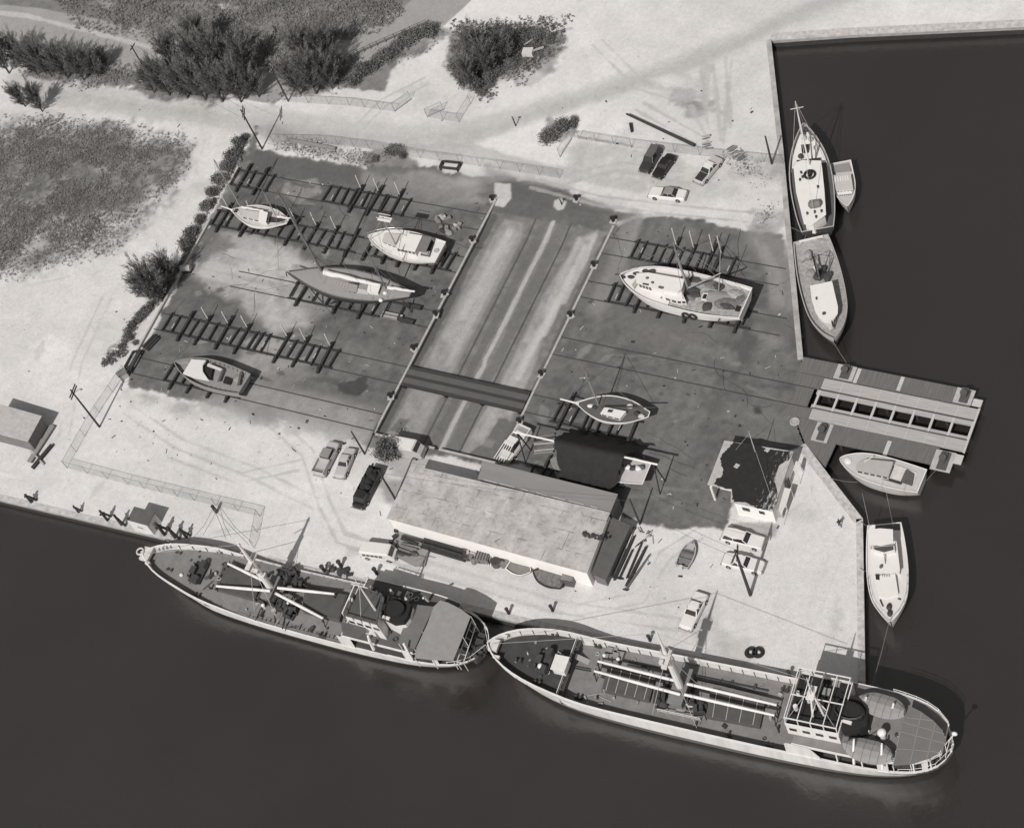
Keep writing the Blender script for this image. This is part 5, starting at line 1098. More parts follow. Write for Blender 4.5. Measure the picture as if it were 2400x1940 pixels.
m = MB(); m.bar(f.P(*z(1120, 1580), 1.7), f.P(*z(1145, 1635), 1.7), .15); m.bar(f.P(*z(1265, 1570), 1.7), f.P(*z(1290, 1578), 1.7), .12); m.build("deck_cleat", DARK, f.root)
f.h.railing("bow_rail", CHROME, f.root, .6, .08, .55, 1.0, 1.2, bars=1, r=.022)
# -- dinghy lying on the quay
z = tl(1150, 950)
f = boat("dinghy", "grey outboard dinghy lying on the sand of the quay", "dinghy", z(1645, 1105), z(1555, 1310), .75, .6, 2.0, [(0, .86), (.3, 1), (.6, .95), (.8, .7), (.93, .35), (1, .06)], "motor", .03, [GREY2], [0] * 5, None, PALE, k=.4)
f.h.deck("floor", GREY, f.root, .25, .1, .02, .97); f.h.bulwark("inside", GREY2, f.root, .2, .06)
for t, mm in ((.3, GREY), (.58, DKGREY)): MB().box(t * f.L, 0, .5, .3, 2 * f.h.w(t) - .08, .06).build("thwart", mm, f.root)
MB().box(.82 * f.L, 0, .62, .9, 1.0, .05).build("bow_sheet", PALE, f.root)
m = MB(); m.box(-.15, 0, .75, .35, .4, .5); m.box(-.15, 0, .3, .14, .16, .8); m.build("outboard_motor", WHITE2, f.root)
# ================================================================== buildings
def roofmat(name, tone, seams):
    m = mat(name, tone, .9, .34, .45); n, l = m.node_tree.nodes, m.node_tree.links; b = n["Principled BSDF"]
    src = b.inputs["Base Color"].links[0].from_socket; tc = n.new("ShaderNodeTexCoord"); br = n.new("ShaderNodeTexBrick"); nz = n.new("ShaderNodeTexNoise"); nz.inputs["Scale"].default_value = .35; nz.inputs["Detail"].default_value = 5
    br.inputs["Color1"].default_value = br.inputs["Color2"].default_value = (1, 1, 1, 1); br.inputs["Mortar"].default_value = (.16, .16, .16, 1); br.inputs["Scale"].default_value = 1.0
    br.inputs["Mortar Size"].default_value = .035; br.inputs["Brick Width"].default_value = 2.9; br.inputs["Row Height"].default_value = 1.9; br.inputs["Mortar Smooth"].default_value = .6
    mp = n.new("ShaderNodeMix"); mp.data_type = 'VECTOR'; mp.inputs[0].default_value = .3; l.new(tc.outputs["Object"], mp.inputs[4]); l.new(nz.outputs["Color"], mp.inputs[5]); l.new(mp.outputs[1], br.inputs["Vector"])
    nm = n.new("ShaderNodeTexNoise"); nm.inputs["Scale"].default_value = .5; nm.inputs["Detail"].default_value = 8; l.new(tc.outputs["Object"], nm.inputs["Vector"])
    mr = n.new("ShaderNodeMapRange"); mr.inputs[1].default_value = .46; mr.inputs[2].default_value = .6; mr.inputs[3].default_value = 0; mr.inputs[4].default_value = seams; l.new(nm.outputs[0], mr.inputs[0])
    mx = n.new("ShaderNodeMix"); mx.data_type = 'RGBA'; mx.blend_type = 'MULTIPLY'; l.new(mr.outputs[0], mx.inputs[0]); l.new(src, mx.inputs[6]); l.new(br.outputs[0], mx.inputs[7]); n3 = n.new("ShaderNodeTexNoise"); n3.inputs["Scale"].default_value = 1.3; n3.inputs["Detail"].default_value = 10; n3.inputs["Roughness"].default_value = .75; l.new(tc.outputs["Object"], n3.inputs["Vector"]); m3 = n.new("ShaderNodeMapRange"); m3.inputs[1].default_value = .5; m3.inputs[2].default_value = .68; m3.inputs[3].default_value = 1.0; m3.inputs[4].default_value = .62; l.new(n3.outputs[0], m3.inputs[0])
    mz = n.new("ShaderNodeMix"); mz.data_type = 'RGBA'; mz.blend_type = 'MULTIPLY'; mz.inputs[0].default_value = 1; l.new(mx.outputs[2], mz.inputs[6]); l.new(m3.outputs[0], mz.inputs[7]); l.new(mz.outputs[2], b.inputs["Base Color"])
    return m
ROOF1 = roofmat("cracked_slab_roof", T(180), .9); ROOF2 = mat("smooth_felt_roof", T(136), .9, .1, .5, stretch=(.3, 2, 1)); WALLW = mat("limewashed_wall", .70, .8, .06, .6); WALLG = mat("weathered_grey_wall", T(120), .85, .2, .8); TAR = mat("black_tar_roofing", T(42), .75, .3, 1.5)
n, l = TAR.node_tree.nodes, TAR.node_tree.links; b = n["Principled BSDF"]; src = b.inputs["Base Color"].links[0].from_socket   # tar worn through to pale slab in streaks along the east side
tc = n.new("ShaderNodeTexCoord"); mp = n.new("ShaderNodeMapping"); mp.inputs["Scale"].default_value = (1.6, .45, 1); l.new(tc.outputs["Object"], mp.inputs[0]); nz = n.new("ShaderNodeTexNoise"); nz.inputs["Scale"].default_value = 2.2; nz.inputs["Detail"].default_value = 9; nz.inputs["Roughness"].default_value = .72; l.new(mp.outputs[0], nz.inputs["Vector"])
sx = n.new("ShaderNodeSeparateXYZ"); l.new(tc.outputs["Object"], sx.inputs[0]); mr = n.new("ShaderNodeMapRange"); mr.inputs[1].default_value = 49.5; mr.inputs[2].default_value = 56.2; mr.inputs[3].default_value = -.22; mr.inputs[4].default_value = .12; l.new(sx.outputs[0], mr.inputs[0])
ad = n.new("ShaderNodeMath"); l.new(nz.outputs[0], ad.inputs[0]); l.new(mr.outputs[0], ad.inputs[1]); m2 = n.new("ShaderNodeMapRange"); m2.inputs[1].default_value = .53; m2.inputs[2].default_value = .62; l.new(ad.outputs[0], m2.inputs[0])
mx = n.new("ShaderNodeMix"); mx.data_type = 'RGBA'; mx.inputs[7].default_value = (.36, .35, .34, 1); l.new(m2.outputs[0], mx.inputs[0]); l.new(src, mx.inputs[6]); l.new(mx.outputs[2], b.inputs["Base Color"])
def P2(pts, z): return [W2(*p, z) for p in pts]
z = tl(1150, 950); y_ = tl(600, 950)
r = thing("workshop_shed", "long low workshop with cracked pale slab roof and white front wall behind the coasters", "workshop", (0, 0, 0))
RZ = 3.7; SW, NW, NE, SE = W2(907, 1215, RZ), W2(965.8, 1091, RZ), W2(1431, 1202, RZ), W2(1377, 1344, RZ)
MB().prism([SW, SE, NE, NW], RZ, RZ + .18).build("roof", ROOF1, r)
ins = lambda p, dx, dy: (p[0] + dx, p[1] + dy)
MB().prism([ins(SW, .15, .12), ins(SE, -.2, .12), ins(NE, -.2, -.2), ins(NW, .15, -.2)], 0, RZ).build("wall", WALLW, r)
MB().box(SE[0] - .18, (SE[1] + NE[1]) / 2, 1.2, .06, 1.2, 2.3).build("door", DKGREY, r)
m = MB(); q = W(1392, 1254, RZ + .3)
for i in range(26): m.sph((q.x + random.uniform(-1.7, 1.7), q.y + random.uniform(-.4, .4), RZ + .22), random.uniform(.15, .4), random.uniform(.12, .3), random.uniform(.1, .28), 6, 4)
m.build("roof_debris", mat("rotten_leaves", T(70), .95, .5, 5.0), r, kind="stuff")
m = MB(); m.cyl(*W2(1120, 1112, RZ), RZ + .1, RZ + 1.0, .14, 8); m.build("vent_pipe", DKGREY, r)
MB().tube([W(1160, 1268, RZ + .2), W(1160, 1268, RZ + 1.4)], .05, 5).build("roof_pole", DKGREY, r)
r = thing("lean_to", "smooth grey roofed lean-to along the north side of the long workshop", "lean-to", (0, 0, 0))
AZ = 3.55; a_ = [W2(*z(-66, 453), AZ), W2(*z(1037, 725), AZ), W2(*z(975, 868), AZ + .1), W2(*y_(1805, 598), AZ + .1)]
a_[2] = (a_[2][0], max(a_[2][1], NE[1] + .02)); a_[3] = (a_[3][0], max(a_[3][1], lerp(NW[1], NE[1], .35) + .02))
MB().prism(a_, AZ, AZ + .14).build("roof", ROOF2, r)
c_ = (sum(p[0] for p in a_) / 4, sum(p[1] for p in a_) / 4); MB().prism([(lerp(c_[0], p[0], .985), lerp(c_[1], p[1], .93)) for p in a_], 0, AZ).build("wall", WALLG, r)
m = MB()
for i in range(7): u = .1 + i * .13; q = lerp(Vector((*a_[3], AZ + .2)), Vector((*a_[2], AZ + .2)), u); m.box(q.x, q.y + .1, AZ + .2, random.uniform(.8, 2.4), .16, .1, -.02)
m.build("flashing", PALE, r, kind="stuff")
r = thing("side_store", "narrow sloping grey store roof against the east end of the workshop", "lean-to", (0, 0, 0))
hz = lambda x, y: 2.6 - (x - SE[0]) * .28
e_ = [(SE[0] + .06, SE[1] + .6), (SE[0] + 2.0, SE[1] + .5), (NE[0] + 2.6, NE[1] - .3), (NE[0] + .06, NE[1] - .1)]
MB().prism(e_, hz, lambda x, y: hz(x, y) + .1).build("roof", DKGREY, r); MB().prism([(SE[0] + .1, SE[1] + .8), (SE[0] + 1.7, SE[1] + .7), (NE[0] + 2.3, NE[1] - .5), (NE[0] + .1, NE[1] - .3)], 0, lambda x, y: hz(x, y) - .02).build("wall", WALLG, r)
# black roofed office
z = zl(1640, 1010, 7.546); OZ = 3.3
r = thing("office_building", "white office with patchy black tar roof and pale awnings beside the pier", "office", (0, 0, 0))
op = P2([z(440, 178), z(1660, 372), z(1300, 1425), z(550, 1260), z(560, 1040), z(140, 950)], OZ)
MB().prism(op, OZ - .05, OZ + .16).build("roof", CONC, r)
tp = P2([z(600, 195), z(1000, 240), z(1180, 310), z(1400, 345), z(1640, 375), z(1560, 520), z(1400, 600), z(1330, 900), z(1390, 1150), z(1310, 1395), z(1180, 1385), z(1030, 1370), z(930, 1310), z(800, 1265), z(600, 1245), z(575, 1200), z(578, 1030), z(400, 1000), z(260, 930), z(300, 850), z(400, 790), z(420, 700), z(375, 600), z(370, 500), z(400, 400), z(470, 340), z(530, 260)], OZ + .17)
rag = []
for p, q in zip(tp, tp[1:] + tp[:1]):
    for k in range(4): rag.append((lerp(p[0], q[0], k / 4) + random.uniform(-.1, .1), lerp(p[1], q[1], k / 4) + random.uniform(-.1, .1)))
MB().prism(rag, OZ + .155, OZ + .18).build("tar_coat", TAR, r)
m = MB()
for p_ in ((650, 620), (1190, 335)): q = W(*z(*p_), OZ + .18); m.prism([(q.x - .35, q.y - .2), (q.x + .2, q.y - .35), (q.x + .4, q.y + .3), (q.x - .2, q.y + .4)], OZ + .181, OZ + .187)
m.build("bare_patch", CONC, r, kind="stuff")
wp = [(op[0][0] + .35, op[0][1] - .3), (op[1][0] - .25, op[1][1] - .3), (op[2][0] - .25, op[2][1] + .25), (op[3][0] + .35, op[3][1] + .25), (op[3][0] + .35, op[5][1] + 1.6), (op[0][0] + .35, op[5][1] + 1.6)]
MB().prism(wp, 0, OZ - .05).build("wall", WALLW, r)
for x, y, sx in ((wp[2][0] - 1.6, wp[2][1], .8), (wp[2][0] - 2.8, wp[2][1], .8), (wp[3][0] + 1.4, wp[3][1], 1.0)): MB().box(x, y - .01, 1.9, sx, .06, .7).build("window", GLASS, r)
MB().box(wp[2][0] + .01, wp[2][1] + 5.2, 1.15, .06, 1.0, 2.2).build("door", DKGREY, r)
m = MB(); q = W(*z(200, 985), OZ - .1); m.bar((q.x, q.y, 0), (q.x, q.y, OZ - .05), .3); m.build("porch_post", WHITE, r)
for (A_, B_, C_, D_) in (((1390, 1390), (1500, 1000), (1615, 1020), (1440, 1490)), ((1650, 690), (1700, 528), (1770, 550), (1728, 765))):
    pts = [W(*z(*A_), 2.7), W(*z(*B_), 2.7), W(*z(*C_), 2.35), W(*z(*D_), 2.35)]
    o = MB().loft([[p - Vector((0, 0, .06)) for p in pts], pts]).build("awning", WHITE, r); m = MB()
    for p in pts[2:]: m.bar((p.x, p.y, 0), (p.x, p.y, 2.33), .06)
    m.bar(pts[2], pts[3], .06); m.build("awning_post", WHITE, o)
q = W(*z(1370, 1560), 0); m = MB()
for i in range(3): m.box(q.x + .2, q.y + .4 + i * .0, .4 + i * .5, 1.1, .5, .06)
m.build("steps", PALE, r)
m = MB(); m.tube([(q.x - 5, q.y + 7, OZ + .16), (q.x - 5, q.y + 7, OZ + 5)], .05, 5); A_ = Vector((q.x - 5, q.y + 7, OZ + 4.6)); m.bar(A_, (op[0][0] + 2, op[0][1] - 1, OZ + .2), .03); m.bar(A_, (op[2][0] - 1, op[2][1] + 2, OZ + .2), .03); m.build("roof_aerial", PALE, r)
# shed at the edge of the frame, hut on the quay
y_ = tl(50, 950); r = thing("boat_shed", "pale roofed shed at the western edge of the sand", "shed", (0, 0, 0))
ne, se = W(*y_(155, 95), 3.0), W(*y_(45, 295), 3.0); dx = -9.0
MB().prism([(ne.x + .2, ne.y + .2), (se.x + .2, se.y), (se.x + dx, se.y), (ne.x + dx, ne.y + .2)], 3.0, lambda x, y: 3.12 + .05 * (ne.x - x)).build("roof", CONC, r)
MB().prism([(ne.x, ne.y), (se.x, se.y + .2), (se.x + dx + .2, se.y + .2), (ne.x + dx + .2, ne.y)], 0, 3.0).build("wall", WALLG, r)
MB().box(ne.x + .02, (ne.y + se.y) / 2, 1.1, .06, 1.1, 2.1).build("door", DKGREY, r)
r = thing("quay_hut", "tiny white hut with dark pitched roof on the quay edge among mooring posts", "hut", (0, 0, 0))
a, b = W(*y_(930, 1015), 0), W(*y_(1075, 1052), 0); c = (a + b) / 2; cx, cy = c.x, c.y + 1.1
MB().prism([(cx - 1.75, cy - 1.1), (cx + 1.75, cy - 1.1), (cx + 1.75, cy + 1.1), (cx - 1.75, cy + 1.1)], .05, 2.5).build("wall", WHITE, r)
MB().prism([(cx - 1.8, cy - 1.02), (cx + 1.8, cy - 1.02), (cx + 1.8, cy + 1.2), (cx - 1.8, cy + 1.2)], 2.5, lambda x, y: 2.62 + (y - cy) * .06).build("roof", DKGREY, r)
MB().box(cx, cy - 1.11, 1.35, .9, .06, .18).build("vent_slot", DKGREY, r); MB().box(cx + 1.76, cy, .95, .05, .8, 1.8).build("door", PALE, r)
# ================================================================== pier
r = thing("timber_pier", "timber lift pier with pale plank decks and a row of open slots", "pier", (0, 0, 0))
PZ = .12; PLK = mat("grey_pier_planks", T(106), .9, .35, 1.0, stretch=(9, .35, 1)); PLL = mat("pale_pier_planks", T(170), .9, .28, 1.0, stretch=(.35, 9, 1)); BEAM = mat("pale_pier_beam", T(190), .85, .12, 2.0)
MB().prism([(49.95, 13.8), (73.4, 13.8), (73.4, 16.2), (49.95, 16.2)], -.15, PZ).build("plank_deck", PLK, r)
MB().prism([(54.65, 3.2), (58.4, .4), (58.6, 4.15), (71.6, 4.15), (71.6, 6.85), (51.9, 6.85)], -.15, PZ).build("plank_deck", PLK, r)
for (y0, y1) in ((11.75, 13.55), (6.95, 8.6)): MB().prism([(53.85, y0), (74.7, y0), (74.6, y1), (53.85, y1)], -.15, PZ + .03).build("pale_deck", PLL, r)
for (y0, y1) in ((10.95, 11.6), (8.7, 9.25)): MB().prism([(53.5, y0), (74.7, y0), (74.7, y1), (53.5, y1)], -.15, PZ + .01).build("pale_deck", PLL, r)
MB().prism([(49.9, 6.9), (53.8, 6.9), (53.8, 8.6), (50.8, 8.6)], -.15, .05).build("plank_deck", PLK, r); MB().prism([(49.9, 11.75), (53.8, 11.75), (53.8, 13.7), (49.9, 13.7)], -.15, .05).build("plank_deck", PLK, r)
MB().prism([(51.0, 8.65), (53.0, 8.65), (53.0, 11.7), (50.5, 11.7)], -.15, .04).build("plank_deck", PLK, r)
for i in range(9):
    x = 53.9 + i * 2.59; m = MB(); m.box(x, 10.1, PZ, .3, 2.9, .2); m.build("crossbeam", BEAM, r)
    m = MB(); m.box(x, 12.65, PZ + .04, .09, 1.75, .05); m.box(x, 7.77, PZ + .04, .09, 1.6, .05); m.build("joint_strip", BEAM, r, kind="stuff")
MB().box(74.72, 10.2, PZ + .02, .25, 6.9, .25).build("end_beam", BEAM, r)
for y in (11.68, 8.65): MB().box(64.3, y, PZ + .06, 21.2, .12, .12).build("rail", STEEL, r)
for x, y, sx, sy in ((56.2, 15.0, 2.6, 2.3), (72.3, 15.0, 2.4, 2.3), (56.3, 5.3, 2.2, 2.9), (72.6, 4.9, 2.6, 3.0)):
    o = MB().box(x, y, PZ + .06, sx, sy, .14).build("pad", CONC, r); m = MB(); m.box(x + .1, y, PZ + .14, sx * .5, sy * .9, .06)
    m.cyl(x, y, PZ + .1, PZ + .9, .38, 10); m.cyl(x, y, PZ + .9, PZ + 1.05, .5, 10); m.box(x, y + .7, PZ + .4, .9, .5, .6); m.build("winch", RUST, o)
for x, y, sx, sy in ((63.8, 15.0, .5, 2.2), (65.2, 5.0, .55, 2.3), (74.2, 14.4, 1.2, 1.1), (74.4, 5.6, 1.0, 1.4), (57.9, 14.9, .5, 2.3)): MB().box(x, y, PZ + .06, sx, sy, .12).build("cover_board", BEAM, r)
for x in range(55, 75, 4):
    for y in (4.5, 6.9, 9.0, 11.4, 13.9, 15.9):
        if x > 57 or y > 6: MB().cyl(x, y, -4, -.1, .2, 8).build("pile", TIMBER, r)
q = W(*tl(1740, 950)(428, 135), PZ); m = MB(); m.torus((q.x, q.y, PZ + .12), .55, .14); m.cyl(q.x, q.y, PZ, PZ + .15, .4, 12); tag(m.build("rope_coil", PALE), "round pale coil of rope on the pier head planks", "rope coil")
# ================================================================== transfer carriage and cradles
r = thing("transfer_carriage", "dark steel transfer carriage with grated tracks spanning the sunken pit", "carriage", (0, 0, 0))
for y in (.88, -.58): MB().box(5.1, y, .06, 19.4, .92, .14).build("walkway", DKGREY, r)
for y in (1.62, .15, -1.32):
    MB().box(5.1, y, .0, 19.4, .5, .18).build("girder", BLACK, r); m = MB()
    for i in range(64): m.box(-4.4 + i * .302, y, .12, .13, .46, .07)
    m.build("grating", RUST, r, kind="stuff")
for x in (-4.2, 2.62, 8.46, 14.4): MB().box(x, .15, -.36, .5, 3.4, .5).build("wheel_bogie", BLACK, r)
CG = "timber cradles on the yard rails"
def cradle(label, x0, x1, ya, yb, shorts, longs, ext=2.7, posts=(), h=.56, tall=3.4):
    r = thing("boat_cradle", label, "cradle", (x0, (ya + yb) / 2, 0), 0, CG); yc = (ya + yb) / 2
    for y in (ya, yb): MB().box((x1 - x0) / 2, y - yc, .17, x1 - x0 + .4, .2, .26).build("sill", TIMBER, r)
    for x in shorts: MB().box(x - x0 + random.uniform(-.18, .18), random.uniform(-.15, .15), h - .13 + random.uniform(-.03, .02), random.uniform(.18, .3), ya - yb + random.uniform(-.1, .7), .26, random.uniform(-.07, .07)).build("crossbeam", TIMBER, r)
    for x in longs:
        j = random.uniform(-.25, .25); MB().box(x - x0, j * 1.2, h - .11, random.uniform(.27, .38), ya - yb + 2 * 1.4 + j * 2, .3, random.uniform(-.035, .035)).build("long_beam", TIMBER, r)
        MB().box(x - x0, (ya - yb) / 2 + .5, h + .1, .34, .8, .22).build("bilge_block", TIMBER, r); MB().box(x - x0, -(ya - yb) / 2 - .5, h + .1, .34, .8, .22).build("bilge_block", TIMBER, r)
    for x in posts:
        MB().bar((x - x0, (ya - yb) / 2 + .35, h), (x - x0, (ya - yb) / 2 + .5, tall), .13).build("guide_post", WHITE2, r)
    for x in shorts[1::3]: MB().box(x - x0 - .12, -.3 + random.uniform(-.5, .5), h + .02, .16, .9, .1).build("wear_board", PALE, r)
    return r
B = BAYL
cradle("short empty timber cradle in the northwest corner of the yard behind the white ketch", -50, -43.2, B[0][0], B[0][1], [-49.9, -46.8, -43.3], [-48.3, -45.0])
cradle("empty timber cradle with three guide posts behind the cabin cruiser", -32.8, -18.3, B[0][0], B[0][1], [-32.7, -31.0, -29.3, -27.9, -25.7, -22.6, -21.9, -18.4], [-27.2, -24.0, -20.2], posts=(-27.2, -24.0, -20.2))
cradle("long timber cradle carrying the small white ketch", -49.5, -22.8, B[1][0], B[1][1], [-49.0, -46.5, -44, -41.2, -40.4, -39, -36.8, -33, -29.2, -25.8], [-47.6, -43.0, -34.7, -31.1, -27.5, -23.9], posts=(-34.9, -31.1, -27.5, -47.5, -43))
cradle("timber cradle under the white cabin cruiser", -19.5, -6.2, B[1][0], B[1][1], [-19, -16, -13.2, -10.2, -7.8, -6.6], [-20.6, -17.3, -14.6, -11.5, -8.6], h=.7)
cradle("timber cradle under the dark hulled yawl", -29.2, -9.6, B[2][0], B[2][1], [-29, -24.8, -22.4, -18.4, -14.4, -12.6, -10], [-27.2, -20.6, -16.3], h=.7)
cradle("longest empty timber cradle between the sand patch and the gutted hull", -46.9, -16.5, B[3][0], B[3][1], [-46.7, -45.0, -41.5, -38.1, -34.5, -31.2, -30, -28.6, -24.1, -20.9, -19.6, -16.7], [-43.2, -40.0, -36.3, -32.8, -25.7, -22.4, -18.1], posts=(-40, -36.3, -32.8, -25.7, -22.4, -18.1))
cradle("timber cradle under the gutted open hull", -41.7, -28.2, B[4][0], B[4][1], [-41.5, -38.2, -34.6, -31.5, -28.5], [-39.9, -36.7, -33.0, -29.8])
cradle("empty timber cradle with tall posts behind the shrimp trawler", 19.7, 35.2, BAYR[0][0], BAYR[0][1], [19.9, 21.4, 22.9, 24.4, 27.0, 30.0, 33.0, 34.9], [25.9, 28.6, 31.5, 32.6], posts=(25.9, 28.6, 31.6, 32.8), tall=4.2)
cradle("timber cradle under the white shrimp trawler", 19.3, 41, BAYR[1][0], BAYR[1][1], [19.6, 21, 22.6, 25.8, 29.8, 33.8, 37.8, 40], [24.2, 28, 31.8, 35.8, 39.4], h=.76)
cradle("timber cradle under the small dark cutter", 19.6, 32.2, BAYR[3][0] - .6, BAYR[3][1] - .6, [20, 22.6, 24.6, 26.6, 29.8], [21.2, 25.4, 28.4, 31.6], h=.68)
cradle("timber cradle beneath the black tarpaulin tent", 20, 33.5, -9.2, -12.0, [20.5, 23, 28.6, 31], [22, 26, 30], h=.58)
# capstans along the pit
cap0 = None
for i, (px, py) in enumerate([(1393, 625), (1338, 742), (1270, 880), (1219, 991), (971, 820), (917, 932), (1043, 692), (1023, 740), (1108, 566), (1438, 520), (1155, 470), (1352, 470)]):
    q = W(px, py, 0)
    if cap0 is None:
        cap0 = thing("capstan", "x", "capstan", (q.x, q.y, 0), 0, "rusty capstans along the pit edges"); MB().box(0, 0, .1, 1.0, .8, .2).build("base", CONC, cap0)
        m = MB(); m.cyl(0, 0, .2, .85, .26, 10, .18); m.cyl(0, 0, .85, 1.0, .36, 10); m.build("drum", BLACK, cap0); o = cap0
    else: o = copy_tree(cap0); o.location = (q.x, q.y, 0); o.rotation_euler.z = i * .7
    o["label"] = "rusty capstan on the %s" % (["east pit curb level with the shrimp trawler bow", "east pit curb below the shrimp trawler rails", "east pit curb just above the transfer carriage", "east pit curb just below the transfer carriage", "west pit curb above the transfer carriage", "west pit curb below the transfer carriage", "west pit curb near the yawl stern", "west pit curb under the yawl rails", "west pit curb beside the cabin cruiser transom", "northeast corner of the pit", "northwest corner of the pit", "sandy edge north of the pit"][i])
# ================================================================== vehicles
def vehicle(name, label, cat, front, back, L, w, h, style, body, top=None, hood=None, zz=0.0):
    A, B_ = W(*front, .7), W(*back, .7); c = (A + B_) / 2; a = math.atan2(A.y - B_.y, A.x - B_.x)
    r = thing(name, label, cat, (c.x, c.y, zz), a, "vehicles parked about the yard"); top = top or body; k = L / 5.2; hw = w / 2
    def slab(tab, nm, mt, par=r):   # tab: (x, half width, z low, z high)
        m = MB(); m.loft([[(x, -q, z0), (x, -q * .97, z1 - .12), (x, -q * .84, z1), (x, q * .84, z1), (x, q * .97, z1 - .12), (x, q, z0)] for x, q, z0, z1 in tab]); return m.build(nm, mt, par)
    x0, x1 = -L / 2, L / 2; bz = .95 if h < 1.8 else 1.05
    if style in ("sedan", "wagon"):
        slab([(x0, hw * .86, .42, bz - .18), (x0 + .15, hw * .95, .34, bz - .04), (x0 + 1.2 * k, hw, .3, bz), (x1 - 1.5 * k, hw, .3, bz + .02), (x1 - .35, hw * .95, .32, bz - .04), (x1, hw * .86, .42, bz - .2)], "body", body)
        if hood: slab([(x1 - 1.75 * k, hw * .86, bz - .1, bz + .045), (x1 - .3, hw * .8, bz - .2, bz - .01)], "hood", hood)
        g0, g1 = (x0 + 1.15 * k, x1 - 1.75 * k) if style == "sedan" else (x0 + .25, x1 - 1.75 * k)
        b0, b1 = (x0 + 1.75 * k, x1 - 2.4 * k) if style == "sedan" else (x0 + .55, x1 - 2.4 * k)
        m = MB(); m.loft([[(g0, -hw * .86, bz - .05), (g1, -hw * .86, bz - .05), (g1, hw * .86, bz - .05), (g0, hw * .86, bz - .05)], [(b0, -hw * .7, h - .06), (b1, -hw * .7, h - .06), (b1, hw * .7, h - .06), (b0, hw * .7, h - .06)]]); o = m.build("glasshouse", GLASS, r)
        slab([(b0 - .1, hw * .7, h - .1, h - .01), ((b0 + b1) / 2, hw * .76, h - .1, h + .03), (b1 + .12, hw * .7, h - .1, h - .01)], "roof", top)
        m = MB()
        for s_ in (-1, 1):
            for xa, xb in ((g0, b0), (g1, b1)): m.bar((xa, s_ * hw * .86, bz), (xb, s_ * hw * .7, h - .05), .09)
            xm = (b0 + b1) / 2; m.bar((xm, s_ * hw * .875, bz), (xm, s_ * hw * .715, h - .05), .08)
        m.build("pillar", top, o, kind="stuff")
    else:
        cabx = {"pickup": (x1 - 2.95 * k, x1 - 1.5 * k), "truck": (x1 - 2.2, x1 - .9), "van": (x0, x1 - .75), "bus": (x0, x1 - .5)}[style]
        if style in ("pickup", "truck"):
            slab([(x0, hw * .94, .5, .95), (x0 + .1, hw, .45, 1.0), (x1 - 1.5 * k, hw, .4, 1.05), (x1 - .3, hw * .86, .42, 1.05), (x1, hw * .78, .5, .85)], "body", body)
            m = MB(); m.loft([[(cabx[0], -hw * .86, 1.0), (cabx[1] + .25, -hw * .86, 1.0), (cabx[1] + .25, hw * .86, 1.0), (cabx[0], hw * .86, 1.0)], [(cabx[0] + .12, -hw * .74, h - .08), (cabx[1] - .15, -hw * .74, h - .08), (cabx[1] - .15, hw * .74, h - .08), (cabx[0] + .12, hw * .74, h - .08)]]); o = m.build("glasshouse", GLASS, r)
            slab([(cabx[0], hw * .78, h - .12, h), (cabx[1] - .1, hw * .76, h - .12, h)], "roof", top)
            slab([(cabx[0], hw * .9, 1.0, 1.32), (cabx[1] + .1, hw * .9, 1.0, 1.3)], "cab_side", body); bl = cabx[0] - .12 - x0
            MB().box(x0 + bl / 2, 0, .99, bl - .2, w - .35, .04).build("bed_floor", GREY2 if top is not BLACK else BLACK, r); m = MB()
            for s_ in (-1, 1): m.box(x0 + bl / 2, s_ * (hw - .08), 1.22, bl, .1, .5)
            m.box(x0 + .06, 0, 1.22, .1, w - .26, .5); m.box(x0 + bl - .02, 0, 1.22, .1, w - .26, .5); m.build("bed_side", body, r)
        else:
            slab([(x0, hw * .92, .45, h - .25), (x0 + .25, hw, .4, h - .02), (0, hw, .4, h), (cabx[1] - .2, hw * .98, .4, h - .04), (cabx[1] + .2, hw * .9, .4, h - .5), (x1, hw * .82, .45, h * .52)], "body", body)
            slab([(x0 + .2, hw * .9, h - .05, h + .02), (cabx[1] - .35, hw * .9, h - .05, h + .01)], "roof", top)
            m = MB(); m.loft([[(cabx[1] - .12, -hw * .8, h - .1), (cabx[1] - .12, hw * .8, h - .1), (cabx[1] + .26, hw * .74, h - .62), (cabx[1] + .26, -hw * .74, h - .62)], [(cabx[1] - .1, -hw * .8, h - .06), (cabx[1] - .1, hw * .8, h - .06), (cabx[1] + .3, hw * .74, h - .6), (cabx[1] + .3, -hw * .74, h - .6)]]); m.build("windscreen", GLASS, r)
            for s_ in (-1, 1):
                for i in range(5 if style == "bus" else 2): MB().box(x0 + .7 + i * (L - 1.9) / 5, s_ * (hw + .004), h * .68, (L - 2.2) / 6.2, .05, h * .22).build("window", GLASS, r)
    for x in (x0 + .95 * k, x1 - .95 * k):
        for s_ in (-1, 1):
            m = MB(); m.loft([[(x + .36 * math.cos(b * .5236), s_ * yy, .36 + .36 * math.sin(b * .5236)) for b in range(12)] for yy in (hw - .2, hw + .015)]); o = m.build("wheel", RUBBER, r)
            m = MB(); m.loft([[(x + .17 * math.cos(b * .7854), s_ * yy, .36 + .17 * math.sin(b * .7854)) for b in range(8)] for yy in (hw, hw + .03)]); m.build("hub_cap", CHROME, o)
    for xx in (x0 - .06, x1 + .06): MB().box(xx, 0, .5, .12, w * .94, .16).build("bumper", CHROME, r)
    for s_ in (-1, 1): m = MB(); m.sph((x1 - .02, s_ * hw * .66, .72), .08, .12, .12, 8, 5); m.build("headlight", CHROME, r)
    return r
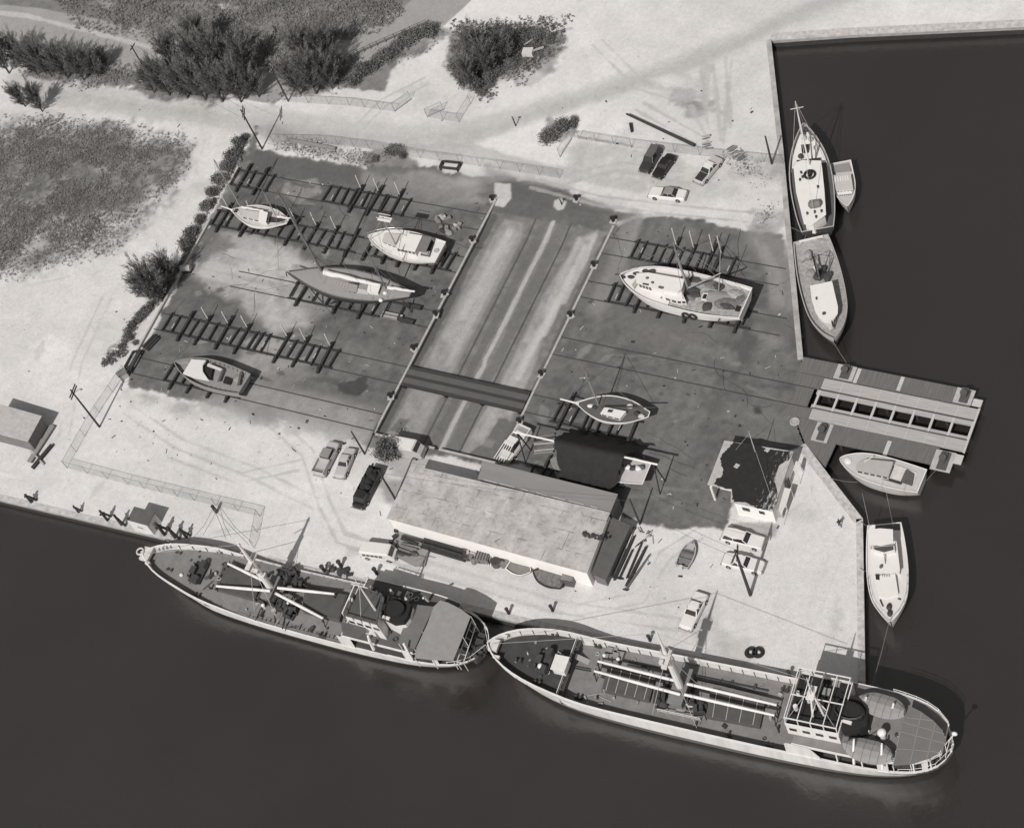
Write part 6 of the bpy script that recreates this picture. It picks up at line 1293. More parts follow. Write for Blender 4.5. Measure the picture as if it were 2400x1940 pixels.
z = tl(1150, 70); VD = mat("dark_car_paint", T(58), .3, .1, 1.0, spec=.5); VB = mat("black_car_paint", T(38), .25, .1, 1.0, spec=.5); VW = mat("white_car_paint", T(220), .3, .04, 1.0, spec=.5); VG = mat("grey_car_paint", T(140), .35, .06, 1.0, spec=.5); VL = mat("light_car_paint", T(184), .35, .05, 1.0, spec=.5)
vehicle("station_wagon", "dark grey roofed station wagon parked nose out beside the black sedan", "car", z(1255, 1130), z(1345, 975), 5.0, 1.9, 1.7, "wagon", VD, mat("grey_wagon_roof", T(96), .4, .1, 1.0))
vehicle("sedan", "rounded black sedan parked beside the dark grey wagon", "car", z(1365, 1170), z(1455, 1045), 4.6, 1.75, 1.55, "sedan", VB)
vehicle("sedan", "pale roofed sedan with dark bonnet parked by the fence brush pile", "car", z(1695, 1225), z(1840, 1055), 5.3, 1.9, 1.55, "sedan", VL, VW, VD)
vehicle("sedan", "white sedan with grey roof alone near the sandy yard entrance", "car", z(1305, 1318), z(1575, 1345), 5.6, 1.95, 1.5, "sedan", VW, VG)
y_ = tl(600, 950)
vehicle("pickup_truck", "light pickup truck with pale lined bed parked beside the small sedan", "truck", y_(635, 320), y_(520, 545), 5.6, 2.0, 1.75, "pickup", VL, VG)
vehicle("sedan", "small light grey sedan parked beside the pickup truck", "car", y_(685, 560), y_(762, 375), 4.9, 1.8, 1.5, "sedan", VL, VL)
r = vehicle("flatbed_truck", "black flatbed truck heaped with dark load near the workshop corner", "truck", y_(845, 790), y_(965, 560), 6.4, 2.1, 1.9, "truck", VB, BLACK)
m = MB()
for i in range(16): m.sph((random.uniform(-2.7, .4), random.uniform(-.7, .7), 1.3 + random.uniform(0, .5)), random.uniform(.4, .9), random.uniform(.3, .6), random.uniform(.25, .5), 7, 4)
tag(m.build("load_heap", mat("dark_scrap_load", T(46), .9, .4, 2.0)), "heap of dark scrap loaded on the black flatbed truck", "scrap heap"); o = bpy.data.objects["load_heap"]; o.location, o.rotation_euler = r.location, r.rotation_euler
vehicle("minibus", "white minibus with dark side windows near the farther coaster", "minibus", y_(1105, 1210), y_(905, 1185), 5.0, 1.95, 1.95, "bus", VW, VW)
vehicle("delivery_van", "pale roofed van standing under the round tree by the pit corner", "van", y_(1320, 375), y_(1120, 335), 5.6, 2.1, 2.3, "van", VL, VW)
z = zl(1180, 980, 4.882)
r = vehicle("service_truck", "pale service truck with white pipes on its nose rack by the lean-to", "truck", z(60, 400), z(205, 200), 5.6, 2.1, 2.1, "pickup", VW, VW)
m = MB()
for i in range(5): m.tube([(.6, -.7 + i * .35, 2.2), (3.6, -.8 + i * .4, 1.75)], .07, 6)
m.build("pipe", WHITE, r)
z = zl(1660, 1210, 8.265)
vehicle("station_wagon", "long white station wagon parked before the office wall", "car", z(1050, 520), z(310, 330), 5.7, 2.0, 1.55, "wagon", VW, VW)
vehicle("sedan", "white sedan half hidden behind the utility pole below the station wagon", "car", z(955, 960), z(400, 830), 5.4, 1.95, 1.5, "sedan", VW, VW)
vehicle("sedan", "white sedan with dark windows alone on the sand above the larger coaster", "car", (1610, 1462), (1640, 1400), 5.4, 1.95, 1.5, "sedan", VW, VW)
# ================================================================== poles, posts, fences
POLE = mat("tarred_pole", T(66), .9, .25, 2.0); WIRE = mat("overhead_wire", T(80), .7, .1, 1.0)
def upole(label, base, h, arms=((.93, 2.4),), r=.17, ang=0.0, trans=False, lamp=False):
    q = W(*base, 0); o = thing("utility_pole", label, "pole", (q.x, q.y, 0), ang, "utility poles around the yard")
    MB().tube([(0, 0, -.3), (0, 0, h * .5), (0, 0, h)], [r, r * .85, r * .65], 8).build("shaft", POLE, o)
    for f_, w_ in arms:
        c = MB().box(.16, 0, h * f_, .14, w_, .14).build("crossarm", POLE, o); m = MB()
        for i in range(4): y = w_ * (-.46 + .3067 * i); m.cyl(.16, y, h * f_ + .07, h * f_ + .26, .05, 6)
        m.build("insulator", PALE, c, kind="stuff")
    if trans: MB().cyl(.4, 0, h * .74, h * .88, .26, 10).build("transformer", GREY, o)
    if lamp: m = MB(); m.tube([(0, 0, h * .9), (1.2, .4, h * .97)], .04, 5); m.sph((1.35, .45, h * .95), .25, .18, .1, 8, 5); m.build("lamp_arm", GREY, o)
    return o, Vector((q.x, q.y, h * .93))
_, w1 = upole("utility pole with two crossarms at the northwest corner of the yard", (614.6, 349.4), 9.3, ((.95, 2.6), (.88, 2.6)), ang=.5)
_, w2 = upole("tall utility pole with two crossarms and lamp beside the western fence", (233.5, 1000.5), 9.8, ((.97, 2.4), (.92, 2.4)), ang=.2, lamp=True)
_, w3 = upole("thick utility pole with paired crossarms standing in front of the half hidden sedan", (1758.7, 1393.6), 11.2, ((.96, 2.2), (.93, 2.2)), .24, .3)
_, w4 = upole("bare short pole west of the round tree", (855, 1063.8), 5.8, (), .15)
_, w5 = upole("bare pole on the sand edge by the pile of spars", (1500, 1228), 6.3, (), .15)
_, w6 = upole("leaning bare pole against the workshop west end", (927, 1170), 7.6, (), .17)
_, w7 = upole("pole in the casuarina row by the far road", (350, 180), 7.5, ((.96, 1.6),), .14)
_, w8 = upole("pole with one crossarm at the end of the casuarinas", (676, 238), 8.0, ((.95, 1.6),), .16)
_, w9 = upole("pole on the seawall beside the trawler yacht", (1809, 384), 6.0, (), .18)
def wires(label, a, b, offs, sag=.7):
    d = (b - a).normalized(); n_ = Vector((-d.y, d.x, 0)); m = MB()
    for o_ in offs: m.tube([lerp(a, b, i / 10) + n_ * o_ - Vector((0, 0, sag * 4 * (i / 10) * (1 - i / 10))) for i in range(11)], .02, 4)
    tag(m.build("overhead_wire", WIRE), label, "wire")
wires("overhead wires from the casuarina row pole to the yard corner pole", w7 + Vector((0, 0, -.3)), w1, (-.8, .8)); wires("overhead wires between the sand edge pole and the thick pole by the sedan", w5, w3, (-.5, .5)); wires("overhead wire from the leaning pole to the pole by the spars", w6 + Vector((0, 0, -.2)), w5, (0,), .9)
PG = "mooring posts along the quay edge"
y_ = tl(50, 950); post0 = None
for i, (px, py, kk) in enumerate([(70, 810, 1), (455, 895, .7), (690, 960, 1), (805, 995, 1), (918, 1022, 1), (1155, 1078, 1.2), (1240, 1100, 1.1), (1330, 1098, .9)]):
    q = W(*y_(px, py), 0)
    if post0 is None:
        post0 = thing("mooring_post", "x", "mooring post", (q.x, q.y + .5, 0), .2, PG); MB().cyl(0, 0, -.2, 2.1, .24, 9, .2).build("post", TIMBER, post0); MB().bar((.75, .35, .1), (.1, .05, 1.5), .3).build("brace", TIMBER, post0); MB().bar((-.45, 0, 1.45), (.45, 0, 1.45), .2).build("crosspiece", TIMBER, post0); o = post0
    else: o = copy_tree(post0); o.location = (q.x, q.y + .5, 0); o.rotation_euler.z = .2 + (i % 3 - 1) * .7; o.scale = (kk * .9, kk * .9, kk * 1.3)
    o["label"] = ["dark braced mooring post at the far west end of the quay", "smallest mooring post on the quay, standing alone between bigger ones", "mooring post first in the trio left of the quay hut", "middle mooring post of the trio left of the quay hut", "mooring post touching the left side of the quay hut", "biggest mooring post just right of the quay hut", "mooring post above the bow of the farther coaster", "last mooring post beside the coaster bow shadow"][i]
q = W(*y_(1590, 868), 0); r = thing("mooring_bollard", "leaning tarred bollard with ropes leading to the farther coaster bow", "bollard", (q.x, q.y, 0)); MB().cyl(0, 0, -.1, 1.7, .25, 9).build("post", TIMBER, r)
m = MB(); h0 = Vector((q.x, q.y, 1.2))
for p_, z_ in (((451, 1262), 2.0), ((529, 1262), 1.0), ((583, 1276), .8)): b_ = W(*p_, z_); m.tube([h0, lerp(h0, b_, .5) - Vector((0, 0, .5)), b_], .035, 4)
tag(m.build("mooring_rope", ROPE), "three mooring ropes spread from the tarred bollard to the farther coaster", "rope")
y_ = tl(600, 950)
for (px, py), lab in (((695, 1310), "dark bollard on a gear heap beside the farther coaster mast shadow"), ((985, 1370), "small dark bollard standing between the minibus and the farther coaster"), ((560, 1350), "stubby bollard on the quay rim left of the gear heap")):
    q = W(*y_(px, py), 0); r = thing("mooring_bollard", lab, "bollard", (q.x, q.y, 0)); MB().cyl(0, 0, 0, 1.3, .24, 9).build("post", TIMBER, r); MB().cyl(0, 0, 1.3, 1.45, .33, 9).build("head", TIMBER, r)
for (px, py), lab in ((t3(690, 130), "dark bollard above the bow of the larger coaster"), (t3(1640, 420), "pair bollard beside the larger coaster mast"), (t4(730, 390), "bollard by the gangway of the larger coaster bridge"), ((793 + 400, 1438), "thin bollard on the rim between the two coasters")):
    q = W(px, py, 0); r = thing("mooring_bollard", lab, "bollard", (q.x, q.y, 0)); MB().cyl(0, 0, 0, 1.3, .2, 9).build("post", TIMBER, r); MB().cyl(0, 0, 1.3, 1.4, .26, 9).build("head", TIMBER, r)
# fences: posts, top rail and wire mesh
fm = bpy.data.materials.new("chain_link_mesh"); fm.use_nodes = True; n, l = fm.node_tree.nodes, fm.node_tree.links; b = n["Principled BSDF"]; b.inputs["Base Color"].default_value = (.2, .2, .195, 1); b.inputs["Roughness"].default_value = .6
tc = n.new("ShaderNodeTexCoord"); ac = None
for rz in (45, -45):
    mp = n.new("ShaderNodeMapping"); mp.inputs["Rotation"].default_value = (0, 0, math.radians(rz)); l.new(tc.outputs["UV"], mp.inputs[0]); wv = n.new("ShaderNodeTexWave"); wv.inputs["Scale"].default_value = 2.6; l.new(mp.outputs[0], wv.inputs["Vector"])
    gt = n.new("ShaderNodeMath"); gt.operation = 'GREATER_THAN'; gt.inputs[1].default_value = .982; l.new(wv.outputs[1], gt.inputs[0])
    if ac is None: ac = gt
    else: mx = n.new("ShaderNodeMath"); mx.operation = 'MAXIMUM'; l.new(ac.outputs[0], mx.inputs[0]); l.new(gt.outputs[0], mx.inputs[1]); l.new(mx.outputs[0], b.inputs["Alpha"])
FPOST = mat("galvanised_fence_pipe", T(120), .6, .1, 1.0)
def fence(label, pts, h=1.9, step=3.3, gate=False, posts=True):
    P = [W(*p, 0) for p in pts]; r = thing("chain_link_fence" if not gate else "fence_gate", label, "fence" if not gate else "gate", P[0]); o0 = P[0]; v, f_, uv = [], [], []; s_ = 0; rail = MB()
    for a, b_ in zip(P, P[1:]):
        L = (b_ - a).length; v += [a - o0, b_ - o0, b_ - o0 + Vector((0, 0, h)), a - o0 + Vector((0, 0, h))]; k = len(v) - 4; f_.append((k, k + 1, k + 2, k + 3)); uv += [(s_, 0), (s_ + L, 0), (s_ + L, h), (s_, h)]; s_ += L
        rail.tube([a - o0 + Vector((0, 0, h)), b_ - o0 + Vector((0, 0, h))], .025, 5)
        if gate: rail.tube([a - o0 + Vector((0, 0, .15)), b_ - o0 + Vector((0, 0, .15))], .035, 5)
        N = max(1, round(L / step))
        for i in range(N + (b_ is P[-1])): q = lerp(a, b_, i / N) - o0; MB().cyl(q.x, q.y, 0, h + .05, .032, 6).build("post", FPOST, r)
    rail.build("top_rail", FPOST, r); me = bpy.data.meshes.new("wire_mesh"); me.from_pydata([tuple(x) for x in v], [], f_); u = me.uv_layers.new(); u.data.foreach_set("uv", [c for p in uv for c in p]); me.materials.append(fm); o = bpy.data.objects.new("wire_mesh", me); COL.objects.link(o); o.parent = r
fence("chain link fence between the haul road and the north edge of the yard", [(640, 333), (757, 336), (866, 349), (985, 371), (1172, 396), (1312, 418)])
fence("chain link fence in front of the casuarinas beyond the haul road", [(676, 240), (820, 248), (926, 262)]); fence("open mesh gate leaf at the end of the casuarina fence", [(926, 262), (964, 234)], gate=True, step=5)
fence("open mesh gate leaf left of the short corner fence", [(1002, 275), (1040, 258)], gate=True, step=5); fence("short mesh fence turning the corner by the thicket", [(1002, 275), (1077, 287), (1104, 244)])
fence("chain link fence behind the parked wagon and black sedan", [(1357, 326), (1481, 346), (1582, 358), (1700, 372), (1836, 385)]); fence("mesh gate beside the bush at the yard entrance", [(1313, 369), (1340, 327)], gate=True, step=3)
fence("chain link fence down the western side beside the tall pole", [(297, 873), (233, 967), (200, 1022), (158, 1097)]); fence("chain link fence along the sand above the mooring posts", [(158, 1097), (300, 1135), (456, 1173), (610, 1210), (596, 1284)])
# low wall on the west edge of the yard, signs, frames
r = MB(); r.box(-49.25, 5.0, .25, .3, 29.4, .5, .0375); tag(r.build("low_wall", CONC), "low pale concrete wall down the west edge of the yard", "wall")
for (px, py), lab, h_ in (((1209, 296), "V braced sign post beside the haul road bend", 2.2), ((1317, 480), "small post in the white patch at the pit head", 1.3)):
    q = W(px, py, 0); r = thing("sign_post", lab, "post", (q.x, q.y, 0)); MB().bar((0, 0, 0), (0, 0, h_), .14).build("post", TIMBER, r); MB().box(0, 0, h_ - .15, .5, .06, .3).build("board", PALE, r)
def frame(label, px, h_, mt):
    P = [W(*p, 0) for p in px]; c = sum(P, Vector()) / len(P); r = thing("timber_crib", label, "frame", c); 
    for a, b_ in zip(P, P[1:] + P[:1]): MB().bar(a - c + Vector((0, 0, h_)), b_ - c + Vector((0, 0, h_)), .3, .25).build("rail", mt, r); MB().bar(a - c, a - c + Vector((0, 0, h_)), .22).build("leg", mt, r)
y_ = tl(600, 70); frame("dark rectangular timber frame standing near the north fence", [y_(1505, 1140), y_(1645, 1155), y_(1670, 1105), y_(1525, 1090)], .6, TIMBER)
y_ = tl(50, 520); frame("dark open crate frame at the corner of the west wall", [y_(860, 1205), y_(905, 1225), y_(985, 1085), y_(930, 1078)], .8, TIMBER)
q = W(*y_(840, 1265), 0); r = thing("water_tank", "grey box tank at the foot of the western wall", "tank", (q.x, q.y, 0), 1.0); MB().box(0, 0, .6, 1.3, 1.0, 1.2).build("body", CONC, r); MB().box(0, 0, 1.25, 1.5, 1.2, .1).build("lid", GREY, r)
q = W(*y_(1060, 990), 0); r = thing("timber_stack", "dark stack of short timbers inside the western wall", "timber stack", (q.x, q.y, 0), 1.3)
for i in range(5): MB().box(0, -.6 + i * .3, .25 + (i % 2) * .2, 2.6, .26, .3).build("timber", TIMBER, r)
q = W(*y_(1355, 405), 0); r = thing("fuel_tank", "rounded pale tank on a dark stand beside the round western tree", "tank", (q.x, q.y, 0), .3); m = MB(); m.tube([(-.8, 0, .9), (.8, 0, .9)], .5, 12); m.build("tank", CONC, r); MB().box(0, 0, .25, 1.4, .8, .5).build("stand", DARK, r)
# ================================================================== gear piles
def pile(name, label, cat, px, items, rz=0.0):
    q = W(*px, 0); r = thing(name, label, cat, (q.x, q.y, 0), rz)
    for fn in items: fn(r)
    return r
SP = mat("grey_spar", T(104), .85, .25, 2.0); y_ = zl(1360, 1200, 8.68); k = 0
for (A_, B_, rr, mt_) in (((1110, 300), (660, 1340), .13, SP), ((1100, 480), (690, 1380), .2, TIMBER), ((1060, 760), (790, 1350), .16, TIMBER), ((1250, 620), (940, 1340), .15, TIMBER), ((1340, 700), (930, 1500), .24, TIMBER), ((1410, 860), (920, 1580), .15, SP), ((900, 730), (660, 1330), .16, TIMBER), ((1090, 350), (930, 740), .1, WHITE)):
    a, b_ = W(*y_(*A_), .35), W(*y_(*B_), .35); lab = ["thin grey spar lying nearest the side store", "thick dark spar second from the side store", "dark spar with a fitting in the middle of the spar pile", "short dark spar right of the middle of the pile", "thickest dark spar of the pile beside the sand", "outermost grey spar of the pile, lying askew", "short dark spar tucked at the left of the pile", "short white pole across the head of the spar pile"][k]; k += 1
    o = MB().tube([a, lerp(a, b_, .5), b_], [rr * .7, rr, rr * .8], 7).build("spar", mt_); tag(o, lab, "spar", "spars laid out on the sand")
    if k in (3, 6): MB().box(b_.x, b_.y, .4, .7, .16, .16).build("fitting", BLACK, o)
r = thing("spar_trestle", "white trestle and rigging frame at the head of the spar pile", "trestle", W(*y_(1280, 560), 0)); 
for i in range(9): a = Vector((random.uniform(-1.6, 1.6), random.uniform(-1.4, 1.4), random.uniform(.1, .7))); MB().bar(a, a + Vector((random.uniform(-1.4, 1.4), random.uniform(-1.4, 1.4), random.uniform(-.1, .5))), .1).build("rail", random.choice([WHITE2, PALE, GREY, DARK]), r)
y_ = zl(900, 1240, 4.13)
def planks(r, n_, L, wd, mts, sp=.34):
    for i in range(n_): MB().box(random.uniform(-.3, .3), (i - n_ / 2) * sp, .15 + random.uniform(0, .5), L * random.uniform(.7, 1), wd, .16, random.uniform(-.1, .1)).build("plank", random.choice(mts), r)
def blobs(r, n_, sx, sy, mts, h=.5):
    for i in range(n_):
        m = MB(); x, y = random.uniform(-sx, sx), random.uniform(-sy, sy)
        if random.random() < .5: m.box(x, y, h * .5, random.uniform(.4, 1.0), random.uniform(.3, .8), h * random.uniform(.7, 1.2), random.uniform(0, 3))
        else: m.sph((x, y, h * .4), random.uniform(.3, .7), random.uniform(.25, .6), h * random.uniform(.5, .9), 7, 4)
        m.build("scrap_piece", random.choice(mts), r)
r = pile("scrap_raft", "flat grey heap of plates and beams at the west end of the workshop front", "scrap heap", y_(260, 180), [lambda r: MB().prism([(-3.2, -1.7), (2.0, -2.4), (3.4, -1.9), (2.6, 1.4), (-2.6, 1.6)], 0, .45).build("plate", GREY2, r), lambda r: planks(r, 6, 3.4, .3, [DARK, TIMBER, GREY], .5), lambda r: blobs(r, 8, 3.0, 1.8, [DARK, GREY, RUST])], -.05)
for c in r.children:
    if c.name.startswith(("plank", "scrap")): c.location.z = .42
pile("timber_stack", "dark stack of baulks against the workshop front", "timber stack", y_(610, 195), [lambda r: [MB().box(random.uniform(-.2, .2), -.9 + i * .36, .3 + .3 * (i % 2), 7.0, .34, .4).build("baulk", TIMBER, r) for i in range(6)]], -.03)
pile("junk_heap", "jumbled heap of engines and boxes at the middle of the workshop front", "junk heap", y_(860, 260), [lambda r: blobs(r, 12, 1.4, .9, [RUST, DARK, GREY, PALE], .8)]); pile("crate", "square slatted crate beside the jumbled engine heap", "crate", y_(975, 290), [lambda r: MB().box(0, 0, .6, 1.9, 1.5, 1.2).build("box", GREY, r), lambda r: [MB().box(-.8 + i * .4, 0, 1.22, .12, 1.55, .08).build("slat", DARK, r) for i in range(5)]], .1)
pile("ladder_rack", "white rack of short ladders leaning at the workshop front", "rack", y_(1035, 300), [lambda r: [MB().bar((-.3 + i * .35, -.9, .1), (-.3 + i * .35, .5, .9), .1).build("rail", WHITE, r) for i in range(3)]]); pile("drum", "round dark drum standing by the white rack at the workshop front", "drum", y_(1095, 340), [lambda r: MB().cyl(0, 0, 0, .95, .68, 14).build("barrel", DKGREY, r), lambda r: MB().cyl(0, 0, .95, 1.0, .6, 14).build("lid", DARK, r)])
pile("engine_block", "rusty engine block beside the upturned skiff", "engine", y_(1185, 335), [lambda r: blobs(r, 6, .6, .6, [RUST, DARK, GREY], .9)])
f = boat("skiff", "old grey skiff with pale gunwale lying along the workshop front", "skiff", y_(1420, 410), y_(1210, 330), .9, .75, 2.3, SH_M, "motor", .03, [GREY2], [0] * 5, GREY, BOATW, deckdrop=.25, k=.5)
f = boat("hulk", "dark rotten boat hulk lying along the workshop front beside a crate", "boat hull", y_(1440, 400), y_(1745, 510), 1.1, .9, 2.9, SH_M, "motor", .03, [BHULL], [0] * 5, NETS, DARK, deckdrop=.2, k=.5)
pile("crate", "upright weathered crate at the east end of the workshop front", "crate", y_(1800, 510), [lambda r: MB().box(0, 0, .7, 1.6, 1.4, 1.4).build("box", GREY, r), lambda r: [MB().box(0, -.72, .25 + i * .4, 1.64, .06, .12).build("slat", DARK, r) for i in range(4)]], .1)
pile("lumber_pile", "light bundle of boards sliding down beside the tarpaulin tent", "lumber pile", zl(1180, 980, 4.882)(665, 590), [lambda r: [MB().box(0, -.8 + i * .4, .2, 4.4, .36, .2, .02 * i).build("board", WOOD, r) for i in range(5)]], -.85)
pile("lumber_pile", "loose boards and poles behind the pale service truck", "lumber pile", zl(1180, 980, 4.882)(480, 300), [lambda r: planks(r, 7, 3.2, .2, [WOOD, PALE, DARK, GREY], .45)], .4)
pile("rubble_heap", "rubble heap of broken concrete behind the cabin cruiser", "rubble", tl(600, 520)(1545, 30), [lambda r: blobs(r, 16, 2.4, 1.2, [CONC, GREY2, GREY, DARK], .5)], -.3)
pile("gear_heap", "low heap of wire and chain on the quay by the farther coaster", "gear heap", tl(600, 950)(660, 1350), [lambda r: blobs(r, 14, 2.6, .6, [DARK, RUST, CLUT, PALE], .45)])
pile("brush_pile", "scatter of pale broken boards along the eastern fence", "board scatter", tl(1150, 70)(1760, 920), [lambda r: planks(r, 8, 1.3, .1, [PALE, GREY2, GREY], .4)], .5)
pile("brush_pile", "scatter of splintered boards where the fence meets the seawall", "board scatter", tl(1150, 70)(2000, 1010), [lambda r: planks(r, 9, 1.4, .1, [PALE, GREY2, GREY], .4)], .9)
pile("staging", "low plank staging beneath the yawl stern", "staging", zl(640, 560, 5.114)(1470, 880), [lambda r: [MB().box(0, -1.6 + i * .32, .5, 3.4, .26, .1).build("plank", PALE if i % 2 else GREY, r) for i in range(4)], lambda r: [MB().box(2.6, -1.4 + i * 2.6, .6, 2.6, .6, .3).build("trestle", TIMBER, r) for i in range(2)]])
for (px, py), lab in ((t4(465, 235), "round black fender lying left of a pale drum on the sand"), (t4(515, 235), "round black fender lying right of its pair on the sand")):
    q = W(px, py, 0); m = MB(); m.torus((q.x, q.y, .25), .55, .25); tag(m.build("tyre_fender", RUBBER), lab, "tyre", "tyre fenders on the sand")
a, b_ = W(*tl(1150, 70)(1105, 685), .9), W(*tl(1150, 70)(1660, 942), .3); o = MB().tube([a, b_], [.16, .26], 7).build("fallen_mast", TIMBER); tag(o, "long dark mast lying across the sand north of the parking", "mast"); MB().bar(a + Vector((1.0, -1.2, -.6)), a + Vector((1.8, -2.6, -.8)), .4).build("fitting", BLACK, o); MB().bar(lerp(a, b_, .6), lerp(a, b_, .6) + Vector((0, .5, -.6)), .12).build("support", PALE, o)
y_ = tl(50, 950); a, b_ = W(*y_(255, 165), .4), W(*y_(65, 460), .4); tag(MB().bar(a, b_, .8, .3).build("plank_stack", WOOD), "long pale plank stack beside the boat shed at the left edge", "plank stack"); tag(MB().bar(W(*y_(75, 365), .5), W(*y_(180, 480), .3), .25, .2).build("pale_pole", PALE), "pale pole lying across the end of the plank stack", "pole")
tag(MB().bar(W(*y_(250, 320), .3), W(*y_(90, 510), .3), .5, .4).build("dark_beam", TIMBER), "dark beam beside the pale plank stack at the left edge", "beam")
y_ = tl(600, 70); tag(MB().bar(W(*y_(250, 893), .3), W(*y_(645, 968), .3), .45, .4).build("drain_pipe", GREY2), "long grey pipe lying inside the north fence", "pipe")
for i, (px, py) in enumerate(((1357, 322), (1395, 328), (1432, 335), (1462, 341))):
    p = W(px, py, .12); tag(MB().box(p.x, p.y, .12, 2.6, .3, .24, -.06).build("wheel_stop", CONC), ["westernmost pale kerb block in the row under the fence by the bush", "second pale kerb block from the bush under the fence", "third pale kerb block from the bush under the fence", "pale kerb block nearest the dark wagon under the fence"][i], "kerb block", "kerb blocks under the fence")
pile("debris_box", "white broken box in the thicket by the upper road", "box", tl(1150, 70)(312, 205), [lambda r: MB().box(0, 0, .5, 1.7, 1.3, 1.0).build("box", WHITE2, r), lambda r: MB().bar((.8, .2, .7), (2.4, 1.0, .6), .25).build("board", PALE, r), lambda r: MB().bar((-1.0, 1.6, .6), (.3, 2.6, .8), .18).build("board", PALE, r)], .2)
for i, ((ax, ay, az), (bx, by, bz)) in enumerate([((1877, 575, .2), (1893, 540, 1.6)), ((1935, 565, 1.2), (1852, 532, .2)), ((1953, 800, 1.6), (1984, 850, .2)), ((2010, 1130, .6), (1945, 1120, .2)), ((2152, 1140, .8), (2195, 1100, .2)), ((2037, 1233, .8), (2018, 1222, .2)), ((2085, 1452, 1.7), (2040, 1620, .3)), ((2015, 1330, .2), (2036, 1340, .9))]):
    a, b_ = W(ax, ay, az), W(bx, by, bz); tag(MB().tube([a, lerp(a, b_, .5) - Vector((0, 0, .3)), b_], .035, 4).build("mooring_rope", ROPE), ["short mooring rope at the trawler yacht stern quarter", "mooring rope from the trawler yacht stern to the seawall", "mooring rope from the workboat bow to the pier", "bow rope of the launch leading to the slanting quay", "stern rope of the launch leading to the pier pad", "stern rope of the outrigger yacht", "long bow rope of the outrigger yacht leading to the quay corner", "short breast rope of the outrigger yacht"][i], "rope")
# ------------------------------------------------------------------ people
SKIN = mat("skin", T(150), .6, .05, 3.0); CLO = mat("dark_work_clothes", T(56), .9, .2, 4.0); SHIRT = mat("pale_shirt", T(190), .9, .1, 4.0)
def person(label, px, a, shirt):
    q = W(*px, 0); r = thing("person", label, "person", (q.x, q.y, 0), a)
    def sk(nm, vs, es, rs, mt):
        me = bpy.data.meshes.new(nm); me.from_pydata(vs, es, []); me.materials.append(mt); o = bpy.data.objects.new(nm, me); COL.objects.link(o); o.parent = r
        md = o.modifiers.new("skin", 'SKIN'); o.modifiers.new("sub", 'SUBSURF').levels = 1; o.modifiers["sub"].render_levels = 1
        for v, rr in zip(me.skin_vertices[0].data, rs): v.radius = (rr, rr)
        me.skin_vertices[0].data[0].use_root = True; return o
    sk("body", [(0, 0, .95), (0, 0, 1.2), (0, 0, 1.42), (0, 0, 1.52), (.02, 0, 1.64), (.02, 0, 1.74), (.05, .1, .92), (.16, .1, .5), (.1, .1, .07), (.2, .1, .04), (-.02, -.1, .92), (-.04, -.1, .5), (-.22, -.1, .07), (-.12, -.1, .04), (0, .21, 1.4), (-.06, .27, 1.13), (.1, .28, .9), (.16, .27, .84), (0, -.21, 1.4), (.06, -.27, 1.13), (.2, -.26, .94), (.25, -.25, .9)],
       [(0, 1), (1, 2), (2, 3), (3, 4), (4, 5), (0, 6), (6, 7), (7, 8), (8, 9), (0, 10), (10, 11), (11, 12), (12, 13), (2, 14), (14, 15), (15, 16), (16, 17), (2, 18), (18, 19), (19, 20), (20, 21)], [.15, .15, .16, .06, .1, .08, .1, .07, .05, .045, .1, .07, .05, .045, .07, .05, .04, .04, .07, .05, .04, .04], CLO)
    sk("shirt", [(0, 0, .98), (0, 0, 1.2), (0, 0, 1.43), (0, .2, 1.41), (0, -.2, 1.41), (-.04, .25, 1.2), (.04, -.25, 1.2)], [(0, 1), (1, 2), (2, 3), (2, 4), (3, 5), (4, 6)], [.17, .175, .175, .085, .085, .07, .07], shirt)
    m = MB(); m.sph((.02, 0, 1.68), .1, .085, .12, 10, 7); m.sph((.12, 0, 1.67), .025, .02, .03, 6, 4); m.build("head", SKIN, r); m = MB(); m.sph((-.01, 0, 1.74), .11, .095, .09, 10, 6); m.build("hair", BLACK, r)
y_ = tl(1740, 950); person("person in dark clothes walking alone on the sunlit sand near the slanting quay", y_(795, 985), 2.2, CLO)
# ================================================================== vegetation
def leafmat(name, a, b_, sc):
    m = mat(name, (a + b_) / 2, .75, (b_ - a) / (a + b_), sc, spec=.15); return m
NEEDLE = leafmat("casuarina_needles", .085, .18, .6); LEAF = leafmat("scrub_leaves", .11, .28, .35); LEAFD = leafmat("shrub_leaves", .075, .17, .6); BARK = mat("tree_bark", T(84), .9, .2, 3.0); DRY = leafmat("dry_grass_tufts", .10, .22, .4)
def tris(name, V, mt):
    me = bpy.data.meshes.new(name); n_ = len(V) // 3; me.vertices.add(n_ * 3); me.vertices.foreach_set("co", np.asarray(V, np.float32).ravel())
    me.loops.add(n_ * 3); me.loops.foreach_set("vertex_index", np.arange(n_ * 3, dtype=np.int32)); me.polygons.add(n_); me.polygons.foreach_set("loop_start", np.arange(0, n_ * 3, 3, dtype=np.int32)); me.update(calc_edges=True); me.materials.append(mt); return me
def unit(a): return a / (np.linalg.norm(a, axis=-1, keepdims=True) + 1e-9)
def blades(p, d, L, w, rng):
    """thin triangles starting at p, pointing along d"""
    s_ = unit(np.cross(d, rng.normal(size=d.shape))); V = np.stack([p - s_ * w[:, None], p + s_ * w[:, None], p + d * L[:, None]], 1); return V.reshape(-1, 3)
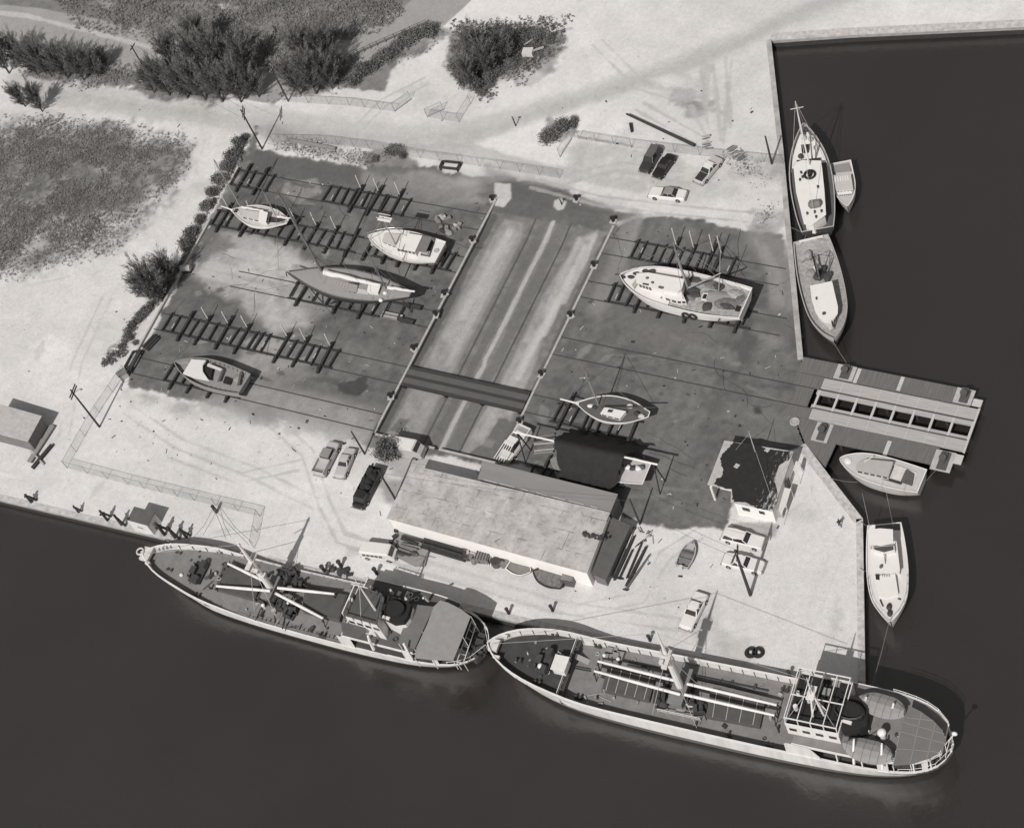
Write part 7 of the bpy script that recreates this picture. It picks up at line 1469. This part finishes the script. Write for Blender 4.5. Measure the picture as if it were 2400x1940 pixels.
def casuarina(seed, H, R, nb=120, nn=52):
    g = np.random.default_rng(seed); out = []; lim = MB(); top = Vector((g.uniform(-.4, .4), g.uniform(-.4, .4), H * .9)); lim.tube([(0, 0, -.2), (top.x * .3, top.y * .3, H * .45), tuple(top)], [.22, .14, .04], 7)
    for k in range(nb):
        u = g.uniform(.06, .92) ** .9; a = g.uniform(0, 2 * math.pi); r_ = R * (1.08 - .5 * u) * g.uniform(.35, 1.2); up = g.uniform(.9, 2.4)
        p0 = np.array([top.x * u, top.y * u, H * u * .86]); d = unit(np.array([math.cos(a), math.sin(a), up])); Ln = r_ * math.sqrt(1 + up * up) * .8
        if k % 4 == 0: lim.tube([tuple(p0), tuple(p0 + d * Ln * .8)], [.05, .015], 4)
        t = g.uniform(.18, 1, nn); base = p0 + d * (Ln * t)[:, None] + g.normal(size=(nn, 3)) * .13; dd = unit(d + g.normal(size=(nn, 3)) * .33 + np.array([0, 0, .15]))
        out.append(blades(base, dd, g.uniform(.4, 1.0, nn), g.uniform(.025, .06, nn), g))
    return tris("crown", np.concatenate(out), NEEDLE), lim
def shrub(seed, R, H, n_, mt, sz=(.16, .36)):
    g = np.random.default_rng(seed); c = unit(g.normal(size=(14, 3))) * np.array([R * .6, R * .6, H * .35]) + np.array([0, 0, H * .5]); k = g.integers(0, 14, n_)
    p = c[k] + g.normal(size=(n_, 3)) * np.array([R * .24, R * .24, H * .2]); p[:, 2] = np.abs(p[:, 2]); d = unit(g.normal(size=(n_, 3)) + np.array([0, 0, .6])); return tris("foliage", blades(p, d, g.uniform(*sz, n_) * 1.5, g.uniform(*sz, n_) * .5, g), mt)
TG = "casuarinas along the far road"; protos = []
def place_tree(i, label, px, s, group=TG):
    q = W(*px, 0); k = i % 4
    if k >= len(protos):
        r = thing("casuarina_tree", label, "tree", (q.x, q.y, 0), 0, group); cm, lm = casuarina(40 + k, 8.8, [3.5, 3.1, 3.8, 3.3][k]); o = bpy.data.objects.new("crown", cm); COL.objects.link(o); o.parent = r; lm.build("trunk", BARK, r); protos.append(r)
    else: r = copy_tree(protos[k], None, label); r.location = (q.x, q.y, 0); r["group"] = group
    s *= .9; r.rotation_euler.z = i * 2.4; r.scale = (s, s, s * (1 + .12 * math.sin(i * 3))); return r
TREES = [(88, 176, .9, "feathery casuarina at the left end of the roadside row"), (122, 180, 1.0, "second casuarina of the roadside row from the left edge"), (160, 184, .95, "third casuarina of the roadside row from the left edge"), (197, 188, .9, "casuarina right of the middle of the left roadside row"), (232, 180, .8, "casuarina near the right end of the left roadside row"), (252, 158, .55, "small outlying casuarina at the right tip of the left roadside row"),
  (362, 218, .75, "casuarina beside the roadside pole, first of the big clump"), (398, 224, .95, "front casuarina at the left side of the big clump"), (440, 230, 1.05, "front casuarina left of the middle of the big clump"), (482, 234, 1.0, "front casuarina in the middle of the big clump"), (522, 238, 1.05, "front casuarina right of the middle of the big clump"), (566, 240, .95, "front casuarina behind the white rock of the big clump"), (608, 228, .85, "front casuarina at the right side of the big clump"),
  (425, 182, 1.1, "second row casuarina at the left of the big clump"), (480, 176, 1.15, "second row casuarina in the middle of the big clump"), (535, 184, 1.15, "second row casuarina right of the middle of the big clump"), (590, 180, 1.1, "second row casuarina at the right of the big clump"), (490, 125, 1.0, "back casuarina at the rear left of the big clump"),
  (705, 222, .95, "front casuarina left of the right clump beside the sand track"), (742, 220, 1.05, "front casuarina in the middle of the right clump"), (780, 208, .95, "front casuarina at the right of the right clump"), (728, 170, 1.15, "rear casuarina in the middle of the right clump"), (778, 158, 1.05, "rear casuarina at the right of the right clump"), (810, 176, .6, "small casuarina at the right tip of the right clump"),
  (100, 262, .72, "dark casuarina alone at the left edge between road and scrub"), (60, 250, .7, "casuarina at the left frame edge beside the lone one"), (22, 172, 1.0, "casuarina beyond the left frame edge in the roadside row"), (48, 150, .9, "casuarina behind the left end of the roadside row")]
for i, (x, y, s_, lab) in enumerate(TREES): place_tree(i, lab, (x, y), s_)
for i, (x, y, s_, lab) in enumerate([(380, 705, 1.05, "bushy casuarina on the west wall of the yard, biggest of the pair"), (410, 668, .85, "casuarina on the west wall leaning over the pale tank, smaller of the pair"), (352, 700, .8, "low casuarina on the sand side of the west wall pair")]): place_tree(i + 2, lab, (x, y), s_, "casuarinas on the west wall")
for i, (x, y, s_, lab) in enumerate([(1112, 205, .8, "feathery casuarina at the lower left of the upper road thicket"), (1150, 175, .85, "feathery casuarina in the middle of the upper road thicket"), (1122, 150, .9, "feathery casuarina at the upper left of the upper road thicket"), (1190, 140, .75, "feathery casuarina by the broken white box in the thicket")]): place_tree(i + 1, lab, (x, y), s_, "casuarinas in the thicket")
# shrubs
sp = []
def place_shrub(i, label, px, s, group, h=1.0):
    q = W(*px, 0); k = i % 3
    if k >= len(sp):
        r = thing("shrub", label, "shrub", (q.x, q.y, 0), 0, group); o = bpy.data.objects.new("foliage", shrub(70 + k, 1.5, 1.6, 1300, LEAFD, (.11, .26))); COL.objects.link(o); o.parent = r
        m = MB(); [m.tube([(0, 0, -.1), (math.cos(a) * .6, math.sin(a) * .6, 1.0)], [.06, .02], 4) for a in (0, 1.3, 2.6, 3.9, 5.2)]; m.build("stem", BARK, r); sp.append(r)
    else: r = copy_tree(sp[k], None, label); r.location = (q.x, q.y, 0); r["group"] = group
    r.rotation_euler.z = i * 1.7; r.scale = (s * random.uniform(.75, 1.45), s * random.uniform(.7, 1.15), s * h * random.uniform(.6, 1.2))
for i, (x, y, s_) in enumerate([(562, 345, .9), (548, 368, .9), (575, 325, .7), (530, 395, .9), (516, 425, .8), (500, 455, .75), (488, 485, .8), (470, 520, .8), (452, 552, .85), (440, 580, .8), (345, 730, .8), (330, 745, .6), (312, 762, .5), (305, 795, .45), (318, 805, .35), (286, 815, .35)]):
    place_shrub(i, ["dark shrub in the hedge just below the corner pole", "dark shrub in the hedge second below the corner pole", "top shrub of the hedge under the corner pole", "shrub of the western hedge level with the first cradle", "shrub of the western hedge above the ketch bowsprit", "shrub of the western hedge beside the ketch bowsprit", "shrub of the western hedge just below the ketch bow", "shrub of the western hedge above the pale tank", "shrub of the western hedge near the pale tank", "shrub of the western hedge touching the casuarina pair", "shrub below the western casuarina pair", "second shrub below the western casuarina pair", "small shrub on the sand by the long empty cradle end", "low shrub by the stacked timbers outside the wall", "tiny shrub against the wall by the stacked timbers", "lowest tiny shrub outside the western wall"][i], (x, y), s_, "shrubs along the west wall")
for i, (x, y, s_, lab) in enumerate([(1290, 322, 1.05, "dark bush at the yard gate, lower of two"), (1318, 302, .95, "dark bush at the yard gate, middle clump"), (1345, 290, .7, "dark bush at the yard gate, upper right clump"), (925, 358, .75, "dark low bush against the north fence"), (945, 368, .6, "smaller low bush against the north fence"), (880, 375, .55, "sparse bush left of the frame by the north fence")]): place_shrub(i + 1, lab, (x, y), s_, "bushes at the north fence", .8)
for i, (x, y, s_) in enumerate([(1075, 170, 1.1), (1095, 190, 1.2), (1120, 205, 1.2), (1145, 190, 1.1), (1110, 165, 1.4), (1140, 150, 1.4), (1170, 140, 1.3), (1115, 130, 1.4), (1150, 110, 1.4), (1190, 110, 1.2), (1225, 100, 1.0), (1255, 95, .9), (1165, 175, .9), (1200, 150, .8), (1105, 105, 1.3), (1130, 222, .7), (1290, 95, .8), (1180, 80, 1.2)]):
    s_ *= .82; place_shrub(i, "dark shrub of the thicket by the upper road, %s" % ["leftmost of all", "second from the left edge", "at the lower left side", "low on the right of the notch", "one of the biggest, left of centre", "one of the biggest at the centre", "big one right of centre", "big one in the upper left", "big one in the upper centre", "beside the broken white box", "above the broken white box", "right of the broken white box", "small one at the lower right slope", "small one below the broken box", "high on the left side", "lowest of all near the mesh corner", "outermost on the right", "topmost at the frame edge"][i], (x, y), s_, "thicket shrubs by the upper road")
for i, (x, y, s_) in enumerate([(850, 175, .9), (880, 155, .9), (905, 135, .9), (930, 115, .9), (955, 98, .9), (980, 85, 1.0), (1010, 80, .9), (830, 195, .8)]):
    place_shrub(i, "shrub on the bank below the far railing, %s" % ["second from the casuarinas", "third from the casuarinas", "fourth from the casuarinas", "fifth from the casuarinas", "sixth from the casuarinas", "next to last toward the frame top", "last one toward the frame top", "first one by the casuarinas"][i], (x, y), s_ * 1.15, "shrubs on the bank below the far railing")
# round tree over the van
q = W(899, 1049, 3.2); r = thing("round_tree", "round dark broadleaf tree standing over the pale roofed van", "tree", (q.x, q.y, 0)); o = bpy.data.objects.new("crown", shrub(90, 1.7, 2.4, 2400, LEAFD, (.14, .3))); o.location.z = 1.6; COL.objects.link(o); o.parent = r
m = MB(); m.tube([(0, 0, -.1), (.1, 0, 1.4), (0, .1, 3.2)], [.2, .15, .06], 7); [m.tube([(.1, 0, 1.3), (math.cos(a) * 1.1, math.sin(a) * 1.1, 2.9)], [.08, .03], 5) for a in (.4, 1.7, 3, 4.2, 5.4)]; m.build("trunk", BARK, r)
# ground cover: uncountable tufts
def scatter(name, label, px, n_, sz, mt, seed, edge=3.0, nz=.05, tall=1.0):
    g = np.random.default_rng(seed); poly = [W2(*p) for p in px]; a = np.array(poly); lo, hi = a.min(0) - 2, a.max(0) + 2; p = g.uniform(lo, hi, (n_, 2)); d = sdf(poly, p[:, 0], p[:, 1]) + 4.0 * fbm(p[:, 0], p[:, 1], 9, seed, 3)
    den = np.clip(.12 - d / edge, 0, 1) * np.clip(.55 + 2.6 * fbm(p[:, 0], p[:, 1], 6, seed + 5, 3) + nz, .03, 1); p = p[g.random(n_) < den]; k = 9; m_ = len(p); c = np.repeat(np.c_[p, np.zeros(m_)], k, 0); ss_ = np.repeat(g.uniform(sz[0], sz[1], m_), k)
    c[:, :2] += g.normal(size=(m_ * k, 2)) * ss_[:, None] * .45; c[:, 2] = np.abs(g.normal(size=m_ * k)) * ss_ * .5 * tall; dd = unit(g.normal(size=(m_ * k, 3)) + np.array([0, 0, .8])); V = blades(c, dd, ss_ * g.uniform(.6, 1.2, m_ * k), ss_ * .28, g)
    o = bpy.data.objects.new(name, tris(name, V, mt)); COL.objects.link(o); tag(o, label, "scrub", None, "stuff")
scatter("scrub", "dark low scrub covering the rounded patch at the left", SCRUB, 110000, (.09, .26), LEAF, 5, 9.0, .15)
scatter("scrub", "scrub and grass on the verge under the casuarinas", [(0, 150), (64, 188), (200, 200), (320, 205), (345, 228), (520, 240), (640, 240), (700, 232), (790, 225), (870, 175), (1000, 125), (1060, 70), (960, 92), (860, 130), (760, 165), (640, 205), (520, 190), (400, 165), (250, 140), (64, 110)], 26000, (.12, .36), LEAF, 6, 2.2, .1)
scatter("scrub", "rough grass beyond the far road", [(100, -40), (180, 72), (330, 98), (450, 122), (560, 150), (640, 170), (760, 120), (900, 70), (960, 30), (960, -80)], 26000, (.14, .4), LEAF, 7, 2.0, .35)
scatter("scrub", "weeds between the thicket shrubs by the upper road", [(1050, 40), (1340, 40), (1310, 120), (1260, 165), (1210, 210), (1130, 235), (1085, 195), (1050, 160)], 16000, (.12, .34), LEAFD, 8, 4.5, .05)
scatter("weeds", "weeds along the foot of the western wall", [(600, 300), (575, 375), (520, 450), (470, 550), (430, 620), (400, 680), (340, 745), (290, 830), (250, 850), (300, 760), (370, 690), (430, 590), (490, 480), (555, 350)], 30000, (.12, .34), LEAFD, 9, 2.0, .3, 1.8)
scatter("weeds", "thin weeds along the north fence", [(620, 315), (760, 340), (900, 372), (860, 395), (700, 360), (600, 345)], 4200, (.07, .19), DRY, 10, 1.8, .0)
scatter("weeds", "sparse weeds at the northeast seawall corner", [(1700, 360), (1820, 380), (1840, 480), (1790, 520), (1750, 430)], 4500, (.06, .16), LEAFD, 11, 2.2, -.05)
# railing beyond the far road, white roadside rock
r = thing("road_railing", "pale two bar railing along the near side of the far road", "railing", (0, 0, 0)); pts = [W(*p, 0) for p in ((792, 152), (840, 128), (885, 108), (945, 82), (1000, 58))]
for a, b_ in zip(pts, pts[1:]):
    for z_ in (.5, 1.0): MB().bar(a + Vector((0, 0, z_)), b_ + Vector((0, 0, z_)), .1).build("rail", GREY, r)
    for i in range(3): q = lerp(a, b_, i / 3); MB().bar(q, q + Vector((0, 0, 1.1)), .14).build("post", GREY, r)
for (px, s_, lab) in (((343, 190), 1.3, "white rock at the foot of the roadside pole"), ((537, 222), 1.2, "white boulder at the edge of the casuarina clump"), ((548, 214), .6, "small pale rock beside the white boulder")):
    q = W(*px, 0); m = MB(); m.sph((0, 0, .2), s_, s_ * .8, s_ * .5, 9, 6); m.v = [(x * (1 + .2 * math.sin(5 * y + 2)), y * (1 + .2 * math.sin(4 * x)), zz) for x, y, zz in m.v]; o = m.build("rock", CONC); o.location = q; tag(o, lab, "rock")
